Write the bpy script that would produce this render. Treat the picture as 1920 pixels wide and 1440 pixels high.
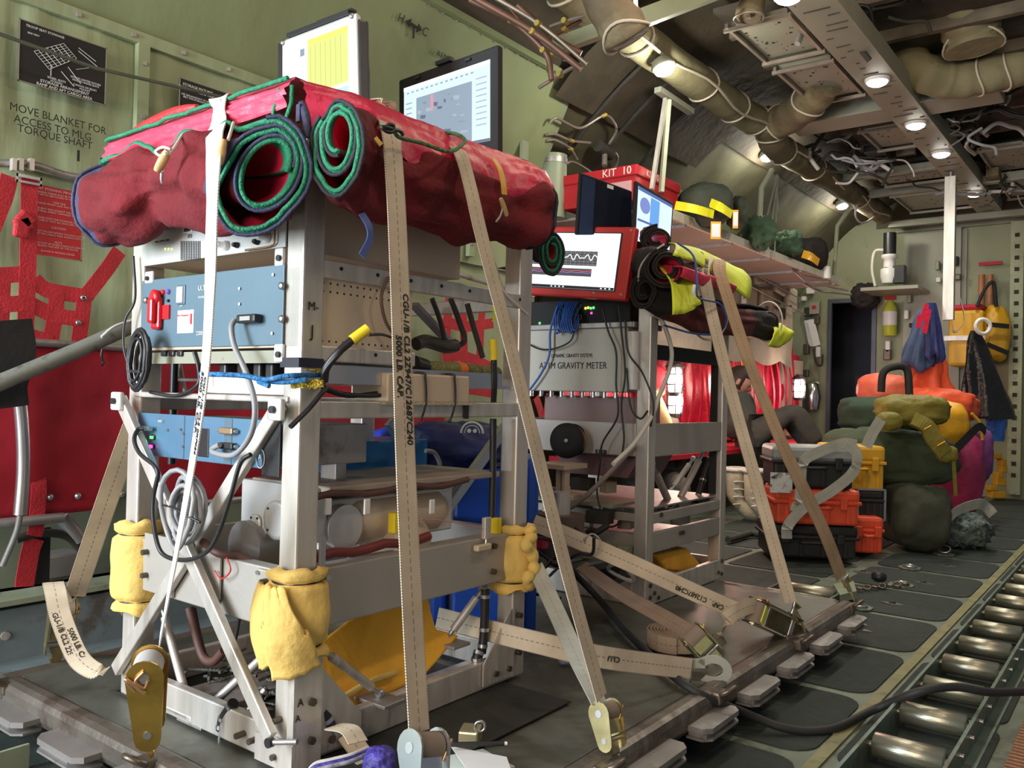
import bpy, bmesh, math, random
from mathutils import Vector, Matrix, noise
for o in list(bpy.data.objects): bpy.data.objects.remove(o)
SC = bpy.context.scene
C = SC.collection
V = Vector
random.seed(7)

# ------------------------------------------------------------------ camera
FPX = 1584.57; H = 0.82
def _basis():
    yaw, pit, rol = 0.652966947, 0.0120463089, 0.023687030
    cy, sy, cp, sp = math.cos(yaw), math.sin(yaw), math.cos(pit), math.sin(pit)
    fw = V((-sy*cp, cy*cp, sp)); rt = V((cy, sy, 0)); up = rt.cross(fw)
    c, s = math.cos(rol), math.sin(rol)
    return rt*c+up*s, -rt*s+up*c, fw
RT, UP, FW = _basis()
cam_d = bpy.data.cameras.new('camera'); cam = bpy.data.objects.new('camera', cam_d); C.objects.link(cam)
cam_d.sensor_width = 36; cam_d.lens = 36*FPX/1920; cam_d.clip_start = .02
cam.matrix_world = Matrix(((RT.x, UP.x, -FW.x, 0), (RT.y, UP.y, -FW.y, 0), (RT.z, UP.z, -FW.z, H), (0, 0, 0, 1)))
SC.camera = cam

# ------------------------------------------------------------------ world, view
w = bpy.data.worlds.new('world'); SC.world = w; w.use_nodes = True
w.node_tree.nodes['Background'].inputs[0].default_value = (.80, .88, 1, 1)
w.node_tree.nodes['Background'].inputs[1].default_value = .12
SC.view_settings.view_transform = 'Standard'; SC.view_settings.look = 'None'
SC.view_settings.gamma = 1; SC.view_settings.use_curve_mapping = False
SC.view_settings.exposure = 0.45
def area_light(name, loc, target, sx, sy, power, col, spread=None):
    d = bpy.data.lights.new(name, 'AREA'); d.shape = 'RECTANGLE'; d.size = sx; d.size_y = sy; d.energy = power; d.color = col
    if spread: d.spread = math.radians(spread)
    o = bpy.data.objects.new(name, d); C.objects.link(o); o.location = loc
    o.rotation_euler = (V(target)-V(loc)).to_track_quat('-Z', 'Y').to_euler(); return o
# daylight through the open paratroop door aft on the left; added warm fill for right-facing sides
area_light('door_daylight', (-2.4, -1.6, 1.35), (-1.5, 1.6, .7), 1.0, 1.8, 135, (.80, .90, 1))
area_light('added_warm_fill', (-.2, -3.2, 1.6), (-1.4, 2.2, .6), 2.2, 1.6, 88, (1, .84, .68))

# warm lamps added for right-facing sides: mirrored wall row, near downlights, all above frame
for (x, y, z, p) in ((-.12, .2, 2.3, 9), (-.12, 1.8, 2.3, 13), (-.12, 3.3, 2.3, 9), (-1.18, 1.2, 2.49, 5), (-1.18, 2.6, 2.49, 8)):
    d = bpy.data.lights.new('added_warm_lamp', 'POINT'); d.energy = p; d.color = (1, .80, .60); d.shadow_soft_size = .09
    o = bpy.data.objects.new('added_warm_lamp', d); C.objects.link(o); o.location = (x, y, z)

# ------------------------------------------------------------------ pixel -> point on a known plane
def ray(x, y): return RT*((x-960)/FPX) - UP*((y-720)/FPX) + FW
O0 = V((0, 0, H))
def ax(x, y, X): d = ray(x, y); return O0+d*(X/d.x)
def ay(x, y, Y): d = ray(x, y); return O0+d*(Y/d.y)
def az(x, y, Z): d = ray(x, y); return O0+d*((Z-H)/d.z)
def ad(x, y, D): return O0+ray(x, y)*D        # at depth D along the view
def acyl(x, y, R=2.0, cx=-1.18, cz=.95):       # on the fuselage liner
    d = ray(x, y); a = d.x*d.x+d.z*d.z; b = 2*(-cx*d.x+(H-cz)*d.z); c = cx*cx+(H-cz)**2-R*R
    t = (-b+math.sqrt(b*b-4*a*c))/(2*a); return O0+d*t

# ------------------------------------------------------------------ materials
MC = {}
def N(nt, typ, **k):
    n = nt.nodes.new(typ)
    for a, b in k.items():
        if a.startswith('i_'):
            key = a[2:]; key = int(key) if key.isdigit() else key.replace('_', ' ')
            n.inputs[key].default_value = b
        else: setattr(n, a, b)
    return n
def mat(name, col, rough=.55, metal=0, var=.12, vs=8, bump=0, bs=40, wear=None, wscale=5, wamt=.55, emit=0, trans=0, sheen=0, stretch=None, coat=0):
    """procedural surface: base colour broken up by noise, optional wear colour in patches, optional bump"""
    if name in MC: return MC[name]
    m = bpy.data.materials.new(name); m.use_nodes = True; nt = m.node_tree; L = nt.links
    b = nt.nodes['Principled BSDF']
    b.inputs['Roughness'].default_value = rough; b.inputs['Metallic'].default_value = metal
    if coat: b.inputs['Coat Weight'].default_value = coat
    if sheen: b.inputs['Sheen Weight'].default_value = sheen
    if trans: b.inputs['Transmission Weight'].default_value = trans
    tc = N(nt, 'ShaderNodeTexCoord'); src = tc.outputs['Object']
    if stretch:
        mp = N(nt, 'ShaderNodeMapping'); mp.inputs['Scale'].default_value = stretch; L.new(src, mp.inputs[0]); src = mp.outputs[0]
    n1 = N(nt, 'ShaderNodeTexNoise'); n1.inputs['Scale'].default_value = vs; n1.inputs['Detail'].default_value = 5; L.new(src, n1.inputs['Vector'])
    r = N(nt, 'ShaderNodeMapRange'); r.inputs[1].default_value = .3; r.inputs[2].default_value = .7
    r.inputs[3].default_value = 1-var; r.inputs[4].default_value = 1+var; L.new(n1.outputs[0], r.inputs[0])
    hsv = N(nt, 'ShaderNodeHueSaturation'); hsv.inputs['Color'].default_value = (*col, 1); L.new(r.outputs[0], hsv.inputs['Value'])
    out = hsv.outputs[0]
    if wear:
        n2 = N(nt, 'ShaderNodeTexNoise'); n2.inputs['Scale'].default_value = wscale; n2.inputs['Detail'].default_value = 8; n2.inputs['Roughness'].default_value = .65; L.new(src, n2.inputs['Vector'])
        r2 = N(nt, 'ShaderNodeMapRange'); r2.inputs[1].default_value = wamt; r2.inputs[2].default_value = wamt+.1; L.new(n2.outputs[0], r2.inputs[0])
        mx = N(nt, 'ShaderNodeMix', data_type='RGBA'); L.new(r2.outputs[0], mx.inputs[0]); L.new(out, mx.inputs[6]); mx.inputs[7].default_value = (*wear, 1); out = mx.outputs[2]
    L.new(out, b.inputs['Base Color'])
    if bump:
        n3 = N(nt, 'ShaderNodeTexNoise'); n3.inputs['Scale'].default_value = bs; n3.inputs['Detail'].default_value = 4; L.new(src, n3.inputs['Vector'])
        bp = N(nt, 'ShaderNodeBump'); bp.inputs['Strength'].default_value = bump; bp.inputs['Distance'].default_value = .01; L.new(n3.outputs[0], bp.inputs['Height']); L.new(bp.outputs[0], b.inputs['Normal'])
    if emit:
        b.inputs['Emission Color'].default_value = (*col, 1); b.inputs['Emission Strength'].default_value = emit
    MC[name] = m; return m
def webbing(name, col, dark, vs=60):
    """strap: dashed dark stitching down the middle and along both edges, from the strap's own UVs (u across, v in metres)"""
    if name in MC: return MC[name]
    m = bpy.data.materials.new(name); m.use_nodes = True; nt = m.node_tree; L = nt.links; b = nt.nodes['Principled BSDF']
    b.inputs['Roughness'].default_value = .8
    uv = N(nt, 'ShaderNodeUVMap'); sp = N(nt, 'ShaderNodeSeparateXYZ'); L.new(uv.outputs[0], sp.inputs[0])
    def mth(op, a, bb=None):
        n = N(nt, 'ShaderNodeMath', operation=op)
        for i, q in enumerate((a, bb)):
            if q is None: continue
            if isinstance(q, (int, float)): n.inputs[i].default_value = q
            else: L.new(q, n.inputs[i])
        return n.outputs[0]
    u, v = sp.outputs[0], sp.outputs[1]
    cen = mth('LESS_THAN', mth('ABSOLUTE', mth('SUBTRACT', u, .5)), .022)
    dash = mth('LESS_THAN', mth('FRACT', mth('MULTIPLY', v, 75)), .62)
    c1 = mth('MULTIPLY', cen, dash)
    edge = mth('GREATER_THAN', mth('ABSOLUTE', mth('SUBTRACT', u, .5)), .462)
    d2 = mth('LESS_THAN', mth('FRACT', mth('MULTIPLY', v, 230)), .45)
    c2 = mth('MULTIPLY', edge, d2)
    a = mth('MAXIMUM', c1, c2); a = mth('MULTIPLY', a, .75)
    tc = N(nt, 'ShaderNodeTexCoord'); n1 = N(nt, 'ShaderNodeTexNoise'); n1.inputs['Scale'].default_value = 14; n1.inputs['Detail'].default_value = 6; L.new(tc.outputs['Object'], n1.inputs['Vector'])
    r = N(nt, 'ShaderNodeMapRange'); r.inputs[1].default_value = .3; r.inputs[2].default_value = .7; r.inputs[3].default_value = .82; r.inputs[4].default_value = 1.1; L.new(n1.outputs[0], r.inputs[0])
    hsv = N(nt, 'ShaderNodeHueSaturation'); hsv.inputs['Color'].default_value = (*col, 1); L.new(r.outputs[0], hsv.inputs['Value'])
    mx = N(nt, 'ShaderNodeMix', data_type='RGBA'); L.new(a, mx.inputs[0]); L.new(hsv.outputs[0], mx.inputs[6]); mx.inputs[7].default_value = (*dark, 1); L.new(mx.outputs[2], b.inputs['Base Color'])
    wv = N(nt, 'ShaderNodeTexWave'); wv.inputs['Scale'].default_value = 1; mp = N(nt, 'ShaderNodeMapping'); mp.inputs['Scale'].default_value = (0, 300, 0); mp.inputs['Rotation'].default_value = (0, 0, 0)
    wv.bands_direction = 'Y'; L.new(uv.outputs[0], mp.inputs[0]); L.new(mp.outputs[0], wv.inputs['Vector'])
    bp = N(nt, 'ShaderNodeBump'); bp.inputs['Strength'].default_value = .25; bp.inputs['Distance'].default_value = .002; L.new(wv.outputs[0], bp.inputs['Height']); L.new(bp.outputs[0], b.inputs['Normal'])
    MC[name] = m; return m
def emis(name, col, s, base=None):
    if name in MC: return MC[name]
    m = bpy.data.materials.new(name); m.use_nodes = True; b = m.node_tree.nodes['Principled BSDF']
    b.inputs['Base Color'].default_value = (*(base or (0, 0, 0)), 1); b.inputs['Roughness'].default_value = .3
    b.inputs['Emission Color'].default_value = (*col, 1); b.inputs['Emission Strength'].default_value = s
    MC[name] = m; return m

ALU = mat('brushed_aluminium', (.60, .56, .51), .40, .5, var=.18, vs=5, stretch=(6, 6, 1), bump=.05, bs=120, wear=(.36, .32, .29), wscale=3, wamt=.6)
ALUD = mat('dull_aluminium', (.36, .34, .33), .45, .6, var=.2, vs=7, bump=.08, bs=60, wear=(.20, .18, .16), wscale=6, wamt=.58)
STEEL = mat('steel', (.55, .55, .56), .28, .9, var=.1)
GALV = mat('cadmium_steel', (.44, .37, .18), .3, .85, var=.25, vs=20, wear=(.40, .30, .12), wscale=30, wamt=.55)
CHROME = mat('zinc_plate', (.72, .74, .76), .2, .95, var=.1)
BLACK = mat('black_plastic', (.018, .018, .02), .4, var=.2)
BLACKM = mat('black_matt', (.012, .012, .013), .75, var=.2)
RUBBER = mat('black_cable', (.02, .02, .022), .38, var=.2)
GREYC = mat('grey_cable', (.30, .30, .31), .45, var=.08)
WHITEC = mat('white_cable', (.62, .60, .56), .5, var=.08)
BLUEC = mat('blue_cable', (.03, .10, .38), .4, var=.1)
STRAP = webbing('cream_webbing', (.66, .56, .42), (.16, .11, .10))
STRAPLIT = webbing('light_whitened_webbing', (.82, .81, .80), (.35, .33, .33))  # whiter than the other straps: light on it is put into the colour
STRAPG = webbing('grey_webbing', (.42, .43, .38), (.25, .25, .22))
WHITEP = mat('white_paint', (.78, .78, .77), .4, var=.04)
GREENL = mat('green_quilted_liner', (.255, .275, .15), .72, var=.14, vs=2.2, bump=.25, bs=9, wear=(.20, .21, .10), wscale=1.6, wamt=.6)
INK = mat('stencil_ink', (.02, .022, .015), .8, var=.2)
CREAMINK = mat('white_lettering', (.72, .72, .68), .6, var=.05)

# ------------------------------------------------------------------ mesh building
SPLIT = {'bracket_arm', 'corner_bracket', 'brace_bolt', 'map_detail', 'bolt', 'beam_plate', 'black_strip', 'stripe', 'snap', 'grommet', 'rubber_bumper', 'axle_nut', 'foot', 'cross_tube', 'socket', 'pin', 'screw', 'strand', 'red_strap', 'side_rail', 'rear_brace', 'mark', 'underside_fitting', 'white_piping', 'gusset', 'corner_screw', 'thumbscrew', 'eye', 'edge_strip', 'rail', 'side_guard'}
class MB:
    def __init__(s): s.v = []; s.f = []; s.m = []; s.u = []; s.sm = []
    def add(s, vs, fs, mi=0, uvs=None, smooth=False):
        o = len(s.v); s.v += [tuple(p) for p in vs]
        for k, f in enumerate(fs):
            s.f.append([i+o for i in f]); s.m.append(mi); s.u.append(uvs[k] if uvs else None); s.sm.append(smooth)
        return s
    def box(s, c, d, R=None, mi=0, taper=1, bev=0):
        c = V(c); h = [q/2 for q in d]
        if bev:
            b = min(bev, min(h)*.9); vs = []; idx = {}
            bm = bmesh.new(); bmesh.ops.create_cube(bm, size=1)
            for v in bm.verts: v.co = V((v.co.x*d[0], v.co.y*d[1], v.co.z*d[2]))
            bmesh.ops.bevel(bm, geom=bm.edges[:], offset=b, segments=2, affect='EDGES', profile=.5)
            bm.verts.index_update()
            vs = [v.co.copy() for v in bm.verts]; fs = [[v.index for v in f.verts] for f in bm.faces]; bm.free()
        else:
            vs = [V((x*h[0]*(taper if z > 0 else 1), y*h[1]*(taper if z > 0 else 1), z*h[2])) for x in (-1, 1) for y in (-1, 1) for z in (-1, 1)]
            fs = [(0, 1, 3, 2), (4, 6, 7, 5), (0, 4, 5, 1), (2, 3, 7, 6), (0, 2, 6, 4), (1, 5, 7, 3)]
        if R is not None: vs = [R @ v for v in vs]
        return s.add([c+v for v in vs], fs, mi, smooth=False)
    def bb(s, a, b, mi=0, bev=0):     # box from corner to corner
        a = V(a); b = V(b); return s.box((a+b)/2, [abs(q) for q in (b-a)], None, mi, 1, bev)
    def frame(s, p0, p1, up=(0, 0, 1)):
        z = (V(p1)-V(p0)).normalized(); x = V(up).cross(z)
        if x.length < 1e-4: x = V((1, 0, 0)).cross(z)
        x.normalize(); y = z.cross(x); return Matrix((x, y, z)).transposed()
    def bar(s, p0, p1, w, h, up=(0, 0, 1), mi=0, bev=0):
        p0 = V(p0); p1 = V(p1); return s.box((p0+p1)/2, (w, h, (p1-p0).length), s.frame(p0, p1, up), mi, 1, bev)
    def tube(s, pts, r, n=10, mi=0, cap=True, closed=False, uvs=False):
        pts = [V(p) for p in pts]; k = len(pts); rr = r if isinstance(r, (list, tuple)) else [r]*k
        vs = []; nx = None
        for i, p in enumerate(pts):
            a = pts[(i-1) % k] if (i > 0 or closed) else p; b = pts[(i+1) % k] if (i < k-1 or closed) else p
            t = (b-a).normalized() if (b-a).length > 1e-9 else V((0, 0, 1))
            if nx is None:
                nx = t.orthogonal().normalized()
            nx = (nx-t*nx.dot(t)); nx = nx.normalized() if nx.length > 1e-6 else t.orthogonal().normalized()
            ny = t.cross(nx)
            for j in range(n):
                an = 2*math.pi*j/n; vs.append(p+(nx*math.cos(an)+ny*math.sin(an))*rr[i])
        fs = []
        for i in range(k if closed else k-1):
            for j in range(n): fs.append((i*n+j, i*n+(j+1) % n, ((i+1) % k)*n+(j+1) % n, ((i+1) % k)*n+j))
        s.add(vs, fs, mi, smooth=True)
        if cap and not closed: s.add(vs[:n], [list(range(n))[::-1]], mi); s.add(vs[-n:], [list(range(n))], mi)
        return s
    def cyl(s, p0, p1, r, n=20, mi=0, r1=None): return s.tube([p0, p1], [r, r if r1 is None else r1], n, mi)
    def lathe(s, base, axis, prof, n=24, mi=0):
        base = V(base); F = s.frame(base, base+V(axis)); vs = []; k = len(prof)
        for (r, z) in prof:
            for j in range(n): a = 2*math.pi*j/n; vs.append(base+F @ V((r*math.cos(a), r*math.sin(a), z)))
        fs = [(i*n+j, i*n+(j+1) % n, (i+1)*n+(j+1) % n, (i+1)*n+j) for i in range(k-1) for j in range(n)]
        s.add(vs, fs, mi, smooth=True)
        return s.add(vs[:n], [list(range(n))[::-1]], mi).add(vs[-n:], [list(range(n))], mi)
    def poly(s, pts, t, mi=0):       # flat outline (3-D points) given a thickness vector
        pts = [V(p) for p in pts]; t = V(t); n = len(pts)
        return s.add(pts+[p+t for p in pts], [list(range(n))[::-1], [i+n for i in range(n)]]+[(i, (i+1) % n, (i+1) % n+n, i+n) for i in range(n)], mi)
    def ribbon(s, pts, side, w, t=.0022, mi=0):
        """webbing: a band of width w along pts; side = width direction(s)"""
        pts = [V(p) for p in pts]; k = len(pts); sd = [V(q) for q in side] if isinstance(side, list) else [V(side)]*k
        vs = []; dist = [0]
        for i in range(1, k): dist.append(dist[-1]+(pts[i]-pts[i-1]).length)
        for i, p in enumerate(pts):
            tg = (pts[min(i+1, k-1)]-pts[max(i-1, 0)]).normalized(); a = sd[i]-tg*sd[i].dot(tg); a.normalize(); nn = tg.cross(a)
            vs += [p-a*w/2+nn*t/2, p+a*w/2+nn*t/2, p+a*w/2-nn*t/2, p-a*w/2-nn*t/2]
        fs = []; uv = []
        U = [(0, 1), (1, 1), (1, 0), (0, 0)]
        for i in range(k-1):
            for j in range(4):
                a, b = j, (j+1) % 4; fs.append((i*4+a, i*4+b, i*4+4+b, i*4+4+a))
                ua, ub = U[a][0], U[b][0]; uv.append([(ua, dist[i]), (ub, dist[i]), (ub, dist[i+1]), (ua, dist[i+1])])
        s.add(vs, fs, mi, uv, smooth=False)
        return s.add(vs[:4], [(3, 2, 1, 0)], mi).add(vs[-4:], [(0, 1, 2, 3)], mi)
    def grid(s, fn, nu, nv, mi=0, closeu=False, smooth=True):
        vs = [fn(i/(nu if closeu else nu-1), j/(nv-1)) for j in range(nv) for i in range(nu)]
        fs = []
        for j in range(nv-1):
            for i in range(nu if closeu else nu-1):
                a = j*nu+i; b = j*nu+(i+1) % nu; fs.append((a, b, b+nu, a+nu))
        return s.add(vs, fs, mi, smooth=smooth)
    def pieces(s):      # split into connected pieces
        key = {}; par = list(range(len(s.v)))
        def fd(i):
            while par[i] != i: par[i] = par[par[i]]; i = par[i]
            return i
        for i, p in enumerate(s.v):
            q = (round(p[0], 5), round(p[1], 5), round(p[2], 5))
            if q in key: par[fd(i)] = fd(key[q])
            else: key[q] = i
        for f in s.f:
            for j in f[1:]: par[fd(j)] = fd(f[0])
        out = {}
        for n, f in enumerate(s.f): out.setdefault(fd(f[0]), []).append(n)
        res = []
        for fs in out.values():
            m = MB(); mp = {}
            for n in fs:
                g = []
                for i in s.f[n]:
                    if i not in mp: mp[i] = len(m.v); m.v.append(s.v[i])
                    g.append(mp[i])
                m.f.append(g); m.m.append(s.m[n]); m.u.append(s.u[n]); m.sm.append(s.sm[n])
            res.append(m)
        return res
    def build(s, name, mats, parent=None, **k):
        if name in SPLIT and parent is not None:
            ps = s.pieces()
            if len(ps) > 1:
                for q in ps: o = q._build(name, mats, parent, **k)
                return o
        return s._build(name, mats, parent, **k)
    def _build(s, name, mats, parent=None, **k):
        if not isinstance(mats, (list, tuple)): mats = [mats]
        me = bpy.data.meshes.new(name); me.from_pydata([tuple(p) for p in s.v], [], s.f)
        for m in mats: me.materials.append(m)
        me.polygons.foreach_set('material_index', s.m); me.polygons.foreach_set('use_smooth', s.sm)
        if any(u for u in s.u):
            ul = me.uv_layers.new(name='UVMap').data; i = 0
            for f, u in zip(s.f, s.u):
                for q in range(len(f)):
                    if u: ul[i].uv = u[q]
                    i += 1
        me.update()
        bm = bmesh.new(); bm.from_mesh(me); bmesh.ops.recalc_face_normals(bm, faces=bm.faces); bm.to_mesh(me); bm.free()
        o = bpy.data.objects.new(name, me); C.objects.link(o)
        # origin at the centre of the base
        if s.v:
            xs = [p[0] for p in s.v]; ys = [p[1] for p in s.v]; zs = [p[2] for p in s.v]
            c = V(((min(xs)+max(xs))/2, (min(ys)+max(ys))/2, min(zs))); me.transform(Matrix.Translation(-c)); o.location = c
        if parent is not None: o.parent = parent; o.matrix_parent_inverse = wm(parent).inverted()
        for a, b in k.items(): o[a] = b
        return o
def wm(o):      # world matrix without a depsgraph
    m = o.matrix_basis.copy()
    return wm(o.parent) @ o.matrix_parent_inverse @ m if o.parent else m
def tag(o, label, cat, group=None, kind=None):
    o['label'] = label; o['category'] = cat
    if group: o['group'] = group
    if kind: o['kind'] = kind
    return o
def thing(name, loc, label, cat, group=None, kind=None):
    o = bpy.data.objects.new(name, None); C.objects.link(o); o.location = V(loc); o.empty_display_size = .05
    return tag(o, label, cat, group, kind)
def struct(mb, name, mats): return mb.build(name, mats, kind='structure')
def smooth_mod(o, lv=2):
    m = o.modifiers.new('subdivision', 'SUBSURF'); m.levels = m.render_levels = lv
    for p in o.data.polygons: p.use_smooth = True
    return o
def bez(pts, n=10):       # Catmull-Rom through the points
    P = [V(p) for p in pts]; out = []
    for i in range(len(P)-1):
        a = P[i-1] if i else P[i]*2-P[i+1]; b, c = P[i], P[i+1]; d = P[i+2] if i+2 < len(P) else P[i+1]*2-P[i]
        for k in range(n):
            t = k/n; out.append(.5*((2*b)+(c-a)*t+(2*a-5*b+4*c-d)*t*t+(3*b-a-3*c+d)*t**3))
    return out+[P[-1]]
def text(parent, body, o, xdir, ydir, size, m, name='lettering', lift=.0012, align='CENTER', thick=0, sx=1):
    """lettering as a mesh lying on the surface: centre o, reading direction xdir, up direction ydir, height of capitals size"""
    cu = bpy.data.curves.new(name, 'FONT'); cu.body = body; cu.size = size/.69; cu.align_x = align; cu.align_y = 'CENTER'
    cu.extrude = .0003; cu.resolution_u = 3; cu.offset = thick; cu.space_line = .95
    t = bpy.data.objects.new(name, cu); me = bpy.data.meshes.new_from_object(t); bpy.data.objects.remove(t); bpy.data.curves.remove(cu)
    x = V(xdir).normalized(); y = V(ydir); y = (y-x*y.dot(x)).normalized(); z = x.cross(y)
    M = Matrix.Translation(V(o)+z*lift) @ Matrix((x, y, z)).transposed().to_4x4() @ Matrix.Diagonal((sx, 1, 1, 1))
    me.transform(M); me.materials.clear(); me.materials.append(m)
    ob = bpy.data.objects.new(name, me); C.objects.link(ob)
    if parent is not None: ob.parent = parent; ob.matrix_parent_inverse = wm(parent).inverted()
    else: ob['kind'] = 'structure'
    return ob
def nz(p, s=1, seed=0): return noise.noise(V(p)*s+V((seed*7.3, seed*3.1, seed*1.7)))
def copy_tree(o, parent=None):
    c = o.copy(); C.objects.link(c)
    if parent is not None: c.parent = parent
    for ch in [q for q in bpy.data.objects if q.parent == o]: copy_tree(ch, c)
    return c
def cable(name, pts, r, m, label=None, cat='cable', parent=None, n=8, sm=8, group=None):
    o = MB().tube(bez(pts, sm), r, n).build(name, m, parent)
    if label: tag(o, label, cat, group)
    return o
# ================================================================== SHELL
NONSKID = mat('dark_nonskid', (.030, .042, .036), .8, var=.2, vs=30, bump=.3, bs=260)
FLOORM = mat('worn_floor_metal', (.19, .22, .17), .55, .2, var=.22, vs=6, bump=.05, bs=50, wear=(.10, .12, .09), wscale=9, wamt=.55)
OLIVE = mat('yellow_green_strip', (.27, .26, .12), .6, var=.2, vs=9, wear=(.16, .16, .08), wscale=14)
GREENP = mat('green_painted_metal', (.27, .31, .21), .5, .1, var=.15, vs=4, bump=.05, bs=30, wear=(.18, .20, .13), wscale=5, wamt=.58)
GREENW = mat('green_wall_blanket', (.225, .268, .135), .7, var=.13, vs=2.5, bump=.55, bs=7, wear=(.22, .24, .13), wscale=2, wamt=.62, stretch=(1, 1, .5))
GREENWL = mat('pale_green_blanket', (.31, .365, .215), .7, var=.15, vs=2.5, bump=.6, bs=6, wear=(.26, .31, .17), wscale=2, wamt=.6, stretch=(1, 1.6, .35))
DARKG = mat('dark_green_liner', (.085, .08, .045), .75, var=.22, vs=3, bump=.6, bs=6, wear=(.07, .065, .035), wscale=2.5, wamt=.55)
BULK = mat('bulkhead_green', (.27, .29, .18), .6, var=.12, vs=2, bump=.05, bs=20, wear=(.19, .20, .12), wscale=3, wamt=.6)
GREYM = mat('grey_green_beam', (.30, .30, .235), .5, .1, var=.1, vs=3, wear=(.16, .15, .12), wscale=30, wamt=.66)
DUCT = mat('brown_duct_wrap', (.15, .115, .065), .75, var=.25, vs=8, bump=.6, bs=25, wear=(.22, .19, .10), wscale=4, wamt=.55)
DUCTG = mat('olive_duct_wrap', (.24, .215, .12), .75, var=.2, vs=6, bump=.5, bs=20, wear=(.15, .12, .07), wscale=4, wamt=.6)
LASH = mat('pale_lashing', (.55, .48, .38), .8, var=.1)
DARKM = mat('dark_recess', (.035, .032, .025), .8, var=.3, vs=6)
PIPE = mat('bare_pipe', (.33, .29, .24), .4, .5, var=.2)
PIPER = mat('reddish_pipe', (.17, .09, .06), .45, .3, var=.2)
YEL = mat('yellow_band', (.40, .29, .06), .5, var=.1)
XC = -1.18
# floor: pale metal with dark anti-slip panels let in between the cross bands
fl = MB()
fl.box((XC-.1, 3.5, -.03), (4.2, 10.6, .06))
struct(fl, 'floor', [FLOORM, NONSKID])
def rr(m, x0, x1, y0, y1, z, r, t=.004, mi=1, corners=(1, 1, 1, 1)):
    pts = []
    for (cx, cy, a0, on) in ((x1-r, y1-r, 0, corners[0]), (x0+r, y1-r, 90, corners[1]), (x0+r, y0+r, 180, corners[2]), (x1-r, y0+r, 270, corners[3])):
        if on:
            for k in range(6): a = math.radians(a0+k*18); pts.append((cx+r*math.cos(a), cy+r*math.sin(a), z))
        else:
            a = math.radians(a0+45); pts.append((cx+r*(1 if math.cos(a) > 0 else -1), cy+r*(1 if math.sin(a) > 0 else -1), z))
    m.poly(pts, (0, 0, t), mi)
np_ = MB(); P0 = 1.965
for k in range(-5, 14):
    y0 = P0+.508*k+.022; y1 = y0+.508-.044
    if y1 > 8.6: y1 = 8.58
    rr(np_, -1.13, -.63, y0, y1, 0, .07)
    rr(np_, -.58, -.30, y0, y1, 0, .05)
    rr(np_, -.26, .40, y0, y1, 0, .03)
    rr(np_, -1.70, -1.22, y0, y1, 0, .03)
    rr(np_, -2.25, -1.74, y0, y1, 0, .03)
struct(np_, 'floor_tread_panel', [FLOORM, NONSKID])
struct(MB().bb((-.622, -1.5, 0), (-.592, 8.5, .006)), 'trim_floor_strip', OLIVE)
def tie_ring(p, r=.03, label='', lift=0, up=0):
    t = thing('tie_down_ring', p, label, 'tie-down ring', 'floor tie-down rings')
    q = []
    for k in range(8): a = math.radians(22.5+45*k); q.append((p[0]+.055*math.cos(a), p[1]+.055*math.sin(a), p[2]))
    MB().poly(q, (0, 0, .006)).build('base_plate', FLOORM, t)
    pts = [(p[0]+r*math.cos(a), p[1]+r*math.sin(a)*(1-up), p[2]+.012+lift+up*r*(1+math.sin(a))) for a in [2*math.pi*k/18 for k in range(18)]]
    MB().tube(pts, .005, 6, closed=True).build('ring', STEEL, t)
    return t
def diamond(p, label):
    m = MB(); x, y, z = p
    a, b = .048, .02
    o = [(x-a, y, z), (x, y-b, z), (x+a, y, z), (x, y+b, z)]
    m.poly(o, (0, 0, .005)); m.cyl((x-.012, y, z+.005), (x+.012, y, z+.009), .005, 8, 1)
    return tag(m.build('floor_fitting', [STEEL, DARKM]), label, 'floor fitting', 'diamond floor fittings')
for k, (px, py) in enumerate([(1706, 1067), (1770, 1041), (1746, 970), (1590, 1000)]):
    p = az(px, py, 0); tie_ring((p.x, p.y, .004), label=['recessed tie-down ring in the floor right of the cargo pile', 'tie-down ring in the floor under the grey strap of the cargo pile', 'tie-down ring beyond the cargo pile', 'tie-down ring left of the cases'][k], up=(0, .6, 0, 0)[k]) if k < 2 else None
for px, py, lb in [(1673, 1135, 'diamond floor fitting, second from the pallet corner'), (1731, 1096, 'diamond floor fitting above the black ratchet chain'), (1774, 1063, 'diamond floor fitting right of the recessed ring'), (1610, 1184, 'diamond floor fitting nearest the pallet edge'), (1618, 1075, 'diamond floor fitting by the end of the brown strap'), (1800, 1010, 'small diamond floor fitting beyond the grey net'), (1855, 985, 'farthest diamond floor fitting on the right')]:
    p = az(px, py, 0); diamond((p.x, p.y, .004), lb)

# left wall: wheel-well bulkhead, its quilted lining, rivetted batten
def sheet(m, prof, y0, y1, nv, amp=.008, sc=3, mi=0, sub=8, seed=0):
    P = []
    for (a, b) in zip(prof, prof[1:]):
        for k in range(sub): t = k/sub; P.append((a[0]+(b[0]-a[0])*t, a[1]+(b[1]-a[1])*t))
    P.append(prof[-1])
    def fn(u, v):
        x, z = P[min(len(P)-1, round(u*(len(P)-1)))]; y = y0+(y1-y0)*v
        return V((x+amp*(nz((y*1.2, z*.7, seed), sc)+.7*abs(nz((y*2, z*.6, 3+seed), sc))), y, z))
    m.grid(fn, len(P), nv, mi)
wl = MB(); sheet(wl, [(-2.75, 1.98), (-2.5, 2.497)], -1.5, 3.75, 110, .012, 2, seed=2)
struct(wl, 'wall_left', GREENW)
BRN = mat('brown_recess_shade', (.055, .042, .026), .85, var=.35, vs=5, bump=1, bs=12)  # dark brown puts the darkness of the ceiling recesses into the colour
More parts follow.
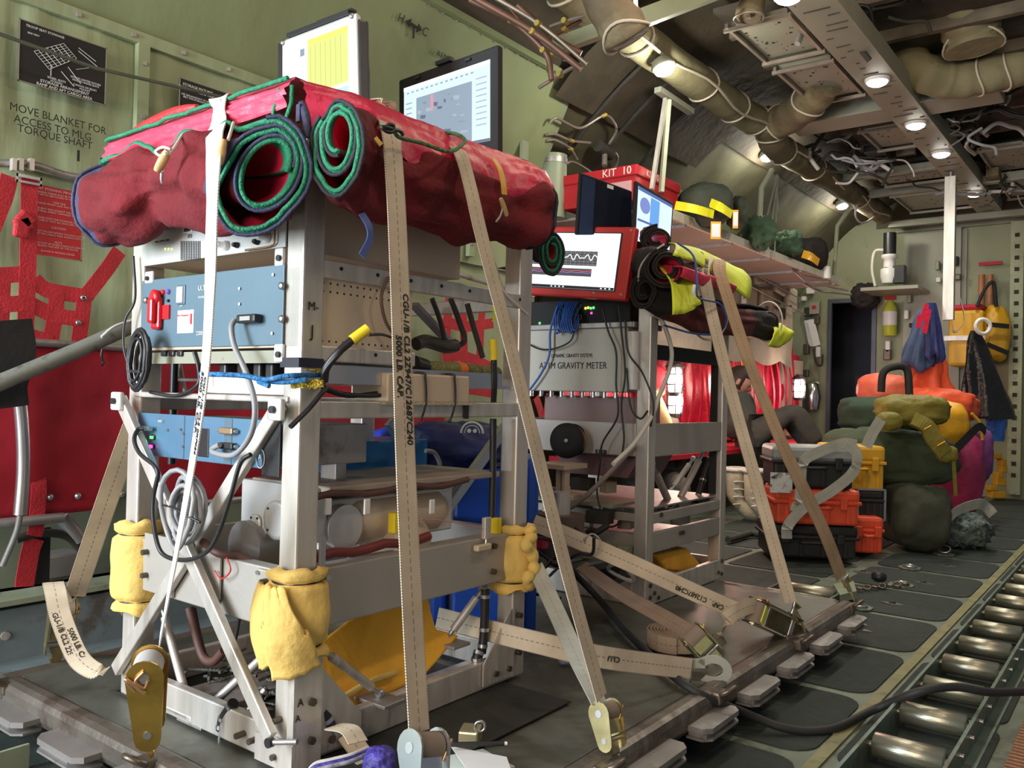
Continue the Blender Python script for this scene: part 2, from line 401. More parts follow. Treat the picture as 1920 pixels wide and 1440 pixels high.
wl = MB(); sheet(wl, [(-2.52, 2.497), (-2.46, 2.56), (-2.3, 2.64), (-2.0, 2.76)], -1.5, 3.75, 110, .03, 5, seed=6); struct(wl, 'ceiling_recess_shade_aft', BRN)
struct(MB().bb((-2.50, -1.5, 2.48), (-2.47, 3.74, 2.51)), 'trim_upper_edge', GREENW)
wl = MB(); sheet(wl, [(-2.75, 1.47), (-2.745, 1.98)], -1.5, 3.75, 220, .022, 5, sub=24, seed=5)
struct(wl, 'wall_left_blanket', GREENWL)
wl = MB(); sheet(wl, [(-2.79, .45), (-2.78, 1.50)], -1.5, 3.75, 160, .03, 4, sub=24, seed=9)
struct(wl, 'wall_left_lower', GREENWL)
struct(MB().bb((-2.86, -1.5, 0), (-2.80, 3.75, .55)), 'wall_left_base', GREENP)
bt = MB(); bt.bb((-2.742, -1.5, 1.965), (-2.722, 3.7, 2.005))
for k in range(26): bt.cyl((-2.722, -.9+.18*k, 1.985), (-2.714, -.9+.18*k, 1.985), .008, 8, 1)
struct(bt, 'trim_batten_horizontal', [GREENWL, ALUD])
for yy in (.62, 1.478, 2.02, 2.62, 3.2):
    b2 = MB(); b2.bb((-2.742, yy-.02, 1.5), (-2.717, yy+.02, 1.965))
    for zz in (1.56, 1.72, 1.9): b2.cyl((-2.717, yy, zz), (-2.71, yy, zz), .007, 8, 1)
    struct(b2, 'trim_batten_vertical', [GREENWL, ALUD])
# curved rail that carries the seat-back webbing
p = [ax(-40, 305, -2.68), ax(60, 309, -2.68), ax(130, 330, -2.68), ax(260, 352, -2.68), ax(700, 470, -2.68), ax(1000, 555, -2.68)]
rl = MB().tube(bez(p, 6), .012, 8)
for px in (25, 38, 58): q = ax(px, 309, -2.66); rl.box(q, (.02, .012, .035), None, 1)
struct(rl, 'trim_seat_rail', [ALUD, ALU])
# fuselage liner beyond and above
ln = MB()
def liner(u, v):
    a = math.radians(188-150*u); y = 3.6+5.2*v if True else 0
    r = 2.0+.02*nz((y, a*2, 0), 3)+.012*abs(nz((y*2, a*3, 4), 3)); dip = .018*max(0, 1-abs(((y-3.6) % .508)-.254)*30/6)
    return V((XC+r*math.cos(a), y, .95+r*math.sin(a)))
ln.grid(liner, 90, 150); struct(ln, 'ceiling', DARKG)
ln = MB()
def liner2(u, v):
    a = math.radians(122-100*u); y = -2.2+5.9*v; r = 2.0+.02*nz((y, a*2, 0), 3)
    return V((XC+r*math.cos(a), y, .95+r*math.sin(a)))
ln.grid(liner2, 50, 60); struct(ln, 'ceiling_aft', BRN)
# smoother sage panels of the liner above the shelf
def arcstrip(a0, a1, y0, y1, r, m, mi=0, nu=14, nv=20, amp=.012, seed=0, close=True):
    def fn(u, v):
        a = math.radians(a0+(a1-a0)*u); y = y0+(y1-y0)*v; rr_ = r+amp*nz((y, a*2, seed), 2.2)
        return V((XC+rr_*math.cos(a), y, .95+rr_*math.sin(a)))
    m.grid(fn, nu, nv, mi)
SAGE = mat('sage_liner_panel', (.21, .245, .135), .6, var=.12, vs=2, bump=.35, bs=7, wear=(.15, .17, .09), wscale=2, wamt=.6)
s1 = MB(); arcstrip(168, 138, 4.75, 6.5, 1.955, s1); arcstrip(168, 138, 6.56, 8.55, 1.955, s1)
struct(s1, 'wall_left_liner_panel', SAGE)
s1 = MB(); arcstrip(133, 96, 3.6, 5.3, 1.965, s1, nu=20, amp=.03); arcstrip(126, 96, 5.3, 8.5, 1.965, s1, nu=20, nv=40, amp=.03); struct(s1, 'ceiling_recess_shade', BRN)  # dark sheets painting in the recess between the pipes
for yy in (3.98, 4.28, 4.68, 6.53): # ribs under the fabric
    s1 = MB()
    pts = [(XC+1.95*math.cos(math.radians(a)), yy+.0*a, .95+1.95*math.sin(math.radians(a))) for a in range(178, 118, -4)]
    s1.tube(pts, .012, 6); struct(s1, 'trim_liner_cord', DARKM)
# dark sheet added to darken the ceiling, in place of open structure
struct(MB().bb((-1.78, 3.9, 2.74), (.1, 8.6, 2.76)), 'ceiling_centre', mat('ceiling_darkening_brown', (.05, .042, .03), .8, var=.5, vs=4, bump=1, bs=12))
for k in range(10): struct(MB().bb((-1.78, 4.1+.48*k, 2.68), (.1, 4.14+.48*k, 2.74)), 'ceiling_rib', mat('brown_rib', (.11, .09, .06), .7, var=.4))
# panel end of the wheel well
struct(MB().poly([(-2.75, 3.75, 1.2), (-2.75, 3.75, 1.98), (-2.5, 3.75, 2.497), (-2.2, 3.75, 2.68), (-2.9, 3.75, 2.6), (-3.18, 3.75, 1.2)], (0, .03, 0)), 'wall_left_end', GREENP)
struct(MB().bb((-3.25, 3.6, 0), (-3.2, 8.7, 1.4)), 'wall_left_forward', DARKG)
# forward bulkhead with the crew door opening
bk = MB(); YB = 8.62
dl, dr_, dt = -2.60, -2.19, 1.80
bk.bb((dr_, YB, 0), (.9, YB+.04, 2.50)); bk.bb((-3.3, YB, 0), (dl, YB+.04, 3.0), 0); bk.bb((dl, YB, dt), (dr_, YB+.04, 3.0), 0)
bk.bb((dr_, YB, 2.5), (.9, YB+.04, 3.0), 1)
struct(bk, 'wall_front', [BULK, DARKG])
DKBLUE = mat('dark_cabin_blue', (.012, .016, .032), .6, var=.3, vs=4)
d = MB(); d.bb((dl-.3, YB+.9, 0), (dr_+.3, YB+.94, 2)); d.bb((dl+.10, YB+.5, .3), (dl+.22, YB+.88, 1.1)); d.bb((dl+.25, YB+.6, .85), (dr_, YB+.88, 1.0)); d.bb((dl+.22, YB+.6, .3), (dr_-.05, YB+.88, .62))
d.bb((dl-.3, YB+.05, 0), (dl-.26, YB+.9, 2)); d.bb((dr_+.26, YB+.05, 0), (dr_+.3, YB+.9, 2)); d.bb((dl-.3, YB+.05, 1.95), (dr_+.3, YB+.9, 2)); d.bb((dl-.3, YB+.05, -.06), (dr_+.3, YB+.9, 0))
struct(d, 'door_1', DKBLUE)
struct(MB().bb((dl-.03, YB-.03, 0), (dl+.01, YB, dt)).bb((dr_-.02, YB-.03, 0), (dr_+.02, YB, dt)).bb((dl-.03, YB-.03, dt), (dr_+.02, YB, dt+.04)), 'trim_door', mat('door_frame_blue', (.08, .09, .12), .4, .3))
# bulkhead stiffeners and upper ledge
st = MB(); st.bb((-2.0, YB-.05, 2.44), (.9, YB, 2.50)); st.bb((-1.93, YB-.02, 0), (-1.40, YB, 2.42))
struct(st, 'trim_bulkhead_ledge', [GREYM])
for (px, w_) in ((1795, .05),): 
    q = ay(px, 600, YB-.03); struct(MB().bb((q.x-w_/2, YB-.06, .3), (q.x+w_/2, YB, 2.44)), 'trim_bulkhead_channel', GREYM)
q = ay(1905, 600, YB-.1); ck = MB(); ck.bb((q.x-.05, YB-.10, .05), (q.x+.05, YB-.02, 2.44))
for k in range(22): ck.bb((q.x-.018, YB-.104, .2+k*.1), (q.x+.018, YB-.1, .235+k*.1), 1)
struct(ck, 'trim_bulkhead_post', [mat('pale_green_post', (.38, .42, .27), .5, var=.1, wear=(.25, .27, .2), wscale=12), DARKM])
# side deck rails on the left of the floor
rf = MB()
rf.bb((-2.66, -1.5, .0), (-2.62, 3.6, .22)); rf.bb((-2.66, -1.5, .205), (-2.50, 3.6, .22)); rf.bb((-2.54, -1.5, .04), (-2.525, 3.6, .19), 1); rf.bb((-2.54, -1.5, .03), (-2.34, 3.6, .045), 1)
struct(rf, 'trim_side_rail', [mat('pale_green_rail', (.34, .39, .28), .5, .2, var=.12, wear=(.22, .22, .16), wscale=7), mat('blue_grey_rail', (.25, .31, .33), .45, .4, var=.15, wear=(.18, .16, .14), wscale=7)])
rf = MB(); rf.bb((-2.33, -1.5, .0), (-2.24, 3.6, .02), 0)
for k in range(12): rf.cyl((-2.524, .5+.09*k+.25*(k//2), .12), (-2.516, .5+.09*k+.25*(k//2), .12), .012, 8, 1)
struct(rf, 'trim_floor_rail', [mat('blue_grey_rail', (.25, .31, .33)), ALU])

# ================================================================== CEILING FITTINGS
lb = thing('ceiling_light_beam', (-1.18, 6, 2.5), 'long grey box beam with round downlights running along the ceiling', 'ceiling beam')
m = MB(); m.bb((-1.275, 3.2, 2.5), (-1.085, 8.3, 2.515)); m.bb((-1.10, 3.2, 2.515), (-1.085, 8.3, 2.6)); m.bb((-1.275, 3.2, 2.515), (-1.26, 8.3, 2.6))
for k in range(60): 
    yy = 3.3+.085*k+random.uniform(-.02, .02); m.cyl((random.uniform(-1.26, -1.1), yy, 2.4985), (random.uniform(-1.26, -1.1) if 0 else -1.18+random.uniform(-.08, .08), yy, 2.5), .0035, 5, 1)
m.build('channel', [GREYM, DARKM], lb)
LAMP = emis('lamp_glass', (1, .97, .88), 14)
for k, (px, py) in enumerate([(1478, -6), (1645, 152), (1717, 234), (1765, 288), (1827, 363)]):
    q = az(px, py, 2.49)
    t = thing('ceiling_downlight', (q.x, q.y, 2.5), ['round downlight at the top edge of the photo under the ceiling beam', 'nearest whole round downlight under the grey ceiling beam', 'second whole downlight under the grey ceiling beam', 'downlight beside the top of the vertical pole', 'farthest round downlight under the ceiling beam'][k], 'ceiling light', 'downlights in the ceiling beam')
    MB().lathe((q.x, q.y, 2.5), (0, 0, -1), [(.062, 0), (.06, .014), (.05, .016)]).build('rim', WHITEP, t)
    MB().lathe((q.x, q.y, 2.49), (0, 0, -1), [(.054, 0), (.048, .014), (.03, .024), (.001, .028)]).build('lens', LAMP, t)
    d = bpy.data.lights.new('downlight', 'SPOT'); d.energy = 26; d.spot_size = math.radians(150); d.spot_blend = .9; d.color = (1, .94, .82); d.shadow_soft_size = .06
    o = bpy.data.objects.new('downlight_source', d); C.objects.link(o); o.location = (q.x, q.y, 2.45)
for k, (px, py, nm) in enumerate([(1245, 128, 'nearest wall lamp shining above the aluminium stanchion'), (1440, 293, 'middle wall lamp above the pale green bracket'), (1580, 385, 'farthest wall lamp shining above the end of the shelf')]):
    q = ax(px, py, -1.93 if k == 0 else -2.22)
    t = thing('wall_lamp', q, nm, 'lamp', 'wall lamps along the left side')
    ax_ = V((.25, 0, -.97)).normalized()
    MB().lathe(q-ax_*.03, ax_, [(.02, -.03), (.05, -.01), (.062, .02), (.055, .03)]).build('housing', GREYM, t)
    MB().lathe(q, ax_, [(.052, 0), (.045, .02), (.025, .032), (.001, .036)]).build('lens', LAMP, t)
    MB().bar(q+V((-.02, 0, .02)), q+V((-.22, 0, .12)), .03, .02).build('bracket', GREYM, t)
    d = bpy.data.lights.new('wall_lamp', 'POINT'); d.energy = 11; d.color = (1, .96, .80); d.shadow_soft_size = .05
    o = bpy.data.objects.new('wall_lamp_source', d); C.objects.link(o); o.location = q+V((.04, 0, -.09))
# cross beams
for k, (x0, x1, y0, y1, z0, z1, lbl) in enumerate([(-1.85, -.70, 5.16, 5.40, 2.517, 2.63, 'wide sage box beam crossing the ceiling behind the second downlight'),
        (-1.95, -1.2, 6.66, 6.72, 2.517, 2.58, 'narrow cross beam in front of the vertical pole'), (-1.92, -.6, 7.3, 7.36, 2.517, 2.58, 'narrow cross beam behind the vertical pole'), (-2.0, -.4, 8.28, 8.34, 2.44, 2.5, 'farthest cross beam against the bulkhead')]):
    m = MB().bb((x0, y0, z0), (x1, y1, z1), 0, .008); m.bb((x0, y0-.012, z0-.0), (x1, y0, z0+.012))
    tag(m.build('ceiling_cross_beam', GREYM), lbl, 'ceiling beam', 'ceiling cross beams')
# equipment trays beside the beam
def tray(x0, x1, y0, y1, z, lbl, rails=True):
    t = thing('ceiling_tray', ((x0+x1)/2, (y0+y1)/2, z), lbl, 'ceiling panel', 'grey ceiling trays')
    m = MB().bb((x0, y0, z+.02), (x1, y1, z+.04))
    for k in range(26): xx = random.uniform(x0+.02, x1-.02); yy = random.uniform(y0+.03, y1-.03); m.cyl((xx, yy, z+.018), (xx, yy, z+.02), random.choice((.003, .004, .008)), 6, 1)
    m.build('panel', [GREYM, DARKM], t)
    f = MB()
    for xx in (x0-.01, x1+.01): f.bb((xx-.008, y0-.03, z), (xx+.008, y1+.03, z+.022))
    for yy in (y0-.01, y1+.01): f.bb((x0-.03, yy-.008, z-.012), (x1+.03, yy+.008, z+.006))
    f.build('rail', PIPE, t)
tray(-1.62, -1.36, 3.75, 4.22, 2.56, 'speckled grey ceiling tray beside the round fan')
tray(-1.62, -1.36, 4.38, 4.95, 2.56, 'plain grey ceiling tray between the ducts and the beam')
tray(-1.55, -1.32, 5.72, 6.2, 2.58, 'ribbed grey ceiling tray behind the wide cross beam')
tray(-1.72, -1.3, 6.8, 7.1, 2.54, 'ceiling tray in front of the vertical pole')
tray(-1.75, -1.3, 7.4, 8.1, 2.52, 'ceiling tray near the farthest downlight')
tray(-1.0, -.75, 6.6, 7.3, 2.58, 'ceiling tray right of the beam')
tray(-1.0, -.72, 7.5, 8.15, 2.56, 'farthest ceiling tray right of the beam')
# fan
q = az(1404, 30, 2.52); t = thing('ceiling_fan', q, 'round dark cabin fan with wire ring on the ceiling', 'fan')
MB().lathe(q, (-.1, -.25, -.9), [(.05, -.12), (.062, -.02), (.06, 0), (.052, .0)], 28).build('housing', DUCT, t)
MB().tube([q+V((.064*math.cos(a), .064*math.sin(a), -.01)) for a in [k*math.pi/12 for k in range(24)]], .005, 6, closed=True).build('rim', PIPE, t)
MB().cyl(q+V((0, 0, -.012)), q+V((0, 0, .01)), .012).build('hub', PIPE, t)
# ducts
def duct(pts, r, m, lbl, lash=(), n=18):
    t = thing('air_duct', pts[0], lbl, 'duct')
    P = bez(pts, 12); rr_ = [r*(1+.05*nz((i*.3, 1, r), 1)+.03*math.sin(i*.9)) for i in range(len(P))]
    MB().tube(P, rr_, n).build('tube', m, t)
    for f in lash:
        i = int(f*(len(P)-1)); tg = (P[min(i+1, len(P)-1)]-P[i-1]).normalized(); a = tg.orthogonal().normalized(); b = tg.cross(a)
        ring = [P[i]+(a*math.cos(w_)+b*math.sin(w_))*(r*1.04)+tg*(.02*math.sin(w_*2)) for w_ in [k*math.pi/12 for k in range(24)]]
        MB().tube(ring, .006, 6, closed=True).build('lashing', LASH, t)
    return t
long_duct = duct([(-2.02, 2.6, 2.56), (-2.02, 3.4, 2.55), (-2.02, 4.3, 2.55), (-2.02, 5.0, 2.56), (-1.95, 5.25, 2.55)], .09, DUCTG, 'long olive wrapped air duct along the upper left ceiling', (.12, .3, .5, .66, .8))
duct([(-1.98, 5.15, 2.56), (-1.85, 5.12, 2.55), (-1.65, 4.95, 2.57), (-1.5, 4.8, 2.62)], .10, DUCT, 'brown elbow duct turning up behind the ceiling trays', (.2, .7))
duct([(-1.95, 5.1, 2.56), (-2.0, 5.4, 2.48), (-2.03, 5.9, 2.52), (-2.03, 7.0, 2.54), (-2.03, 8.2, 2.55)], .09, DUCT, 'brown duct continuing forward towards the bulkhead', (.12, .35, .6, .85))
m = MB(); P = [V((-2.02+.11*math.cos(2.4), y, 2.55-.1)) for y in (2.6, 8.2)]
P = [V((-1.93+.012*math.sin(i*1.1)-.03*(i > 26), 2.6+i*.13, 2.50-.02*math.cos(i*.8))) for i in range(44)]
m.tube(P, .008, 6).build('lashing_cord', LASH, long_duct)
duct([ad(1100, -120, 3.2), ad(1130, -20, 3.1), ad(1168, 55, 3.05), ad(1178, 75, 3.05)], .085, DUCT, 'dark brown duct stub hanging down at the top of the photo', (.75,))
duct([ad(1790, -90, 4.1), ad(1805, 0, 4.2), ad(1822, 60, 4.3), ad(1826, 92, 4.3)], .135, DUCTG, 'short olive duct hanging down at the upper right', (.9,))
duct([ad(1690, 95, 4.75), ad(1720, 130, 4.6), ad(1780, 150, 4.6), ad(1850, 140, 4.55), ad(1940, 120, 4.5), ad(2050, 100, 4.4)], .10, DUCTG, 'olive duct crossing behind the light beam at the upper right', (.55, .68))
q1, q2 = az(1700, -20, 2.55), az(1715, 40, 2.55)
tag(MB().bar(ad(1650, -60, 4.4), ad(1692, 45, 4.4), .05, .11, up=(1, 0, 0)).build('ceiling_bracket', GREYM), 'pale grey angled bracket at the top right of the ceiling', 'bracket')
tag(MB().bar(ad(1190, 40, 3.5), ad(1400, -40, 3.6), .05, .07).build('ceiling_cross_beam', GREENP), 'sage cross beam behind the dark duct stub', 'ceiling beam', 'ceiling cross beams')
tag(MB().bar(ad(1040, 88, 3.5), ad(1160, 45, 3.4), .04, .06).build('ceiling_cross_beam', GREENP), 'short olive beam left of the dark duct stub', 'ceiling beam', 'ceiling cross beams')
tag(MB().ribbon([ad(1190, -20, 3.0), ad(1192, 8, 3.0), ad(1191, 24, 3.0)], RT, .016).build('hanging_strap', WHITEP), 'short white strap hanging at the top of the photo', 'strap')
# pipe runs near the top, left of the ducts
rnd = random.Random(3)
for k, (a, b, c, mm_) in enumerate([((860, -20), (1000, 60), (1090, 130), PIPER), ((900, -20), (1010, 45), (1100, 120), PIPE), ((935, -10), (990, 55), (1050, 95), PIPER), ((940, 20), (1020, 95), (1035, 150), PIPER), ((1030, 50), (1060, 40), (1095, 30), PIPE), ((1020, 75), (1060, 55), (1090, 38), PIPER), ((880, 0), (960, 40), (1060, 110), PIPER), ((1010, 165), (1050, 140), (1085, 120), PIPE), ((1005, 60), (1040, 100), (1085, 122), PIPE), ((970, 10), (1040, 70), (1090, 100), PIPER)]):
    D = 3.15+.03*k; o = MB().tube(bez([ad(*a, D), ad(*b, D), ad(*c, D)], 6), .008+.004*(k % 3 == 0), 8)
    q = ad(*b, D); o.cyl(q-V((0, .015, 0)), q+V((0, .012, 0)), .012, 8, 1)
    tag(o.build('hydraulic_pipe', [mm_, YEL]), 'thin bare pipe in the bundle at the ceiling left of the ducts', 'pipe', 'pipe bundle under the ceiling')
# pipes on the dark liner next to the green panel
for k, (pts, lbl) in enumerate([([(1008, 222), (1020, 212), (1040, 222), (1068, 231), (1110, 208), (1128, 220), (1133, 238), (1120, 262)], 'bent silver pipe looping over the dark quilted liner'),
        ([(1002, 243), (1020, 243), (1050, 255), (1085, 259)], 'upper straight silver pipe on the dark liner'), ([(1003, 254), (1020, 254), (1048, 270), (1060, 290)], 'lower silver pipe on the dark liner'),
        ([(1015, 310), (1035, 302), (1050, 294), (1070, 303), (1100, 322), (1115, 325), (1133, 305), (1136, 285), (1128, 274)], 'silver pipe looping round the dark valve')]):
    P = [acyl(x, y)+V((.08, -.0, -.04)) for x, y in pts]; o = MB().tube(bez(P, 6), .008, 8)
    q = P[len(P)//2]; tg = (P[len(P)//2]-P[len(P)//2-1]).normalized(); o.cyl(q-tg*.015, q+tg*.015, .011, 8, 1)
    tag(o.build('hydraulic_pipe', [PIPE, YEL]), lbl, 'pipe')
q = acyl(1112, 270)+V((.08, 0, -.04)); t = thing('valve', q, 'dark cylindrical valve on the liner above the black laptop', 'valve')
MB().cyl(q+V((0, -.07, .0)), q+V((0, .07, -.02)), .035, 14).build('body', DARKM, t); MB().cyl(q, q+V((.02, -.03, -.11)), .016, 10).build('stem', PIPE, t)
# cylinder and panel at far left beyond the rolled quilts
t = thing('hydraulic_reservoir', acyl(1020, 330), 'grey-green reservoir with a clamp band beside the black laptop', 'reservoir')
q = acyl(1016, 330)+V((.15, -.1, 0)); MB().cyl(q+V((0, 0, -.28)), q+V((0, 0, .07)), .075).build('tank', GREENP, t); MB().cyl(q+V((0, 0, .02)), q+V((0, 0, .05)), .079).build('band', ALUD, t)
q = acyl(1060, 375)+V((.12, -.1, 0)); MB().bb(q-V((.06, .12, .2)), q+V((.0, .12, .05))).build('panel', GREENP, t)
# clutter of cable bundles among the ceiling trays
rnd = random.Random(11)
for k, (cx, cy, sx_, sy_, D, n_) in enumerate([(1590, 285, 60, 25, 5.9, 22), (1850, 190, 40, 50, 5.0, 14), (1880, 330, 40, 60, 6.4, 18), (1640, 20, 25, 30, 4.0, 12), (1815, 235, 60, 25, 5.5, 16), (1720, 320, 40, 20, 6.6, 8)]):
    t = thing('cable_bundle', ad(cx, cy, D), ['black and grey cable bundle hanging behind the wide cross beam', 'loop of pale cables at the right edge under the duct', 'tangle of dark cables at the right edge below the duct', 'pale looping cables beside the top of the light beam', 'flat bundle of pipes right of the second downlight', 'thin cables beside the vertical pole top'][k], 'cable bundle')
    for j in range(n_):
        a = (cx+rnd.uniform(-sx_, sx_), cy+rnd.uniform(-sy_, sy_)); P = [ad(a[0], a[1], D)]
        ang = rnd.uniform(0, 6.3)
        for s_ in range(4): P.append(P[-1]+(RT*math.cos(ang)+UP*math.sin(ang)*.6+FW*rnd.uniform(-.5, .5))*rnd.uniform(.05, .13)); ang += rnd.uniform(-1.2, 1.2)
        MB().tube(bez(P, 6), rnd.choice((.006, .009, .014)), 7).build('cable', rnd.choice((BLACK, WHITEC, GREYC, PIPE, DARKM, DARKM)), t)
for k in range(26):
    q = ad(rnd.uniform(1480, 1910), rnd.uniform(190, 360), rnd.uniform(6, 7.5)); 
    if q.x > -1.3 and q.x < -1.07: q.x = -1.0
    q.z = min(2.70, max(q.z, 2.56))
    tag(MB().box(q, (rnd.uniform(.05, .14), rnd.uniform(.06, .2), rnd.uniform(.03, .08)), None, 0, 1, .006).build('junction_box', rnd.choice((DARKM, GREYM, BLACK, DUCT))), 'small box fixed among the ceiling trays and cables', 'box', 'small boxes among the ceiling fittings')
# vertical pole
q0 = ay(1783, 332, 6.72); t = thing('vertical_pole', (q0.x, 6.72, .4), 'tall aluminium pole standing from the cargo up to the ceiling beam', 'pole')
b_ = ay(1778, 600, 6.72); MB().bb((q0.x-.035, 6.69, b_.z), (q0.x+.035, 6.75, q0.z)).build('lower_tube', ALU, t); MB().cyl((q0.x, 6.72, q0.z), (q0.x, 6.72, 2.5), .018).build('upper_tube', STEEL, t)
# ================================================================== LEFT SIDE: placards, stencils, webbing seats
REDWEB = mat('red_webbing', (.50, .022, .035), .7, var=.15, vs=15, bump=.3, bs=150)
REDFAB = mat('red_seat_fabric', (.36, .008, .022), .75, var=.12, vs=5, bump=.35, bs=10)
PLAC = mat('black_placard', (.014, .012, .012), .75, var=.3, vs=10)
PLACR = mat('red_placard', (.52, .02, .03), .6, var=.1)
PINK = mat('pale_red_lettering', (.75, .42, .40), .7)
YX = V((0, 1, 0)); ZU = V((0, 0, 1)); XX = V((1, 0, 0))
def stencil(body, px, py, size, X=-2.70, align='CENTER', m=INK, rot=0, sx=1, name='wall_left_stencil', Y=None):
    q = ax(px, py, X) if Y is None else ay(px, py, Y)
    xd = (YX if Y is None else XX); xd = (xd*math.cos(rot)+ZU*math.sin(rot)); yd = ZU*math.cos(rot)-(YX if Y is None else XX)*math.sin(rot)
    return text(None, body, q, xd, yd, size, m, name, .001, align, 0, sx)
text(None, 'MOVE BLANKET FOR', ax(112, 224, -2.70), YX, ZU, .023, INK, 'wall_left_stencil', sx=.92)
text(None, 'ACCESS TO MLG', ax(101, 241, -2.70), YX, ZU, .023, INK, 'wall_left_stencil', sx=.92)
text(None, 'TORQUE SHAFT', ax(105, 258, -2.70), YX, ZU, .023, INK, 'wall_left_stencil', sx=.92)
struct(MB().box(ax(147, 292, -2.70), (.001, .008, .035)), 'wall_left_mark', INK)
# big upper panel on the sloping lining (X = -2.75+.484*(z-1.98))
SN = V((0, .0, 0)); SU = V((.25, 0, .517)).normalized()
def aslope(x, y, off=.02):
    d = ray(x, y); k = .25/.517; # X = -2.75 + k (z-1.98)
    t = (-2.75+off-k*(1.98-H))/(d.x-k*d.z); return O0+d*t
for body, px, py, s_ in (('REMOVE BLANKET FOR', 878, 128, .021), ('ACCESS TO APU FUEL', 880, 146, .021), ('VALVE', 915, 166, .021)):
    text(None, body, aslope(px, py), YX, SU, s_, INK, 'wall_left_stencil', .0, sx=1.35)
text(None, 'H', aslope(752, 35), YX, SU, .035, INK, 'wall_left_stencil', 0); text(None, 'C', aslope(797, 60), YX, SU, .035, INK, 'wall_left_stencil', 0)
a = MB(); a.bar(aslope(764, 41), aslope(786, 54), .012, .002, up=XX); a.bar(aslope(776, 48), aslope(775, 72), .012, .002, up=XX)
c_ = aslope(760, 39); a.poly([c_, c_+V((0, .03, 0))+SU*.02, c_+V((0, .03, 0))-SU*.02], (.001, 0, 0)); c_ = aslope(791, 57); a.poly([c_, c_-V((0, .03, 0))+SU*.02, c_-V((0, .03, 0))-SU*.02], (.001, 0, 0))
struct(a, 'wall_left_mark', INK)
struct(MB().bb(aslope(980, 283)-V((.0, .025, .05)), aslope(980, 283)+V((.02, .025, .05))), 'wall_left_latch', GREENP)
bt = MB()
for k in range(40):
    yy = .1+.09*k; z_ = 1.985+.49; bt.cyl((-2.75+.484*.49+.012, yy, z_), (-2.75+.484*.49+.018, yy, z_), .004, 6)
struct(bt, 'trim_rivet_row', ALUD)
# placards
def placard(y0, y1, z0, z1, X, m, name, label, lines, mc, diagram=False, cat='placard'):
    t = thing(name, (X, (y0+y1)/2, z0), label, cat)
    b = MB().bb((X, y0, z0), (X+.006, y1, z1)); b.build('plate', m, t)
    if not diagram or True:
        e = MB()
        for a_, c_ in (((y0, z0), (y1, z0)), ((y0, z1), (y1, z1)), ((y0, z0), (y0, z1)), ((y1, z0), (y1, z1))): e.bb((X+.006, min(a_[0], c_[0])-.001, min(a_[1], c_[1])-.001), (X+.0075, max(a_[0], c_[0])+.002, max(a_[1], c_[1])+.002))
        e.build('border', mat('aged_edge', (.25, .22, .16), .6), t)
    for body, fy, fz, s_ in lines:
        text(t, body, (X+.007, y0+(y1-y0)*fy, z0+(z1-z0)*fz), YX, ZU, s_, mc)
    return t
t = placard(1.078, 1.338, 1.715, 1.898, -2.70, PLAC, 'instruction_placard', 'black placard with a white line diagram of troop seats, high on the left wall', [('TROOP SEAT STOWAGE', .28, .93, .007), ('SIDE VIEW', .15, .82, .005), ('STORED CENTER FIXTURE\nFOLDED UNDER SEATS', .76, .30, .0055), ('WHEEL SEATS\nSTOWED', .42, .17, .006), ('CANVAS OR BEAM\nPOCKET', .75, .18, .006), ('STORAGE ARRANGEMENT\nRAMP AND AFT CARGO AREA', .52, .07, .0085)], CREAMINK, True)
d = MB(); cy_, cz_ = 1.205, 1.815
def ln3(a, b, r=.0009): d.cyl((-2.692, a[0], a[1]), (-2.692, b[0], b[1]), r, 4)
Q = [(1.12, 1.815), (1.165, 1.775), (1.245, 1.835), (1.205, 1.868)]
for i in range(4): ln3(Q[i], Q[(i+1) % 4])
for k in range(8):
    f = k/7; ln3((Q[0][0]+(Q[3][0]-Q[0][0])*f, Q[0][1]+(Q[3][1]-Q[0][1])*f), (Q[1][0]+(Q[2][0]-Q[1][0])*f, Q[1][1]+(Q[2][1]-Q[1][1])*f))
    ln3((Q[0][0]+(Q[1][0]-Q[0][0])*f, Q[0][1]+(Q[1][1]-Q[0][1])*f), (Q[3][0]+(Q[2][0]-Q[3][0])*f, Q[3][1]+(Q[2][1]-Q[3][1])*f), .0006)
for a, b in (((1.25, 1.86), (1.31, 1.83)), ((1.31, 1.83), (1.245, 1.80)), ((1.22, 1.80), (1.26, 1.76)), ((1.17, 1.79), (1.17, 1.755)), ((1.20, 1.78), (1.24, 1.745)), ((1.25, 1.87), (1.305, 1.845))): ln3(a, b)
d.build('diagram', CREAMINK, t)
placard(1.595, 1.87, 1.68, 1.885, -2.70, PLAC, 'instruction_placard', 'black placard with white lettering partly hidden behind the red quilt', [('STORAGE FIXTURES\nREADY FOR USE & TIGHT', .25, .88, .009), ('USE ARRANGEMENT OF SAFETY\nBELT FOR STORAGE BELOW', .25, .72, .006), ('FRONT AND\nSIDE VIEW', .3, .58, .007), ('FOLD DOWN\nFOR USE', .3, .45, .007)], CREAMINK)
c_ = ax(65, 345, -2.66); c2 = ax(150, 490, -2.66)
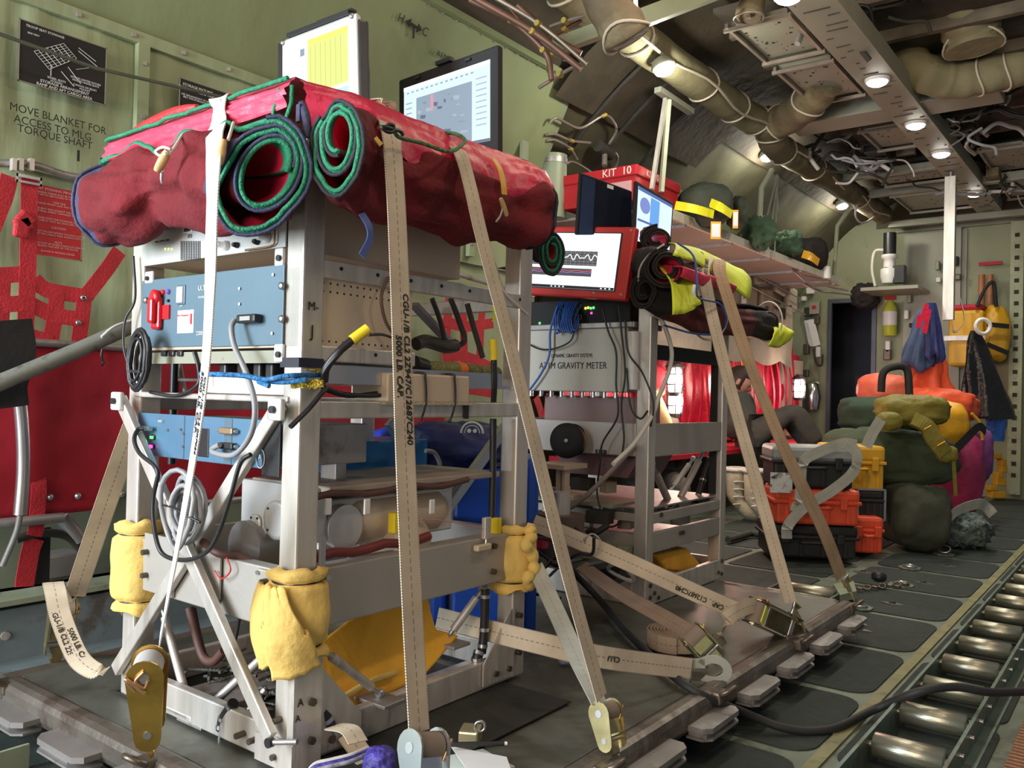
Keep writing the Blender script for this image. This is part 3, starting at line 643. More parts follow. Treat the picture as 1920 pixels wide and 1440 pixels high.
L_ = [('SEAT STOWING PROCEDURE', .5, .95, .0075), ('WARNING: STRAPS MUST BE TIGHT BEFORE\nSEAT BACKS ARE FOLDED UP AND LOCKED', .5, .88, .0052), ('STEP ONE\nRELEASE FRONT LEGS AND SWING UP', .5, .76, .0055), ('FOLD SEAT PAN AGAINST THE SEAT BACK\nAND ROLL FABRIC TOWARDS THE WALL', .5, .65, .0055), ('SECURE WITH THE STOWAGE STRAPS\nAND CHECK THAT ALL ENDS ARE TUCKED', .5, .52, .0055), ('CAUTION', .5, .42, .0065), ('DO NOT ALLOW HOOKS TO HANG LOOSE\nINTO THE CARGO AREA DURING FLIGHT', .5, .33, .0055), ('NOTE\nBACKS STAY UP WHEN CARGO IS CARRIED\nALONG THE SIDE OF THE FLOOR', .5, .18, .0055), ('LOWER IN REVERSE ORDER', .5, .07, .0055)]
placard(c_.y, c2.y, c2.z, c_.z, -2.66, PLACR, 'instruction_placard', 'red fabric placard with fine white lettering on the green wall lining', L_, PINK)
# seat-back webbing net hung from the rail (X=-2.62)
def web(t, pts, w=.046, X=-2.62, seg=6, name='strap', m=REDWEB):
    P = bez([ax(x, y, X+dx) for x, y, dx in [(p+(0,))[:3] if len(p) < 3 else p for p in pts]], seg)
    rnd = random.Random(len(pts)*31+int(pts[0][0])); P = [p+V((.004*nz(p, 14, 3), 0, 0)) for p in P]
    tg = (P[-1]-P[0]).normalized(); side = tg.cross(V((1, 0, 0))).normalized()
    return MB().ribbon(P, side, w, .003).build(name, m, t)
t = thing('seat_back_net', ax(100, 640, -2.62), 'red webbing seat-back net hanging on the left wall from the curved rail', 'webbing net')
for pts in ([(56, 330), (54, 420), (52, 500), (46, 650)], [(18, 330), (8, 370), (-20, 440)], [(5, 515), (2, 580), (-2, 650)], [(103, 535), (105, 580), (95, 640)], [(160, 545), (154, 590), (146, 650)], [(225, 470), (200, 505), (162, 555)],
            [(-10, 517), (25, 515), (55, 512)], [(-10, 572), (25, 570), (50, 568)], [(-10, 628), (30, 626), (50, 628)], [(64, 525), (85, 542), (110, 548), (160, 556)], [(60, 572), (85, 584), (108, 592), (155, 600)], [(52, 630), (75, 636), (95, 645)]):
    web(t, pts)
kn = MB()
for k, (x, y, r_) in enumerate([(44, 420, .025), (40, 430, .02), (48, 412, .02)]): q = ax(x, y, -2.60); kn.box(q, (.02, .05, .045), Matrix.Rotation(.5+k, 3, 'X'), 0, 1, .012)
kn.build('knot', REDWEB, t)
hk = MB(); q = ax(54, 332, -2.61); hk.bb(q-V((.004, .035, .005)), q+V((.004, .035, .004))).bb(q-V((.004, .035, .02)), q+V((.004, .035, -.014))).bb(q-V((.004, .035, .02)), q+V((.004, -.03, .004))).bb(q+V((-.004, .03, -.02)), q+V((.004, .035, .004)))
hk.build('buckle', STEEL, t)
gr = MB()
for x, y in ((156, 558), (147, 605), (157, 559)): q = ax(x, y, -2.612); gr.lathe(q, (1, 0, 0), [(.007, 0), (.009, .002), (.004, .003)], 12)
gr.build('grommet', STEEL, t)
t = thing('seat_back_net', ax(880, 660, -2.62), 'red webbing net seen through the gap right of the perforated case', 'webbing net')
for pts in ([(842, 560), (838, 650), (845, 760)], [(905, 555), (900, 650), (898, 740)], [(868, 570), (870, 660), (872, 750)], [(830, 600), (870, 612), (925, 606)], [(830, 672), (870, 668), (925, 690)], [(835, 735), (880, 730), (930, 738)], [(1005, 745), (1020, 790)], [(1030, 740), (1018, 800)]): web(t, pts, .05)
# folded red seats below: fabric sheet on tube frames
t = thing('troop_seat', (-2.45, 1.3, .44), 'folded red fabric troop seat along the left wall with bare tube frame', 'seat')
def seatf(u, v):
    y = -.2+2.9*v; z = .455+.47*u; b = .02*math.sin(math.pi*u)
    if 1.27 < y < 1.40: z = max(z, .455+.16*math.sin(math.pi*(y-1.27)/.13)**.5)
    return V((-2.45+b+.018*nz((y, z, 1), 4)+.006*nz((y, z, 2), 14), y, z))
m = MB().grid(seatf, 26, 150); o = m.build('seat_fabric', REDFAB, t); sm_ = o.modifiers.new('thickness', 'SOLIDIFY'); sm_.thickness = .006
m = MB(); m.tube([(-2.44, -.5, .93), (-2.44, 2.9, .93)], .011, 8); m.tube([(-2.42, -.5, .447), (-2.42, 1.12, .447)], .014, 8); m.tube([(-2.43, 1.35, .447), (-2.43, 2.9, .447)], .012, 8)
m.build('cross_tube', ALUD, t)
q0, q1, q2 = ax(34, 720, -2.36), ax(42, 800, -2.36), ax(38, 965, -2.36)
MB().tube(bez([ax(28, 650, -2.38), q0, q1, ax(44, 880, -2.36), q2], 6), .017, 12).build('leg', STEEL, t)
MB().tube(bez([q2, ax(30, 1000, -2.38), ax(5, 1060, -2.42)], 5), .008, 8).build('leg_brace', ALUD, t)
sn = MB()
for x, y in ((94, 932), (146, 930), (228, 926)): sn.lathe(ax(x, y, -2.435), (1, 0, 0), [(.01, 0), (.01, .004), (.004, .008)], 12)
sn.build('snap', STEEL, t)
web(t, [(72, 870), (72, 930), (68, 990), (64, 1005)], .04, -2.43); 
hk = MB().tube(bez([ax(192, 655, -2.42), ax(190, 668, -2.42), ax(194, 680, -2.42), ax(190, 686, -2.42)], 4), .004, 6).build('hook', BLACK, t)
tag(web(None, [(18, 600), (25, 660), (8, 720), (12, 765)], .11, -2.34, 6, 'black_strap', mat('black_webbing', (.02, .02, .022), .7, bump=.2)), 'wide black strap wrapped over the seat tube at the left edge', 'strap')
tag(web(None, [(66, 1010), (58, 1030), (50, 1070), (46, 1100)], .05, -2.5, 6, 'red_strap'), 'short red strap hanging below the folded red seat', 'strap')
tag(MB().ribbon([ax(78, 990, -2.52), ax(75, 1095, -2.52)], YX, .05).build('black_strap', BLACKM), 'dark strap hanging beside the short red strap under the seat', 'strap')
# grey diagonal pole across the seats
t = MB().tube([ax(-60, 742, -2.30), ax(150, 655, -2.28), ax(320, 578, -2.26), ax(560, 470, -2.2)], .021, 12)
tag(t.build('grey_pole', mat('grey_pole', (.25, .26, .23), .5, .3, var=.15, wear=(.15, .15, .13), wscale=25)), 'long grey pole slanting across the red seats behind the front rack', 'pole')
tag(MB().tube(bez([ax(190, 632, -2.25), ax(215, 612, -2.25), ax(250, 600, -2.25)], 6), .004, 6).build('thin_rope', WHITEC), 'thin white cord above the slanting grey pole', 'cord')
# wall cable stretched across the placards
tag(MB().tube([ax(-20, 57, -2.55), ax(180, 128, -2.55), ax(430, 185, -2.55)], .006, 6).build('static_line_cable', mat('dark_wire', (.09, .10, .07), .5)), 'dark steel cable stretched across the wall in front of the black placards', 'cable')
# metalwork under the seat
m = MB(); m.tube(bez([ax(30, 1012, -2.5), ax(70, 1000, -2.5), ax(125, 1005, -2.5), ax(160, 1040, -2.5)], 5), .012, 8); m.tube([ax(115, 968, -2.5), ax(150, 1012, -2.5)], .022, 8, 1); m.bb(ax(100, 1060, -2.7)-V((.05, .07, .04)), ax(100, 1060, -2.7)+V((.04, .07, .04)), 1, .01)
t = thing('seat_support', ax(100, 1060, -2.55), 'metal bracket and bent tube under the folded red seat', 'bracket'); m.build('bracket_arm', [DARKM, ALUD], t)
m = MB(); rnd = random.Random(4)
for k in range(7): q = ax(188+rnd.uniform(-10, 10), 890+k*12, -2.5); m.lathe(q, (.3, .2*rnd.uniform(-1, 1), 1), [(.022, -.012), (.026, 0), (.022, .012)], 10, rnd.choice((0, 1)))
tag(m.build('hydraulic_fitting', [DARKM, STEEL]), 'dark metal fitting seen through the notch in the red seat fabric', 'fitting')
# ================================================================== PALLET
PALM = mat('pallet_skin', (.155, .16, .135), .42, .45, var=.25, vs=3, bump=.1, bs=30, wear=(.10, .10, .08), wscale=4, wamt=.5)
PALR = mat('pallet_rail', (.19, .165, .14), .42, .6, var=.3, vs=8, bump=.25, bs=40, wear=(.13, .10, .08), wscale=9, wamt=.52)
PX0, PX1, PY0, PY1, PZ = -2.20, -.83, .86, 3.10, .12
pal = thing('cargo_pallet', (-1.5, 2, .04), 'worn aluminium cargo pallet on the floor carrying both instrument racks', 'pallet')
m = MB().bb((PX0+.05, PY0+.05, .065), (PX1-.05, PY1-.05, PZ)); m.build('deck', PALM, pal)
for a, b in (((PX1-.055, PY0, .06), (PX1, PY1, PZ+.004)), ((PX0, PY0, .06), (PX0+.055, PY1, PZ+.004)), ((PX0+.05, PY0, .06), (PX1-.05, PY0+.055, PZ+.004)), ((PX0+.05, PY1-.055, .06), (PX1-.05, PY1, PZ+.004))):
    m = MB().bb(a, b, 0, .018); m.build('edge_rail', PALR, pal)
def lip(c, ax_, L=.17, D=.055):
    c = V(c); m = MB(); u = YX if ax_ == 'x' else XX
    n = {'x': XX, 'y': -YX}[ax_]
    pts = [c-u*L/2, c-u*L/2+n*D*.7, c-u*(L/2-.02)+n*D, c+u*(L/2-.02)+n*D, c+u*L/2+n*D*.7, c+u*L/2]
    m.poly(pts, (0, 0, -.012))
    m.poly([p+V((0, 0, -.024)) for p in pts], (0, 0, -.005)); m.poly([c-u*L*.44-V((0, 0, .012)), c-u*L*.44+n*D*.8-V((0, 0, .012)), c+u*L*.2+n*D*.8-V((0, 0, .012)), c+u*L*.2-V((0, 0, .012))], (0, 0, -.012), 0)
    return m.build('lip', [ALUD, DARKM], pal)
for k in range(8): lip((PX1-.004, 3.02-.278*k-.05, .086), 'x', .185)
for k in range(5): lip((-.95-.27*k, PY0+.004, .086), 'y', .185)
# rollers under the pallet sit on the floor
RUST = mat('oily_steel', (.16, .13, .10), .4, .7, var=.3, vs=20)
def pallet_ring(q, lbl, d=(1, 0, 0)):
    q = V(q); d = V(d); s = V((-d.y, d.x, 0)); t = thing('pallet_ring', q, lbl, 'tie-down ring', 'rings along the pallet edge')
    P = [q+s*(.022*math.cos(a))+d*(.012+.018*math.sin(a))+V((0, 0, .012+.012*math.sin(a))) for a in [k*math.pi/9 for k in range(18)]]
    MB().tube(P, .006, 7, closed=True).build('ring', RUST, t)
    MB().box(q-d*.01+V((0, 0, -.005)), (.03, .05, .03) if abs(d.x) > .5 else (.05, .03, .03), None, 0, 1, .006).build('bracket', RUST, t)
    return t
pallet_ring((-.82, 1.40, .112), 'pallet edge ring holding the ratchet right of the black mat'); pallet_ring((-.82, 1.93, .112), 'pallet edge ring with the large flat hook'); pallet_ring((-.82, 2.50, .112), 'pallet edge ring by the two crossing straps'); pallet_ring((-.83, 3.06, .112), 'pallet ring at the far corner')
pallet_ring((-2.14, .86, .112), 'pallet ring at the near left corner', (0, -1, 0)); pallet_ring((-1.5, .85, .112), 'pallet ring under the hanging gold ratchet', (0, -1, 0))
# black rubber mats under the front rack
MATB = mat('black_rubber_mat', (.022, .023, .02), .6, var=.3, vs=20)
m = MB(); m.poly([(-1.87, .99, .1245), (-1.05, 1.05, .1245), (-1.05, 1.62, .1245), (-1.87, 1.62, .1245)], (0, 0, .003))
tag(m.build('rubber_mat', MATB), 'thin black rubber mat under the front rack on the pallet', 'mat')

# ================================================================== FRONT RACK
X0, X1, Y0, Y1, ZB = -1.845, -1.243, .99, 1.70, .1285
PW = .05
rk = thing('instrument_rack', ((X0+X1)/2, (Y0+Y1)/2, ZB), 'front bare aluminium instrument rack, strapped to the near end of the pallet under red quilts', 'rack')
def post(cx, cy, z0, z1, w=PW, t=.006, par=rk, mm=ALU):
    return MB().box((cx, cy, (z0+z1)/2), (w, w, z1-z0), None, 0, 1, .004).build('post', mm, par)
h = PW/2
P_A = (X1-h, Y0+h); P_B = (X1-h, Y1-h); P_L = (X0+h, Y0+h); P_D = (X0+h, Y1-h)
for c in (P_A, P_B, P_L, P_D): post(c[0], c[1], ZB, 1.285)
def rail(a, b, w, hh, name='rail', par=rk, mm=ALU, bev=.003, up=(0, 0, 1), z0=None):
    return MB().bar(a, b, w, hh, up, 0, bev).build(name, mm, par)
# base frame of tall channel
for a, b in (((X1-.012, Y0+PW, ZB+.032), (X1-.012, Y1-PW, ZB+.032)), ((X0+.012, Y0+PW, ZB+.032), (X0+.012, Y1-PW, ZB+.032)), ((X0+PW, Y0+.012, ZB+.032), (X1-PW, Y0+.012, ZB+.032)), ((X0+PW, Y1-.012, ZB+.032), (X1-PW, Y1-.012, ZB+.032))):
    rail(a, b, .022, .064, 'base_rail')
rail((X1-.08, Y0+.02, ZB+.01), (X1-.08, Y1-.02, ZB+.01), .12, .012, 'base_plate'); rail((X0+.2, Y0+.0, ZB+.01), (X0+.2, Y1-.02, ZB+.01), .16, .012, 'base_plate')
rail((X0+.02, Y0+.3, ZB+.012), (X1-.02, Y0+.3, ZB+.012), .08, .02, 'base_plate', mm=ALUD)
# heavy lower beams (anti-vibration frame)
BEAM = mat('beam_aluminium', (.44, .41, .37), .48, .4, var=.1, vs=3, bump=.05, bs=80, wear=(.30, .27, .24), wscale=2, wamt=.6, stretch=(1, .3, 1))
for a, b in (((X1-.010, Y0+PW-.004, .427), (X1-.010, Y1-PW, .427)), ((X0+.010, Y0+PW, .427), (X0+.010, Y1-PW, .427)), ((X0+PW-.004, Y0+.008, .427), (X1-PW, Y0+.008, .427)), ((X0+PW, Y1-.008, .427), (X1-PW, Y1-.008, .427))):
    rail(a, b, .012, .112, 'side_beam', mm=BEAM)
rail((X0+.02, Y0+.02, .48), (X1-.02, Y0+.02, .48), .03, .005, 'beam_flange', mm=BEAM); rail((X1-.03, Y0+.05, .481), (X1-.03, Y1-.05, .481), .04, .005, 'beam_flange', mm=BEAM)
# mid and upper rails
rail((X1-.008, Y0+PW-.006, .782), (X1-.008, Y1-.02, .782), .014, .034, 'middle_rail'); rail((X0+.008, Y0+.04, .782), (X0+.008, Y1-.02, .782), .014, .034, 'middle_rail')
rail((X0+.03, Y0+.005, .80), (X1-.03, Y0+.005, .80), .02, .012, 'middle_rail'); rail((X0+.03, Y1-.01, .782), (X1-.03, Y1-.01, .782), .02, .034, 'middle_rail')
for zz, hh in ((1.048, .036), (.888, .030)):
    rail((X1-.006, Y0+PW-.006, zz), (X1-.006, Y1-.02 if zz > 1 else Y0+.30, zz), .010, hh, 'upper_rail'); 
    m = MB()
    for k in range(7 if zz > 1 else 3): yy = Y0+.09+.095*k; m.cyl((X1-.0012, yy, zz+.004), (X1+.0004, yy, zz+.004), .004, 8)
    m.build('hole', BLACKM, rk)
rail((X0+.006, Y0+.04, 1.048), (X0+.006, Y1-.02, 1.048), .01, .036, 'upper_rail'); rail((X0+.03, Y1-.006, 1.048), (X1-.03, Y1-.006, 1.048), .01, .036, 'upper_rail')
rail((X0+.03, Y1-.01, 1.25), (X1-.03, Y1-.01, 1.25), .02, .04, 'upper_rail'); rail((X1-.01, Y0+.04, 1.25), (X1-.01, Y1-.03, 1.25), .02, .04, 'upper_rail'); rail((X0+.03, Y0+.01, 1.26), (X1-.03, Y0+.01, 1.26), .02, .04, 'upper_rail')
# white square corner brackets on the 19-inch posts
m = MB()
for px, py in ((525, 482), (524, 662)): q = ay(px, py, Y0-.004); m.box(q, (.026, .008, .034), None, 0, 1, .004); m.cyl(q+V((.004, -.004, -.003)), q+V((.004, -.009, -.003)), .006, 10, 1)
for px, py in ((281, 520), (245, 750), (538, 1100)):
    q = ay(px, py, Y0-.004)
    if py < 700: m.box(q, (.032, .008, .026), None, 0, 1, .004); m.cyl(q+V((0, -.004, -.003)), q+V((0, -.009, -.003)), .005, 10, 1)
m.build('corner_bracket', [WHITEP, BLACK], rk)
# crossed diagonal braces on the near face
def brace(p0, p1, y, w=.030):
    a, b = ay(*p0, y), ay(*p1, y); return MB().bar(a, b, w, .016, (0, -1, 0), 0, .003)
brace((226, 748), (508, 1384), Y0-.028).build('diagonal_brace', ALU, rk); brace((527, 757), (218, 1256), Y0-.010).build('diagonal_brace', ALU, rk)
m = MB()
for px, py, yy in ((220, 752, Y0-.04), (518, 768, Y0-.03)): q = ay(px, py, yy); m.box(q, (.04, .012, .04), None, 0, 1, .004); m.cyl(q+V((0, -.005, 0)), q+V((0, -.013, 0)), .007, 10, 1)
q = ay(506, 1392, Y0-.045); m.cyl(q, q+V((.05, .02, .008)), .005, 8, 2); m.cyl(q+V((0, -.006, 0)), q+V((0, .006, 0)), .009, 10, 1)
m.build('brace_bolt', [WHITEP, BLACK, ALUD], rk)
# plates and details on the near lower beam
m = MB(); q = ay(500, 1100, Y0-.003); m.box(q, (.055, .006, .062), None, 0, 1, .003)
for dx in (-.022, .022):
    for dz in (-.024, .024): m.cyl(q+V((dx, -.003, dz)), q+V((dx, -.008, dz)), .004, 8, 1)
m.bb(ay(276, 1018, Y0)-V((0, .006, .1)), ay(330, 1010, Y0)+V((0, 0, 0))); 
q = ay(395, 1092, Y0-.006); m.poly([q+V((-.07, 0, .07)), q+V((.03, 0, .06)), q+V((.03, 0, -.03)), q+V((0, 0, -.06)), q+V((-.05, 0, 0))], (0, .004, 0))
m.build('beam_plate', [BEAM, STEEL], rk)
# gussets at the post feet
for (cx, cy, s) in ((X1+.002, Y1-PW, -1), (X1+.002, Y0+PW, 1)):
    MB().poly([(cx, cy, ZB+.17), (cx, cy+s*.015, ZB+.17), (cx, cy+s*.115, ZB+.06), (cx, cy+s*.115, ZB+.01), (cx, cy, ZB+.01)], (.004, 0, 0)).build('gusset', ALU, rk)
MB().bb((X1, Y0-.01, ZB), (X1+.018, Y0+.055, ZB+.20)).bb((X1-.09, Y0-.012, ZB), (X1+.018, Y0-.002, ZB+.05)).build('gusset', ALU, rk)
m = MB()
for (x, y, z) in [(X1+.006, Y1-.07, ZB+.03), (X1+.006, Y1-.12, ZB+.03), (X1+.006, Y1-.03, ZB+.1), (X1+.006, Y1-.03, ZB+.06), (X1+.006, Y1-.03, ZB+.15), (X1+.006, Y0+.09, ZB+.03), (X1+.006, Y0+.13, ZB+.03), (X1+.02, Y0+.03, ZB+.12), (X1+.02, Y0+.03, ZB+.05), (X1+.003, Y0+.06, .475), (X1, Y1-.13, .46), (X1, Y1-.13, .40)]:
    m.cyl((x-.006, y, z), (x+.006, y, z), .0075, 6)
for (x, z) in ((X1-.03, ZB+.085), (X1-.03, ZB+.02), (X1-.1, ZB+.03), (X1-.14, ZB+.03), (X0+.11, .46), (X0+.11, .41), (X1-.075, .46)): m.cyl((x, Y0-.02, z), (x, Y0+.004, z), .006, 6)
m.build('bolt', mat('dark_bolt', (.12, .10, .08), .4, .7), rk)
# handwriting on the frame
for body, px, py, s_, r_ in (('A', 563, 1318, .014, 0), ('A', 558, 1348, .012, 0), ('3 B', 862, 1326, .018, 0), ('J', 585, 622, .022, 0), ('M-', 587, 575, .016, .3), ('B', 967, 1182, .014, 0), ('B', 966, 1208, .013, 0)):
    q = ax(px, py, X1+.0185 if py > 1300 and px < 600 else X1+.001); text(rk, body, q, YX, ZU, s_, INK, 'handwriting')
# ------------------------------------------------ yellow foam wraps on the posts
FOAM = mat('yellow_foam', (.76, .53, .15), .85, var=.06, vs=6, bump=.3, bs=60, wear=(.68, .44, .09), wscale=8, wamt=.56)
FOAMO = mat('orange_yellow_foam', (.90, .46, .04), .8, var=.06, vs=3, bump=.2, bs=60, wear=(.74, .34, .03), wscale=3, wamt=.55)
def foam(cx, cy, z0, z1, r, lbl, seed, flop=None):
    t = thing('foam_wrap', (cx, cy, z0), lbl, 'foam padding')
    def fn(u, v):
        a = 2*math.pi*u; f = 1+.12*nz((math.cos(a)*2, math.sin(a)*2, v*3+seed), 1)
        pin = 1-.22*math.exp(-((v-.86)/.025)**2)-.20*math.exp(-((v-.14)/.03)**2)
        ends = 1+.10*math.exp(-((v-1)/.06)**2)+.14*math.exp(-((v-0)/.08)**2); bulge = .90+.20*math.sin(math.pi*v)**.8
        rr_ = r*f*pin*ends*bulge; zz = z0+(z1-z0)*v
        if v > .97 or v < .03: zz += .012*nz((a, seed, v), 1.5)
        if v >= .999 or v <= .001: rr_ = max(r*.66, .037)
        k = 1+.12*(abs(math.cos(2*a))**2)*0
        return V((cx+rr_*math.cos(a)*k, cy+rr_*math.sin(a)*k, zz))
    m = MB().grid(fn, 36, 44, 0, True); m.build('pad', FOAM, t)
    for v in (.86, .14):
        MB().tube([V((cx+r*.80*math.cos(a), cy+r*.80*math.sin(a), z0+(z1-z0)*v)) for a in [k*math.pi/12 for k in range(24)]], .0025, 5, closed=True).build('tie', BLACK, t)
    if flop: flop(t)
    return t
def flopA(t):
    cx, cy = P_A; z0, z1 = ay(556, 1238, 1.0).z, ay(556, 1068, 1.0).z
    for k, (c0, c1, h0, h1, v1) in enumerate(((-75, -35, 16, 42, 1.10), (-110, -95, 20, 26, 1.04))):
        def fn(u, v):
            a = math.radians(c0+(c1-c0)*v+(u-.5)*2*(h0+(h1-h0)*v)); vv = .16+(v1-.16)*v; r = .056*(.93+.20*math.sin(math.pi*min(1, vv)))*1.06+.006*math.sin(math.pi*v)
            return V((cx+r*math.cos(a), cy+r*math.sin(a), z1-(z1-z0)*vv+.010*nz((u*4, v*3, k), 1)+.02*(u-.5)*(v > .5)))
        o = MB().grid(fn, 18, 22).build('flap', FOAM, t); s_ = o.modifiers.new('t', 'SOLIDIFY'); s_.thickness = .010
def flopB(t):
    P = bez([ax(990, 988, X1+.03), ax(998, 1005, X1+.04), ax(985, 1020, X1+.05), ax(998, 1040, X1+.05), ax(1000, 1068, X1+.05), ax(988, 1085, X1+.05), ax(995, 1100, X1+.04)], 6)
    MB().tube(P, [.010+.006*abs(math.sin(i*.6)) for i in range(len(P))], 10).build('flap', FOAM, t)
foam(P_A[0], P_A[1], ay(556, 1238, 1.0).z, ay(556, 1068, 1.0).z, .056, 'yellow foam wrap on the near corner post of the front rack', 1, flopA)
foam(P_B[0], P_B[1], ax(965, 1110, X1).z, ax(965, 985, X1).z, .054, 'yellow foam wrap on the right-hand post of the front rack, with a curled edge', 5, flopB)
foam(P_L[0], P_L[1], ay(240, 1145, 1.0).z, ay(250, 975, 1.0).z, .055, 'yellow foam wrap on the left post of the front rack', 9)

# ------------------------------------------------ equipment in the front rack
SILV = mat('silver_panel', (.62, .62, .61), .38, .35, var=.05, vs=3, bump=.03, bs=100)
BEIGE = mat('beige_chassis', (.62, .50, .37), .45, .15, var=.06, vs=3, bump=.03, bs=60)
BLUEP = mat('steel_blue_panel', (.11, .18, .235), .42, .15, var=.1, vs=3, bump=.03, bs=80)
BLUEA = mat('sky_blue_anodised', (.14, .29, .45), .32, .45, var=.15, vs=4)
BLUED = mat('dark_blue_panel', (.09, .15, .20), .45, .1, var=.08)
FY = Y0-.004
def panel(t, p0, p1, m, name='front_panel', y=FY, th=.004):
    a, b = V(p0), V(p1); return MB().bb((a.x, y, a.z), (b.x, y+th, b.z), 0, .0015).build(name, m, t)
def P3(x, z, y=FY): return V((x, y, z))
def Q(px, py, y=FY): return ay(px, py, y)
# top silver test unit
t = thing('power_supply', (-1.545, 1.3, 1.085), 'silver rack unit with a punched grille and knobs, topmost in the front rack', 'instrument')
MB().bb((-1.79, FY+.004, 1.085), (-1.30, Y0+.50, 1.215), 0, .002).build('case', BEIGE, t); panel(t, (-1.797, 0, 1.084), (-1.293, 0, 1.205), SILV)
m = MB()
for r in range(7):
    for c in range(12): q = Q(340+c*3.2, 455+r*5); m.bb((q.x-.0016, FY-.0006, q.z-.0035), (q.x+.0016, FY, q.z+.0035))
m.build('grille', BLACKM, t)
for px, py in ((425, 461), (502, 447)): q = Q(px, py); MB().lathe(q, (0, -1, 0), [(.010, 0), (.010, .006), (.007, .007), (.0065, .022), (.004, .024)], 16).build('knob', WHITEP, t)
for px, py in ((446, 460), (484, 454)): q = Q(px, py); MB().lathe(q, (0, -1, 0), [(.006, 0), (.006, .004), (.004, .012)], 12).build('connector', BLACK, t)
q = Q(302, 431); MB().cyl(q, q+V((0, -.012, 0)), .007).cyl(q+V((.014, 0, 0)), q+V((.014, -.012, 0)), .006).build('socket', STEEL, t)
q = Q(352, 428); MB().bb(q-V((.018, 0, .010)), q+V((.018, -.0006, .010))).build('sticker', WHITEP, t)
m = MB()
for k in range(9): m.bb(q+V((-.013+k*.0028, -.0012, -.007)), q+V((-.0118+k*.0028+.0008*(k % 2), -.0006, .003)))
m.build('barcode', INK, t); text(t, 'S/N 10045', q+V((0, -.0008, .006)), XX, ZU, .003, INK)
MB().bb(Q(272, 410)-V((.0, .001, 0)), Q(272, 410)+V((.003, 0, .001))).build('edge', STEEL, t)
for k, (px, py) in enumerate([(310, 467), (316, 467), (322, 467)]): q = Q(px, py); MB().box(q, (.004, .002, .004)).build('indicator', emis('led_amber', (.8, .9, .1), 2), t)
text(t, 'INPUT   OUTPUT   FAULT', Q(305, 452), XX, ZU, .0035, INK); text(t, 'DIGITAL\nTEST SET', Q(357, 443), XX, ZU, .003, INK)
MB().tube(bez([Q(518, 415)+V((0, -.006, 0)), Q(520, 445)+V((0, -.006, 0)), Q(512, 462)+V((0, -.006, 0)), Q(465, 470)+V((0, -.006, 0))], 5), .0022, 6).build('handle', mat('copper_tube', (.45, .25, .12), .35, .8), t)
# blue uninterruptible supply
t = thing('power_conditioner', (-1.545, 1.15, .90), 'steel-blue rack unit with a red switch guard, second from the top of the front rack', 'instrument')
UB = MB().bb((-1.787, FY+.004, .897), (-1.252, 1.284, 1.045), 0, .001); UB.build('case', BEIGE, t)
panel(t, (-1.795, 0, .903), (-1.532, 0, 1.052), BLUEP); panel(t, (-1.528, 0, .901), (-1.291, 0, 1.052), BLUEP, 'side_panel', FY-.002)
panel(t, (-1.546, 0, .903), (-1.528, 0, 1.052), BLUED, 'divider', FY-.001)
m = MB()
for zz in (1.022, 1.006, .912):
    for k in range(14): yy = 1.045+.017*k; m.cyl((-1.2525, yy, zz), (-1.2515, yy, zz), .0023, 6)
m.build('vent_hole', BLACKM, t)
q = Q(299, 588); g = MB(); g.box(q+V((0, -.006, 0)), (.034, .012, .07), None, 0, 1, .006); g.box(q+V((0, -.018, .005)), (.022, .014, .055), None, 0, 1, .006); g.box(q+V((-.024, -.002, .002)), (.022, .004, .03)); g.box(q+V((.028, -.002, .002)), (.03, .004, .03)); g.lathe(q+V((0, -.008, .034)), (0, -1, 0), [(.017, 0), (.017, .008), (.01, .011)], 16)
g.build('switch_guard', mat('red_guard', (.62, .015, .025), .3), t)
for px, py, c in ((307, 548, (.8, .02, .03)), (317, 547, (.15, .1, .5))): q = Q(px, py); MB().lathe(q, (0, -1, 0), [(.006, 0), (.0055, .004), (.002, .006)], 12).build('button', mat('button_'+str(px), c, .3), t)
for px, py in ((290, 549), (299, 548), (317, 564)): q = Q(px, py); MB().lathe(q, (0, -1, 0), [(.0035, 0), (.003, .004), (.001, .005)], 10).build('button', BLACK, t)
q = Q(341, 553); MB().box(q, (.030, .006, .042), None, 0, 1, .003).build('switch_frame', BLUED, t); MB().box(q+V((0, -.004, 0)), (.022, .006, .034), None, 0, 1, .002).build('switch_plate', WHITEP, t)
q = Q(348, 603); MB().bb(q-V((.030, 0, .024)), q+V((.030, -.0006, .024))).build('sticker', mat('pale_sticker', (.78, .68, .66), .5), t); MB().bb(q+V((-.027, -.001, .004)), q+V((.012, -.0006, .018))).build('sticker_band', WHITEP, t)
text(t, 'Micro Mechanical', q+V((-.008, -.0012, .013)), XX, ZU, .004, PLACR); MB().bb(q+V((.018, -.0012, -.006)), q+V((.025, -.0006, .016))).build('logo', PLACR, t)
text(t, 'ULTRA', Q(384, 540), XX, ZU, .010, CREAMINK); text(t, 'POWER SYSTEMS', Q(385, 557), XX, ZU, .0042, CREAMINK); text(t, '2200', Q(375, 625), XX, ZU, .008, CREAMINK)
text(t, '115V\n60 Hz', Q(341, 572), XX, ZU, .003, CREAMINK)
m = MB()
for px, py in ((528, 536), (528, 598), (273, 563)): q = Q(px, py, FY-.004); m.lathe(q, (0, -1, 0), [(.0075, 0), (.007, .003), (.003, .004)], 12)
m.build('screw', STEEL, t)
m = MB()
for px, py in ((449, 541), (449, 570), (512, 515), (510, 625)): q = Q(px, py, FY-.004); m.cyl(q, q+V((0, -.001, 0)), .003)
m.build('mark', CREAMINK, t)
q = Q(465, 598, FY-.012); MB().box(q+V((.004, 0, 0)), (.060, .020, .017), None, 0, 1, .004).build('plug', BLACK, t); MB().box(q+V((.006, -.011, 0)), (.032, .002, .008)).build('plug_plate', mat('grey_plate', (.35, .34, .32), .5, .4), t)
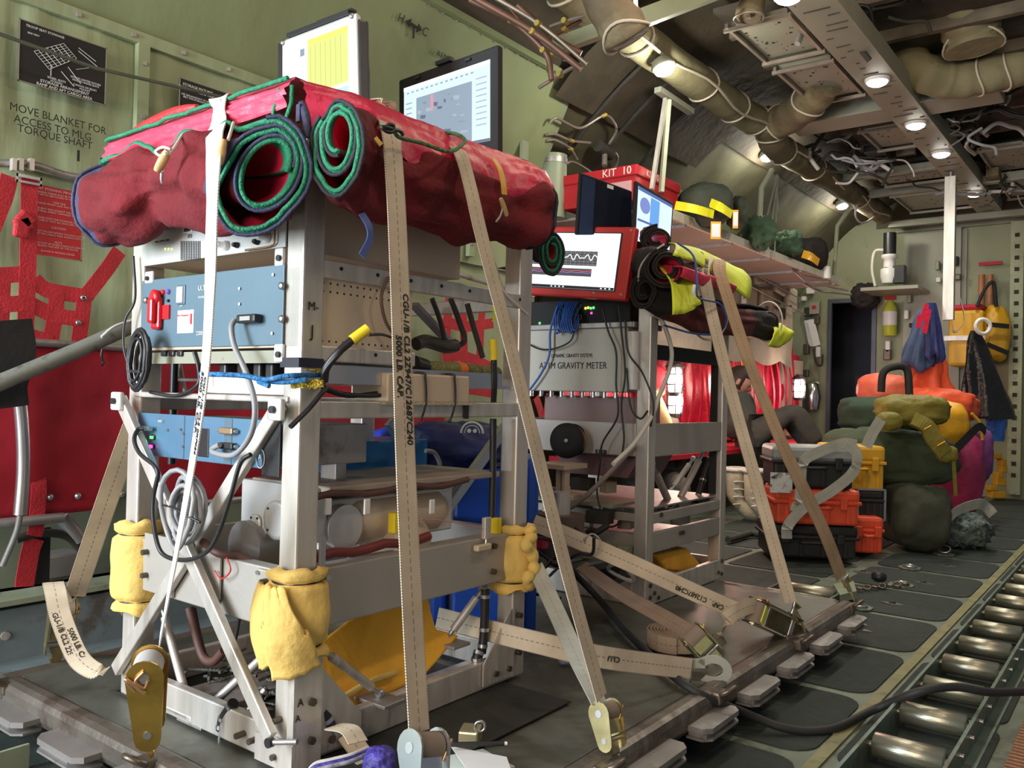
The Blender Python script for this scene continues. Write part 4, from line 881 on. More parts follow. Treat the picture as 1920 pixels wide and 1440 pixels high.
q = Q(483, 616); MB().bb(q-V((.022, .0006, .006)), q+V((.022, 0, .006))).build('sticker', mat('violet_sticker', (.55, .5, .65), .5), t)
# grey tube cable from the plug
cable('serial_cable', [Q(440, 600, FY-.02), Q(434, 615, FY-.03), Q(440, 650, FY-.035), Q(462, 700, FY-.04), Q(478, 760, FY-.05), Q(470, 815, FY-.05), Q(440, 852, FY-.045), Q(405, 850, FY-.03), Q(398, 842, FY-.02), Q(412, 834, FY-.02)], .0055, GREYC, 'thick grey cable looping from the upper blue unit down to the lower blue unit')
# under-ledge and shelf
sh = thing('rack_shelf', (-1.55, 1.3, .87), 'bare metal shelf under the blue units in the front rack with power outlets', 'shelf')
MB().bb((-1.79, Y0+.005, .872), (-1.29, Y0+.45, .878)).build('plate', ALUD, sh); MB().bb((-1.79, Y0, .868), (-1.29, Y0+.004, .892)).build('lip', GREYM, sh)
for k in range(3): q = Q(308+15*k, 663, Y0-.002); MB().box(q, (.020, .008, .012), None, 0, 1, .003).build('outlet', BLACK, sh)
t = thing('power_strip', (-1.42, 1.03, .81), 'white outlet strip with black plugs behind the blue rope in the front rack', 'power strip')
q0_, q1_ = Q(400, 722, 1.03), Q(535, 740, 1.03); MB().bb((q0_.x, 1.01, .807), (-1.30, 1.05, .842), 0, .005).build('body', WHITEP, t)
for px in (428, 462, 492, 515): q = Q(px, 700, 1.03); MB().bb((q.x-.012, 1.015, .835), (q.x+.012, 1.045, .87), 0, .005).build('plug', BLACK, t)
# lower blue unit
t = thing('data_logger', (-1.57, 1.05, .67), 'sky-blue rack unit with green and magenta lights in the lower half of the front rack', 'instrument')
a_, b_ = Q(273, 777), Q(531, 865); MB().bb((-1.79, FY+.004, .672), (-1.30, Y0+.22, .752), 0, .002).build('case', ALUD, t)
panel(t, (-1.795, 0, .668), (-1.34, 0, .760), BLUEA); panel(t, (-1.345, 0, .655), (-1.292, 0, .760), BLACK, 'end_panel', FY-.001)
m = MB()
for px, w_ in ((428, .026), (345, .004)): q = Q(px, 820); m.bb((q.x-w_/2, FY-.001, .669), (q.x+w_/2, FY, .759))
m.build('stripe', BLUED, t)
q = Q(382, 830); MB().box(q, (.038, .004, .058), None, 0, 1, .002).build('display', BLACK, t)
q = Q(288, 820); MB().box(q, (.017, .008, .011), None, 0, 1, .003).build('switch', BLACK, t); MB().box(q+V((0, -.005, 0)), (.010, .002, .006)).build('indicator', emis('led_green', (.05, 1, .1), 4), t)
q = Q(287, 837); MB().box(q, (.017, .008, .011), None, 0, 1, .003).build('switch', BLACK, t); MB().box(q+V((0, -.005, 0)), (.010, .002, .007)).build('indicator', emis('led_magenta', (1, .03, .35), 4), t)
for px, py in ((432, 808), (432, 836)): q = Q(px, py); MB().box(q+V((0, -.006, 0)), (.046, .014, .013), None, 0, 1, .003).build('connector', BLACK if py > 820 else mat('bronze', (.35, .25, .16), .4, .6), t); MB().cyl(q+V((-.026, -.006, 0)), q+V((-.03, -.006, 0)), .004).cyl(q+V((.024, -.006, 0)), q+V((.03, -.006, 0)), .004).build('thumbscrew', STEEL, t)
q = Q(283, 803); MB().cyl(q+V((-.012, -.012, 0)), q+V((.02, -.012, 0)), .005).cyl(q+V((.004, -.02, 0)), q+V((.004, 0, 0)), .004).build('coax_connector', STEEL, t)
q = Q(302, 790); MB().bb(q-V((.012, .0006, .004)), q+V((.012, 0, .004))).build('label_band', BLUED, t); text(t, 'RESET', q+V((0, -.001, 0)), XX, ZU, .0045, CREAMINK)
q = Q(488, 860, FY-.003); MB().tube([q+V((.013*math.cos(a), 0, .018*math.sin(a))) for a in [k*math.pi/12 for k in range(24)]], .0008, 5, closed=True).build('logo_ring', CREAMINK, t); text(t, 'A', q+V((0, 0, .003)), XX, ZU, .010, CREAMINK)
m = MB()
for px, py in ((340, 805), (345, 812), (344, 837), (315, 806)): q = Q(px, py); m.cyl(q, q+V((0, -.004, 0)), .003)
m.build('pin', STEEL, t)
cable('thin_black_cable', [Q(270, 803, FY-.02), Q(258, 806, FY-.03), Q(252, 825, FY-.045), Q(262, 850, FY-.05), Q(288, 872, FY-.055), Q(296, 890, FY-.055), Q(288, 930, FY-.055), Q(288, 980, FY-.055), Q(302, 1035, FY-.05), Q(340, 1050, FY-.05), Q(380, 1040, FY-.05), Q(405, 1010, FY-.05), Q(430, 940, FY-.05), Q(450, 870, FY-.045), Q(470, 852, FY-.04)], .0045, RUBBER, 'black cable arching from the lower blue unit round the grey coil')
# coil of grey cable tied to the braces
t = thing('cable_coil', Q(345, 1030, FY-.04), 'coiled grey cable tied to the crossed braces of the front rack', 'cable coil')
c_ = Q(345, 955, FY-.055); rnd = random.Random(2)
for k in range(7):
    rx, rz = .052-.004*k+rnd.uniform(-.003, .003), .074-.006*k+rnd.uniform(-.004, .004); oy = rnd.uniform(-.014, .014)
    P = [c_+V((rx*math.cos(a)+rnd.uniform(-.002, .002)+.006*(k % 3-1), oy+.006*math.sin(a*2+k), rz*math.sin(a))) for a in [q_*math.pi/10 for q_ in range(20)]]
    MB().tube(P, .0052, 8, closed=True).build('loop', GREYC, t)
MB().tube([c_+V((-.06, -.012, .004)), c_+V((0, -.022, .006)), c_+V((.03, -.02, -.004)), c_+V((.075, -.012, -.016))], .0025, 6).build('tie', BLACK, t)
# coil of black cable hanging on the left post
t = thing('cable_coil', Q(268, 740, FY-.02), 'coiled black cable hanging on the left post below the blue unit', 'cable coil')
c_ = Q(267, 675, FY-.035)
for k in range(9):
    rx, rz = .038-.0022*k+rnd.uniform(-.002, .002), .066-.003*k; oy = rnd.uniform(-.016, .012)
    P = [c_+V((rx*math.cos(a)+.008*math.sin(a)+rnd.uniform(-.0015, .0015), oy, rz*math.sin(a)-.006*math.cos(a))) for a in [q_*math.pi/10 for q_ in range(20)]]
    MB().tube(P, .0036, 7, closed=True).build('loop', RUBBER, t)
MB().box(c_+V((0, -.016, -.025)), (.05, .005, .006)).build('tie', BLACK, t)
cable('black_cable', [Q(250, 480, FY-.01), Q(253, 560, FY-.01), Q(235, 600, FY-.02), Q(232, 650, FY-.02), Q(245, 700, FY-.02)], .003, RUBBER, 'thin black cable dropping along the left post to the black coil')
cable('black_cable', [Q(282, 735, FY-.02), Q(330, 742, FY-.01), Q(370, 722, FY-.005), Q(372, 690, FY), Q(364, 660, FY)], .004, RUBBER, 'black cable curving under the upper blue unit behind the white strap')
for px, lb in ((328, 'upright black hose behind the gap under the upper blue unit'),): tag(MB().tube([Q(px, 668, 1.1), Q(px-6, 870, 1.1)], .010, 8).build('black_hose', RUBBER), lb, 'hose')
tag(MB().tube([Q(336, 680, 1.12), Q(346, 735, 1.12)], .006, 8).build('pale_hose', WHITEC), 'short pale hose beside the black hose', 'hose')
# blue rope
t = thing('blue_rope', Q(460, 700, FY-.03), 'blue rope tied across the front rack from the white strap to the near post', 'rope')
ROPE = mat('blue_rope', (.02, .17, .42), .6, var=.5, vs=90, bump=.8, bs=160, wear=(.30, .42, .50), wscale=70, wamt=.60)
MB().tube(bez([Q(376, 701, FY-.075), Q(410, 702, FY-.07), Q(460, 705, FY-.05), Q(500, 714, FY-.045), Q(535, 716, FY-.04), Q(575, 712, FY-.03)], 6), .0048, 8).build('rope', ROPE, t)
MB().tube(bez([Q(478, 708, FY-.055), Q(500, 712, FY-.05), Q(530, 706, FY-.05), Q(560, 704, FY-.03), ax(600, 703, X1+.008)], 6), .0048, 8).build('rope', ROPE, t)
MB().tube(bez([Q(485, 716, FY-.05), Q(500, 722, FY-.06), Q(505, 724, FY-.06)], 4), .0045, 8).build('rope', ROPE, t)
# tape and gold foil on the near post
t = thing('gold_foil', ax(575, 715, X1), 'crumpled gold foil tucked under the blue rope on the near post', 'foil')
def gf(u, v): 
    return Q(545+62*u, 712+16*v+6*nz((u*6, v*3, 0), 1), FY-.012-.01*abs(nz((u*9, v*5, 2), 1)))
MB().grid(gf, 24, 8, smooth=False).build('sheet', mat('gold_foil', (.75, .60, .12), .18, .9, bump=1, bs=160), t)
MB().grid(lambda u, v: ax(572+38*u, 692+14*(1-v)*u+4*nz((u*6, v, 3), 1), X1+.006+.008*abs(nz((u*8, v*3, 5), 1))), 16, 6, smooth=False).build('sheet', MC['gold_foil'], t)
z0_, z1_ = ax(590, 690, X1).z, ax(590, 672, X1).z
tag(MB().bb((X1-PW-.002, Y0-.0065, z0_), (X1+.002, Y0+PW+.001, z1_)).build('tape_band', mat('black_tape', (.025, .025, .04), .35)), 'band of black tape round the near post above the blue rope', 'tape')

# ---- things on the right side of the front rack
t = thing('shelf_tray', (-1.5, 1.35, .835), 'bright aluminium tray under the perforated case in the front rack', 'tray')
MB().bb((-1.78, Y0+.08, .832), (X1-.012, Y1-.02, .838)).bb((X1-.016, Y0+.07, .832), (X1-.010, Y1-.1, .868)).build('pan', STEEL, t)
t = thing('beige_box', ax(800, 790, X1), 'beige metal box held by black cable ties on the middle rail of the front rack', 'box')
za, zb = ax(760, 775, X1).z, ax(760, 718, X1).z; ya, yb = ax(722, 750, X1).y, ax(875, 750, X1).y
MB().bb((X1-.10, ya, .797), (X1+.008, yb, .858), 0, .004).build('case', BEIGE, t)
for px in (795, 850): 
    q = ax(px, 760, X1+.010); MB().tube(bez([V((X1-.06, q.y-.02, .8605)), V((X1+.005, q.y-.003, .8605)), V((X1+.0115, q.y, .85)), V((X1+.0115, q.y+.004, .80)), V((X1+.0115, q.y-.008, .765)), V((X1+.004, q.y-.012, .755))], 4), .0026, 6).build('cable_tie', BLACK, t)
MB().bb((X1-.09, ya-.01, .793), (X1+.012, yb+.02, .799)).build('mesh_pad', mat('cream_mesh', (.62, .54, .38), .8, bump=1, bs=300), t)
m = MB(); q = ax(865, 783, X1+.003); m.bb((X1, yb-.012, .762), (X1+.004, yb+.004, .80)); tag(m.build('black_tape', BLACK), 'black tape hanging at the end of the beige box', 'tape')
t = thing('braided_hose', ax(850, 700, X1-.05), 'thick olive braided hose lying across the front rack with orange tape', 'hose')
MB().tube([ax(785, 690, X1-.05), ax(850, 692, X1-.05), ax(905, 698, X1-.06), ax(930, 700, X1-.08)], .017, 14).build('braid', mat('olive_braid', (.28, .28, .10), .7, var=.3, vs=150, bump=1, bs=220), t)
MB().tube([ax(775, 683, X1-.05), ax(796, 690, X1-.05)], .020, 14).build('end_cap', BLACK, t)
MB().tube([ax(856, 692, X1-.05), ax(868, 694, X1-.05)], .0182, 14).build('orange_tape', mat('orange_tape', (.85, .2, .03), .5), t); MB().ribbon([ax(862, 698, X1-.028), ax(863, 730, X1-.028)], YX, .018).build('blue_tape', mat('blue_tape', (.08, .22, .5), .5), t)
def taped_hose(pts, r, lbl, tip, par=None):
    t = thing('bundled_cable', pts[0], lbl, 'cable'); P = bez(pts, 8); MB().tube(P, r, 10).build('sleeve', RUBBER, t)
    k = len(P)-1; MB().tube([P[k-tip], P[k-tip//2], P[k]], r*1.35, 12).build('yellow_tape', mat('yellow_tape', (.85, .65, .03), .4), t)
    for o_ in (-.008, .008): MB().tube([p+V((0, o_*.6, o_)) for p in P[:-tip]], r*.6, 7).build('wire', RUBBER, t)
    return t
taped_hose([ax(608, 715, X1+.02), ax(612, 690, X1+.03), ax(635, 660, X1+.05), ax(660, 638, X1+.06), ax(690, 616, X1+.075)], .0075, 'black cable bundle with yellow taped end sticking out by the near post', 8)
taped_hose([ax(925, 762, X1-.02), ax(927, 720, X1-.01), ax(926, 680, X1-.01), ax(924, 636, X1-.01)], .007, 'upright black cable with yellow taped end left of the right-hand post', 7)
tag(MB().tube([ax(925, 785, X1-.03), ax(924, 900, X1-.03), ax(922, 968, X1-.03)], .0085, 8).build('black_hose', RUBBER), 'upright black hose descending from the middle rail to the metal latch', 'hose')
for k, pts in enumerate([[(600, 722), (640, 738), (690, 742), (730, 740)], [(602, 728), (650, 742), (700, 738), (725, 733)], [(610, 712), (650, 705), (700, 704), (740, 706)], [(618, 690), (640, 702), (690, 706), (730, 700)]]):
    cable('black_cable', [ax(x, y, X1-.015-.01*k) for x, y in pts], .0045, RUBBER, 'black cable of the bundle running along the bright tray', group='black cables along the bright tray')
cable('black_cable', [ax(728, 520, X1+.004), ax(715, 555, X1+.01), ax(722, 600, X1+.01), ax(740, 630, X1+.01)], .0035, mat('brown_cable', (.12, .07, .05), .5), 'thin brown cable curling on the perforated case')
cable('black_cable', [ax(690, 628, X1+.06), ax(720, 628, X1+.03), ax(750, 640, X1)], .003, RUBBER, 'thin black cable from the yellow taped end to the rack')
cable('black_cable', [ax(545, 800, X1+.03), ax(580, 765, X1+.02), ax(605, 735, X1+.02), ax(612, 728, X1+.01)], .005, RUBBER, 'black cable crossing the near post below the gold foil')
for k, (pts, r_) in enumerate([([(780, 645), (800, 640), (835, 650), (855, 648)], .016), ([(845, 560), (860, 600), (870, 640), (840, 655)], .007), ([(876, 570), (890, 620), (905, 670)], .007), ([(810, 560), (825, 600), (835, 645)], .006)]):
    cable('dark_cable', [ax(x, y, X1-.1) for x, y in pts], r_, mat('dark_grey_sleeve', (.07, .065, .06), .5), ['thick dark cable bundle behind the perforated case', 'dark cable hanging behind the upper rail', 'brown cable hanging near the right-hand post', 'grey cable hanging by the perforated case'][k])
tag(MB().bar(ax(775, 570, X1-.3), ax(850, 650, X1-.3), .03, .01).build('grey_bar', ALUD), 'short grey bar seen through the gap right of the perforated case', 'bar')
cable('white_cable', [ax(918, 470, X1-.01), ax(930, 500, X1), ax(945, 545, X1), ax(968, 570, X1+.004), ax(990, 590, X1)], .0025, WHITEC, 'thin pale cable running behind the strap to the right-hand post')
m = MB(); y_ = ax(800, 545, X1).y
tag(MB().grid(lambda u, v: ax(923+6*math.sin(v*3)+10*(u-.5)*(1-v*.6), 575+28*v, X1+.012), 4, 8).build('yellow_tag', mat('neon_yellow', (.65, .75, .04), .5)), 'small neon-yellow tag hanging from the upper rail', 'tag')
# interior machinery: gravity sensor on the heavy beams
t = thing('sensor_housing', (-1.5, 1.3, .49), 'silver sensor housing with round cover plates on the heavy beams of the front rack', 'instrument')
q0_ = ay(450, 1000, 1.08); q1_ = ay(450, 898, 1.08)
MB().bb((q0_.x, 1.08, .52), (-1.30, 1.11, .628), 0, .004).build('front_box', SILV, t)
MB().bb((q0_.x+.02, 1.11, .50), (-1.315, 1.50, .60), 0, .004).build('body', SILV, t)
m = MB(); 
for px, py, r_ in ((480, 980, .018), (519, 975, .040)): q = ay(px, py, 1.078); m.lathe(q, (0, -1, 0), [(r_, 0), (r_, .003), (r_*.8, .004)], 24); [m.cyl(q+V((r_*.8*math.cos(a), -.004, r_*.8*math.sin(a))), q+V((r_*.8*math.cos(a), -.006, r_*.8*math.sin(a))), .0025, 6, 1) for a in (.8, 2.4, 3.9, 5.5)]
m.build('cover_plate', [SILV, BLACK], t)
yd = 1.10; MB().cyl((-1.50, 1.06, .49), (-1.50, 1.13, .49), .055, 24).build('drum', ALUD, t)
MB().cyl((-1.40, 1.152, .545), (-1.292, 1.152, .545), .045, 28).build('motor', SILV, t)
tp = MB(); tp.bb((-1.52, 1.09, .618), (-1.27, 1.62, .632), 0, .003); tp.build('top_plate', mat('brownish_plate', (.40, .33, .27), .5, .3, var=.15), t)
MB().lathe((-1.35, 1.20, .55), (0, 1, 0), [(.001, -.045), (.04, -.03), (.055, 0), (.055, .25), (.04, .28), (.001, .29)], 30).build('cylinder', BEIGE, t)
MB().lathe((-1.32, 1.33, .49), (0, 1, 0), [(.045, -.05), (.05, -.045), (.05, .05), (.045, .055)], 30).build('half_ring', BEIGE, t)
P = [V((-1.27, 1.05+.045*i, .615+.005*math.sin(i*1.4))) for i in range(11)]
MB().tube(P, .007, 7).build('wire_loom', mat('brown_loom', (.10, .045, .035), .6), t); MB().tube([V((-1.272, 1.06+.045*i, .50+.004*math.sin(i*2))) for i in range(8)], .010, 7).build('wire_loom', mat('red_brown_loom', (.18, .03, .03), .5), t)
for px in (615, 688, 810): q = ax(px, 950, -1.262); MB().box(q, (.005, .016, .032), None, 0, 1, .004).build('clip', WHITEP, t)
for px, py in ((740, 980), (930, 987)): q = ax(px, py, -1.27); MB().box(q, (.02, .02, .042), None, 0, 1, .002).build('yellow_block', mat('yellow_block', (.85, .66, .02), .45), t)
q = ax(625, 890, -1.40); MB().box(q, (.05, .03, .075), None, 0, 1, .003).build('post_block', ALU, t); q = ax(664, 910, -1.38); MB().box(q, (.03, .04, .035)).build('black_block', BLACK, t)
q = ax(690, 985, -1.25)
# deep blue metal box standing behind the sensor
t = thing('blue_metal_box', (-1.6, 1.55, .55), 'glossy blue metal box inside the front rack behind the central strap', 'box')
MB().bb((-1.75, 1.405, .54), (-1.585, 1.70, .692), 0, .003).build('case', mat('glossy_blue', (.025, .18, .42), .22, .35, var=.25, vs=4), t)
MB().bb((-1.76, 1.38, .535), (-1.57, 1.70, .54)).build('base', STEEL, t)
cable('grey_tube', [ax(798, 845, -1.5), ax(815, 850, -1.5), ax(825, 875, -1.5), ax(815, 905, -1.5), ax(790, 920, -1.5)], .006, GREYC, 'grey tube curving from the blue metal box')
# diagonal supports at the back of the front rack
m = MB(); rb = [((948, 800), (833, 960), -1.45), ((730, 790), (835, 960), -1.7)]
for a, b, X in rb: MB().bar(ax(*a, X), ax(*b, X), .028, .02, (1, 0, 0), 0, .002).build('rear_brace', STEEL, rk)
# latch near the right post
t = thing('toggle_latch', ax(915, 1030, X1+.006), 'small upright metal latch bolted to the heavy beam beside the right-hand foam', 'latch')
q = ax(912, 990, X1+.004); MB().box(q, (.012, .022, .05), None, 0, 1, .002).build('body', ALU, t); q = ax(905, 1026, X1+.008); MB().box(q, (.016, .05, .014), None, 0, 1, .003).build('base', BEIGE, t); MB().cyl(ax(912, 1005, X1+.004), ax(911, 1022, X1+.006), .003).build('pin', STEEL, t)
MB().tube(bez([ax(790, 973, X1+.01), ax(830, 976, X1+.01), ax(880, 985, X1+.01), ax(905, 992, X1+.01)], 6), .0012, 5).build('wire', mat('pink_wire', (.6, .2, .3), .5), t)
m = MB(); q = ax(604, 1040, X1+.004); m.bb(q-V((.003, .006, .035)), q+V((.003, .006, .035))); m.cyl(ax(600, 1083, X1), ax(617, 1083, X1+.03), .005, 8)
tag(m.build('stop_bracket', STEEL), 'small steel stop bracket on the heavy beam next to the near foam', 'bracket')
# ---- shock struts and restraint cords below
def strut(p0, p1, r, lbl, base=None):
    p0, p1 = V(p0), V(p1); t = thing('shock_strut', p1, lbl, 'strut', 'struts under the sensor'); d = p1-p0
    MB().tube([p0+d*.18, p0+d*.85], r, 14).build('cylinder', ALU, t); MB().tube([p0, p0+d*.2], r*.6, 10).tube([p0+d*.84, p0+d*.97], r*.55, 10).build('rod', STEEL, t)
    for q in (p0, p1): MB().lathe(q-V((0, .006, 0)), (0, 1, 0), [(r*.9, 0), (r, .006), (r*.9, .012)], 12).build('rod_end', STEEL, t)
    MB().box(p1+V((0, 0, -.012)), (.09, .06, .008), None, 0, 1, .002).cyl(p1-V((0, 0, .012)), p1, .006).build('base_plate', ALUD, t)
    return t
strut(ay(300, 1125, 1.04), ay(352, 1318, 1.02), .009, 'left silver strut standing behind the gold ratchet')
strut(ay(515, 1212, 1.10), ay(378, 1338, 1.02), .009, 'strut slanting behind the near diagonal brace')
strut(ax(600, 1215, -1.255), ax(712, 1300, -1.26), .009, 'strut slanting in front of the orange foam sheet')
strut(ax(905, 1105, -1.28), ax(840, 1195, -1.32), .010, 'short silver strut below the right-hand foam')
def bungee(pts, r, lbl):
    t = thing('restraint_cord', pts[-1], lbl, 'cord'); P = bez(pts, 6); MB().tube(P, r, 10).build('sleeve', BLACK, t)
    for i in (1, len(P)//2, len(P)-3): q = P[i]; tg = (P[i+1]-P[i-1]).normalized(); MB().tube([q-tg*.004, q+tg*.004], r*1.12, 12).build('clamp', STEEL, t)
    MB().tube([P[-1], P[-1]+(P[-1]-P[-3]).normalized()*.022], r*.4, 8).build('eye', STEEL, t); return t
bungee([ax(910, 1105, -1.27), ax(908, 1180, -1.27), ax(903, 1225, -1.27)], .011, 'black restraint cord hanging beside the right-hand post foot')
bungee([ax(898, 1222, -1.262), ax(894, 1236, -1.262), ax(897, 1250, -1.262)], .012, 'black knot of the restraint cord over the base rail')
bungee([ax(585, 1290, -1.26), ax(600, 1325, -1.25), ax(620, 1362, -1.24)], .012, 'thick black restraint cord at the foot of the near post')
bungee([ay(438, 1318, 1.0), ay(420, 1345, 1.0), ay(415, 1368, 1.0)], .011, 'black restraint cord left of the near post foot')
bungee([ay(500, 1290, 1.08), ay(470, 1330, 1.05), ay(432, 1350, 1.02)], .008, 'black cord slanting under the near diagonal brace')
for k, pts in enumerate([[(355, 1140), (365, 1180), (380, 1230), (400, 1240), (420, 1220)], [(362, 1140), (372, 1190), (385, 1238)], [(450, 1150), (445, 1180), (440, 1205)]]):
    cable('dark_loom', [ay(x, y, 1.08+.01*k) for x, y in pts], .010-.003*k, MC['brown_loom'] if k != 2 else RUBBER, ['thick red-brown cable loom under the lower beam', 'thin red-brown cable beside the loom under the lower beam', 'short black cable below the lower beam'][k])
cable('dark_loom', [ay(380, 1015, Y0-.02), ay(410, 1038, Y0-.02), ay(445, 1042, 1.0), ay(470, 1050, 1.02)], .0075, MC['brown_loom'], 'braided dark loom resting on top of the near lower beam')
cable('red_wire', [ay(425, 1045, Y0-.012), ay(432, 1070, Y0-.012), ay(415, 1085, Y0-.012), ay(402, 1070, Y0-.012)], .0016, mat('red_wire', (.6, .03, .03), .4), 'thin red wire looping on the near lower beam')
m = MB()
for k in range(40):
    a = random.uniform(0, 1); q = V((random.uniform(-1.74, -1.42), random.uniform(1.08, 1.3), ZB+.03+.02*random.random())); m.tube([q, q+V((random.uniform(-.05, .05), random.uniform(-.05, .05), random.uniform(-.005, .012))), q+V((random.uniform(-.06, .06), random.uniform(-.06, .06), 0))], .004, 5)
tag(m.build('bubble_wrap', mat('clear_wrap', (.16, .165, .15), .3, var=.3, vs=50, bump=1, bs=120)), 'crumpled grey wrap lying inside the base of the front rack', 'wrapping', kind='stuff')
# orange foam sheet leaning in the base of the front rack
cs = [(598, 1205), (660, 1158), (735, 1115), (800, 1112), (818, 1178), (862, 1190), (800, 1262), (700, 1318), (640, 1346), (600, 1310)]
def fpl(x, y): d = ray(x, y); n = V((.75, -.1, .55)); c0 = V((-1.31, 1.25, .20)); return O0+d*((c0-O0).dot(n)/d.dot(n))
m = MB(); m.poly([fpl(*c) for c in cs], V((-.75, .1, -.55)).normalized()*.014)
o = m.build('foam_sheet', FOAMO); bv = o.modifiers.new('b', 'BEVEL'); bv.width = .005; bv.segments = 2; tag(o, 'orange-yellow foam sheet leaning inside the base of the front rack', 'foam')
tag(MB().tube(bez([fpl(612, 1332)+V((.01, 0, .01)), fpl(680, 1290)+V((.012, 0, .012)), fpl(735, 1270)+V((.01, 0, .012))], 6), .007, 8).build('foam_sheet', FOAM), 'narrow pale foam strip along the lower edge of the orange foam sheet', 'foam')
# ================================================================== QUILTED COVERS
WOOL = mat('maroon_wool', (.16, .008, .014), .9, var=.18, vs=6, bump=.4, bs=90, wear=(.14, .008, .014), wscale=2.5, wamt=.55)
NYL = mat('crimson_nylon', (.62, .02, .075), .42, var=.18, vs=5, bump=.5, bs=28)
NYLP = mat('pink_nylon', (.68, .07, .14), .38, var=.15, vs=5, bump=.6, bs=24)
NAVY = mat('navy_binding', (.05, .05, .11), .75, var=.2, vs=20, bump=.3, bs=150)
NAVYD = mat('charcoal_binding', (.035, .03, .045), .8, var=.2, vs=20, bump=.3, bs=150)
GRN = mat('green_binding', (.015, .24, .12), .6, var=.2, vs=30, bump=.5, bs=200)
def roll(t, secs, turns, wr=.010, navy=NAVY, th=.009, th0=math.pi/2, shrink=.62, n=56, seed=0, band=.03, sgn=1, shift=(0, .11), wool=WOOL, name='rolled_flap', trim=GRN, both=True, ns=44):
    """spiral-rolled quilt: secs = [(centre, e1, e2)] along the roll; the flap winds inwards"""
    K = len(secs)-1; nu = int(n*turns)
    def sec(v):
        f = v*K; i = min(K-1, int(f)); g = f-i
        def cr(j): return secs[max(0, min(K, j))]
        out = []
        for c in range(3):
            a, b, c2, d = (V(cr(i+k)[c]) for k in (-1, 0, 1, 2))
            out.append(.5*((2*b)+(c2-a)*g+(2*a-5*b+4*c2-d)*g*g+(3*b-a-3*c2+d)*g**3))
        return out
    def fn(u, v):
        c, e1, e2 = sec(v); w = u*turns; a = th0+sgn*2*math.pi*w
        f = 1-shrink*(w/turns)**1.0; 
        g = w/turns      # inner turns settle to one side
        p = c+e1*(f*math.cos(a)+shift[0]*g)+e2*(f*math.sin(a)+shift[1]*g)
        if w < 1.1: 
            k = wr*(.25+.75*min(1, math.sin(math.pi*v)*3))*(nz((math.cos(a)*1.6, math.sin(a)*1.6, v*6), 1, seed)+.55*abs(nz((math.cos(a)*2.2, math.sin(a)*2.2, v*7), 1, seed+4)))
            p = p+(e1*math.cos(a)/e1.length+e2*math.sin(a)/e2.length)*k
        return p
    vs = [fn(i/(nu-1), j/(ns-1)) for j in range(ns) for i in range(nu)]; m = MB()
    fs0, fs1 = [], []
    for j in range(ns-1):
        vv = (j+.5)/(ns-1); edge = (vv > 1-band) or (both and vv < band)
        for i in range(nu-1): (fs1 if edge else fs0).append((j*nu+i, j*nu+i+1, (j+1)*nu+i+1, (j+1)*nu+i))
    m.add(vs, fs0+fs1, 0, None, True); m.m = [0]*len(fs0)+[1]*len(fs1)
    mesh = bpy.data.meshes.new(name); mesh.from_pydata([tuple(p) for p in m.v], [], m.f)
    for q in (wool, navy, NYL, trim, trim): mesh.materials.append(q)
    mesh.polygons.foreach_set('material_index', m.m); mesh.polygons.foreach_set('use_smooth', [True]*len(m.f)); mesh.update()
    o = bpy.data.objects.new(name, mesh); C.objects.link(o); o.parent = t; o.matrix_parent_inverse = wm(t).inverted()
    # does the face normal point outwards on the first turn?
    c, e1, e2 = sec(.5); pm = mesh.polygons[(ns//2)*(nu-1)+nu//8]; outw = (pm.center-c).dot(pm.normal) > 0
    s = o.modifiers.new('thickness', 'SOLIDIFY'); s.thickness = th; s.offset = -1 if outw else 1; s.use_flip_normals = False
    if not outw: s.offset = 1; mesh.flip_normals(); s.offset = -1
    s.material_offset = 2; s.material_offset_rim = 3
    for v, on in ((1, True), (0, both)):
        if not on: continue
        P = []
        for i in range(nu):
            p = fn(i/(nu-1), v); c, e1, e2 = sec(v); d = (c-p).normalized(); P.append(p+d*th*.75)
        MB().tube(P, th*.50, 6).build('edge_piping', trim, o)
        MB().tube([fn(i/(nu-1), v)+(fn(i/(nu-1), v)-sec(v)[0]).normalized()*th*.35 for i in range(0, nu, 2)], th*.42, 6).build('outer_piping', navy, o)
    return o
cov = thing('quilted_cover', (-1.55, 1.35, 1.29), 'crimson and maroon quilted cover with green piping, flaps rolled up on the front rack', 'cover')
cx0, cx1, cy0, cy1, cz = -1.88, -1.235, .955, 1.72, 1.378
def topf(u, v): x = cx0+(cx1-cx0)*u; y = cy0+(cy1-cy0)*v; return V((x, y, cz-.02*math.sin(math.pi*u)*math.sin(math.pi*v)+.006*nz((x, y, 0), 9)))
MB().grid(topf, 30, 34).build('top_panel', NYLP, cov)
def frontf(u, v):
    x = cx0+(cx1-cx0)*u; b = .006*nz((x, v, 2), 12)+.012*abs(nz((x*2, v*2, 7), 9))*math.sin(math.pi*v)
    return V((x, cy0-.016*v-b-.012*math.sin(v*3), cz-(.078-.02*u)*v+.002*nz((x, 0, 0), 20)))
o = MB().grid(frontf, 60, 14).build('front_band', NYLP, cov)
def sidef(u, v):
    y = cy0+(cy1-cy0)*u; drop = .075+.045*abs(nz((y*1.3, 0, 3), 3))+.045*math.exp(-((u-.45)/.22)**2)
    a = v*1.6; out = .122*math.sin(a)*min(1, .3+u*6, .35+(1-u)*4)
    return V((cx1+out+.008*nz((y, v, 0), 10)+.007*abs(nz((y*2, v*3, 5), 12)), y, cz-drop*(1-math.cos(a))*1.2-.008*v))
o = MB().grid(sidef, 80, 18).build('side_band', NYL, cov)
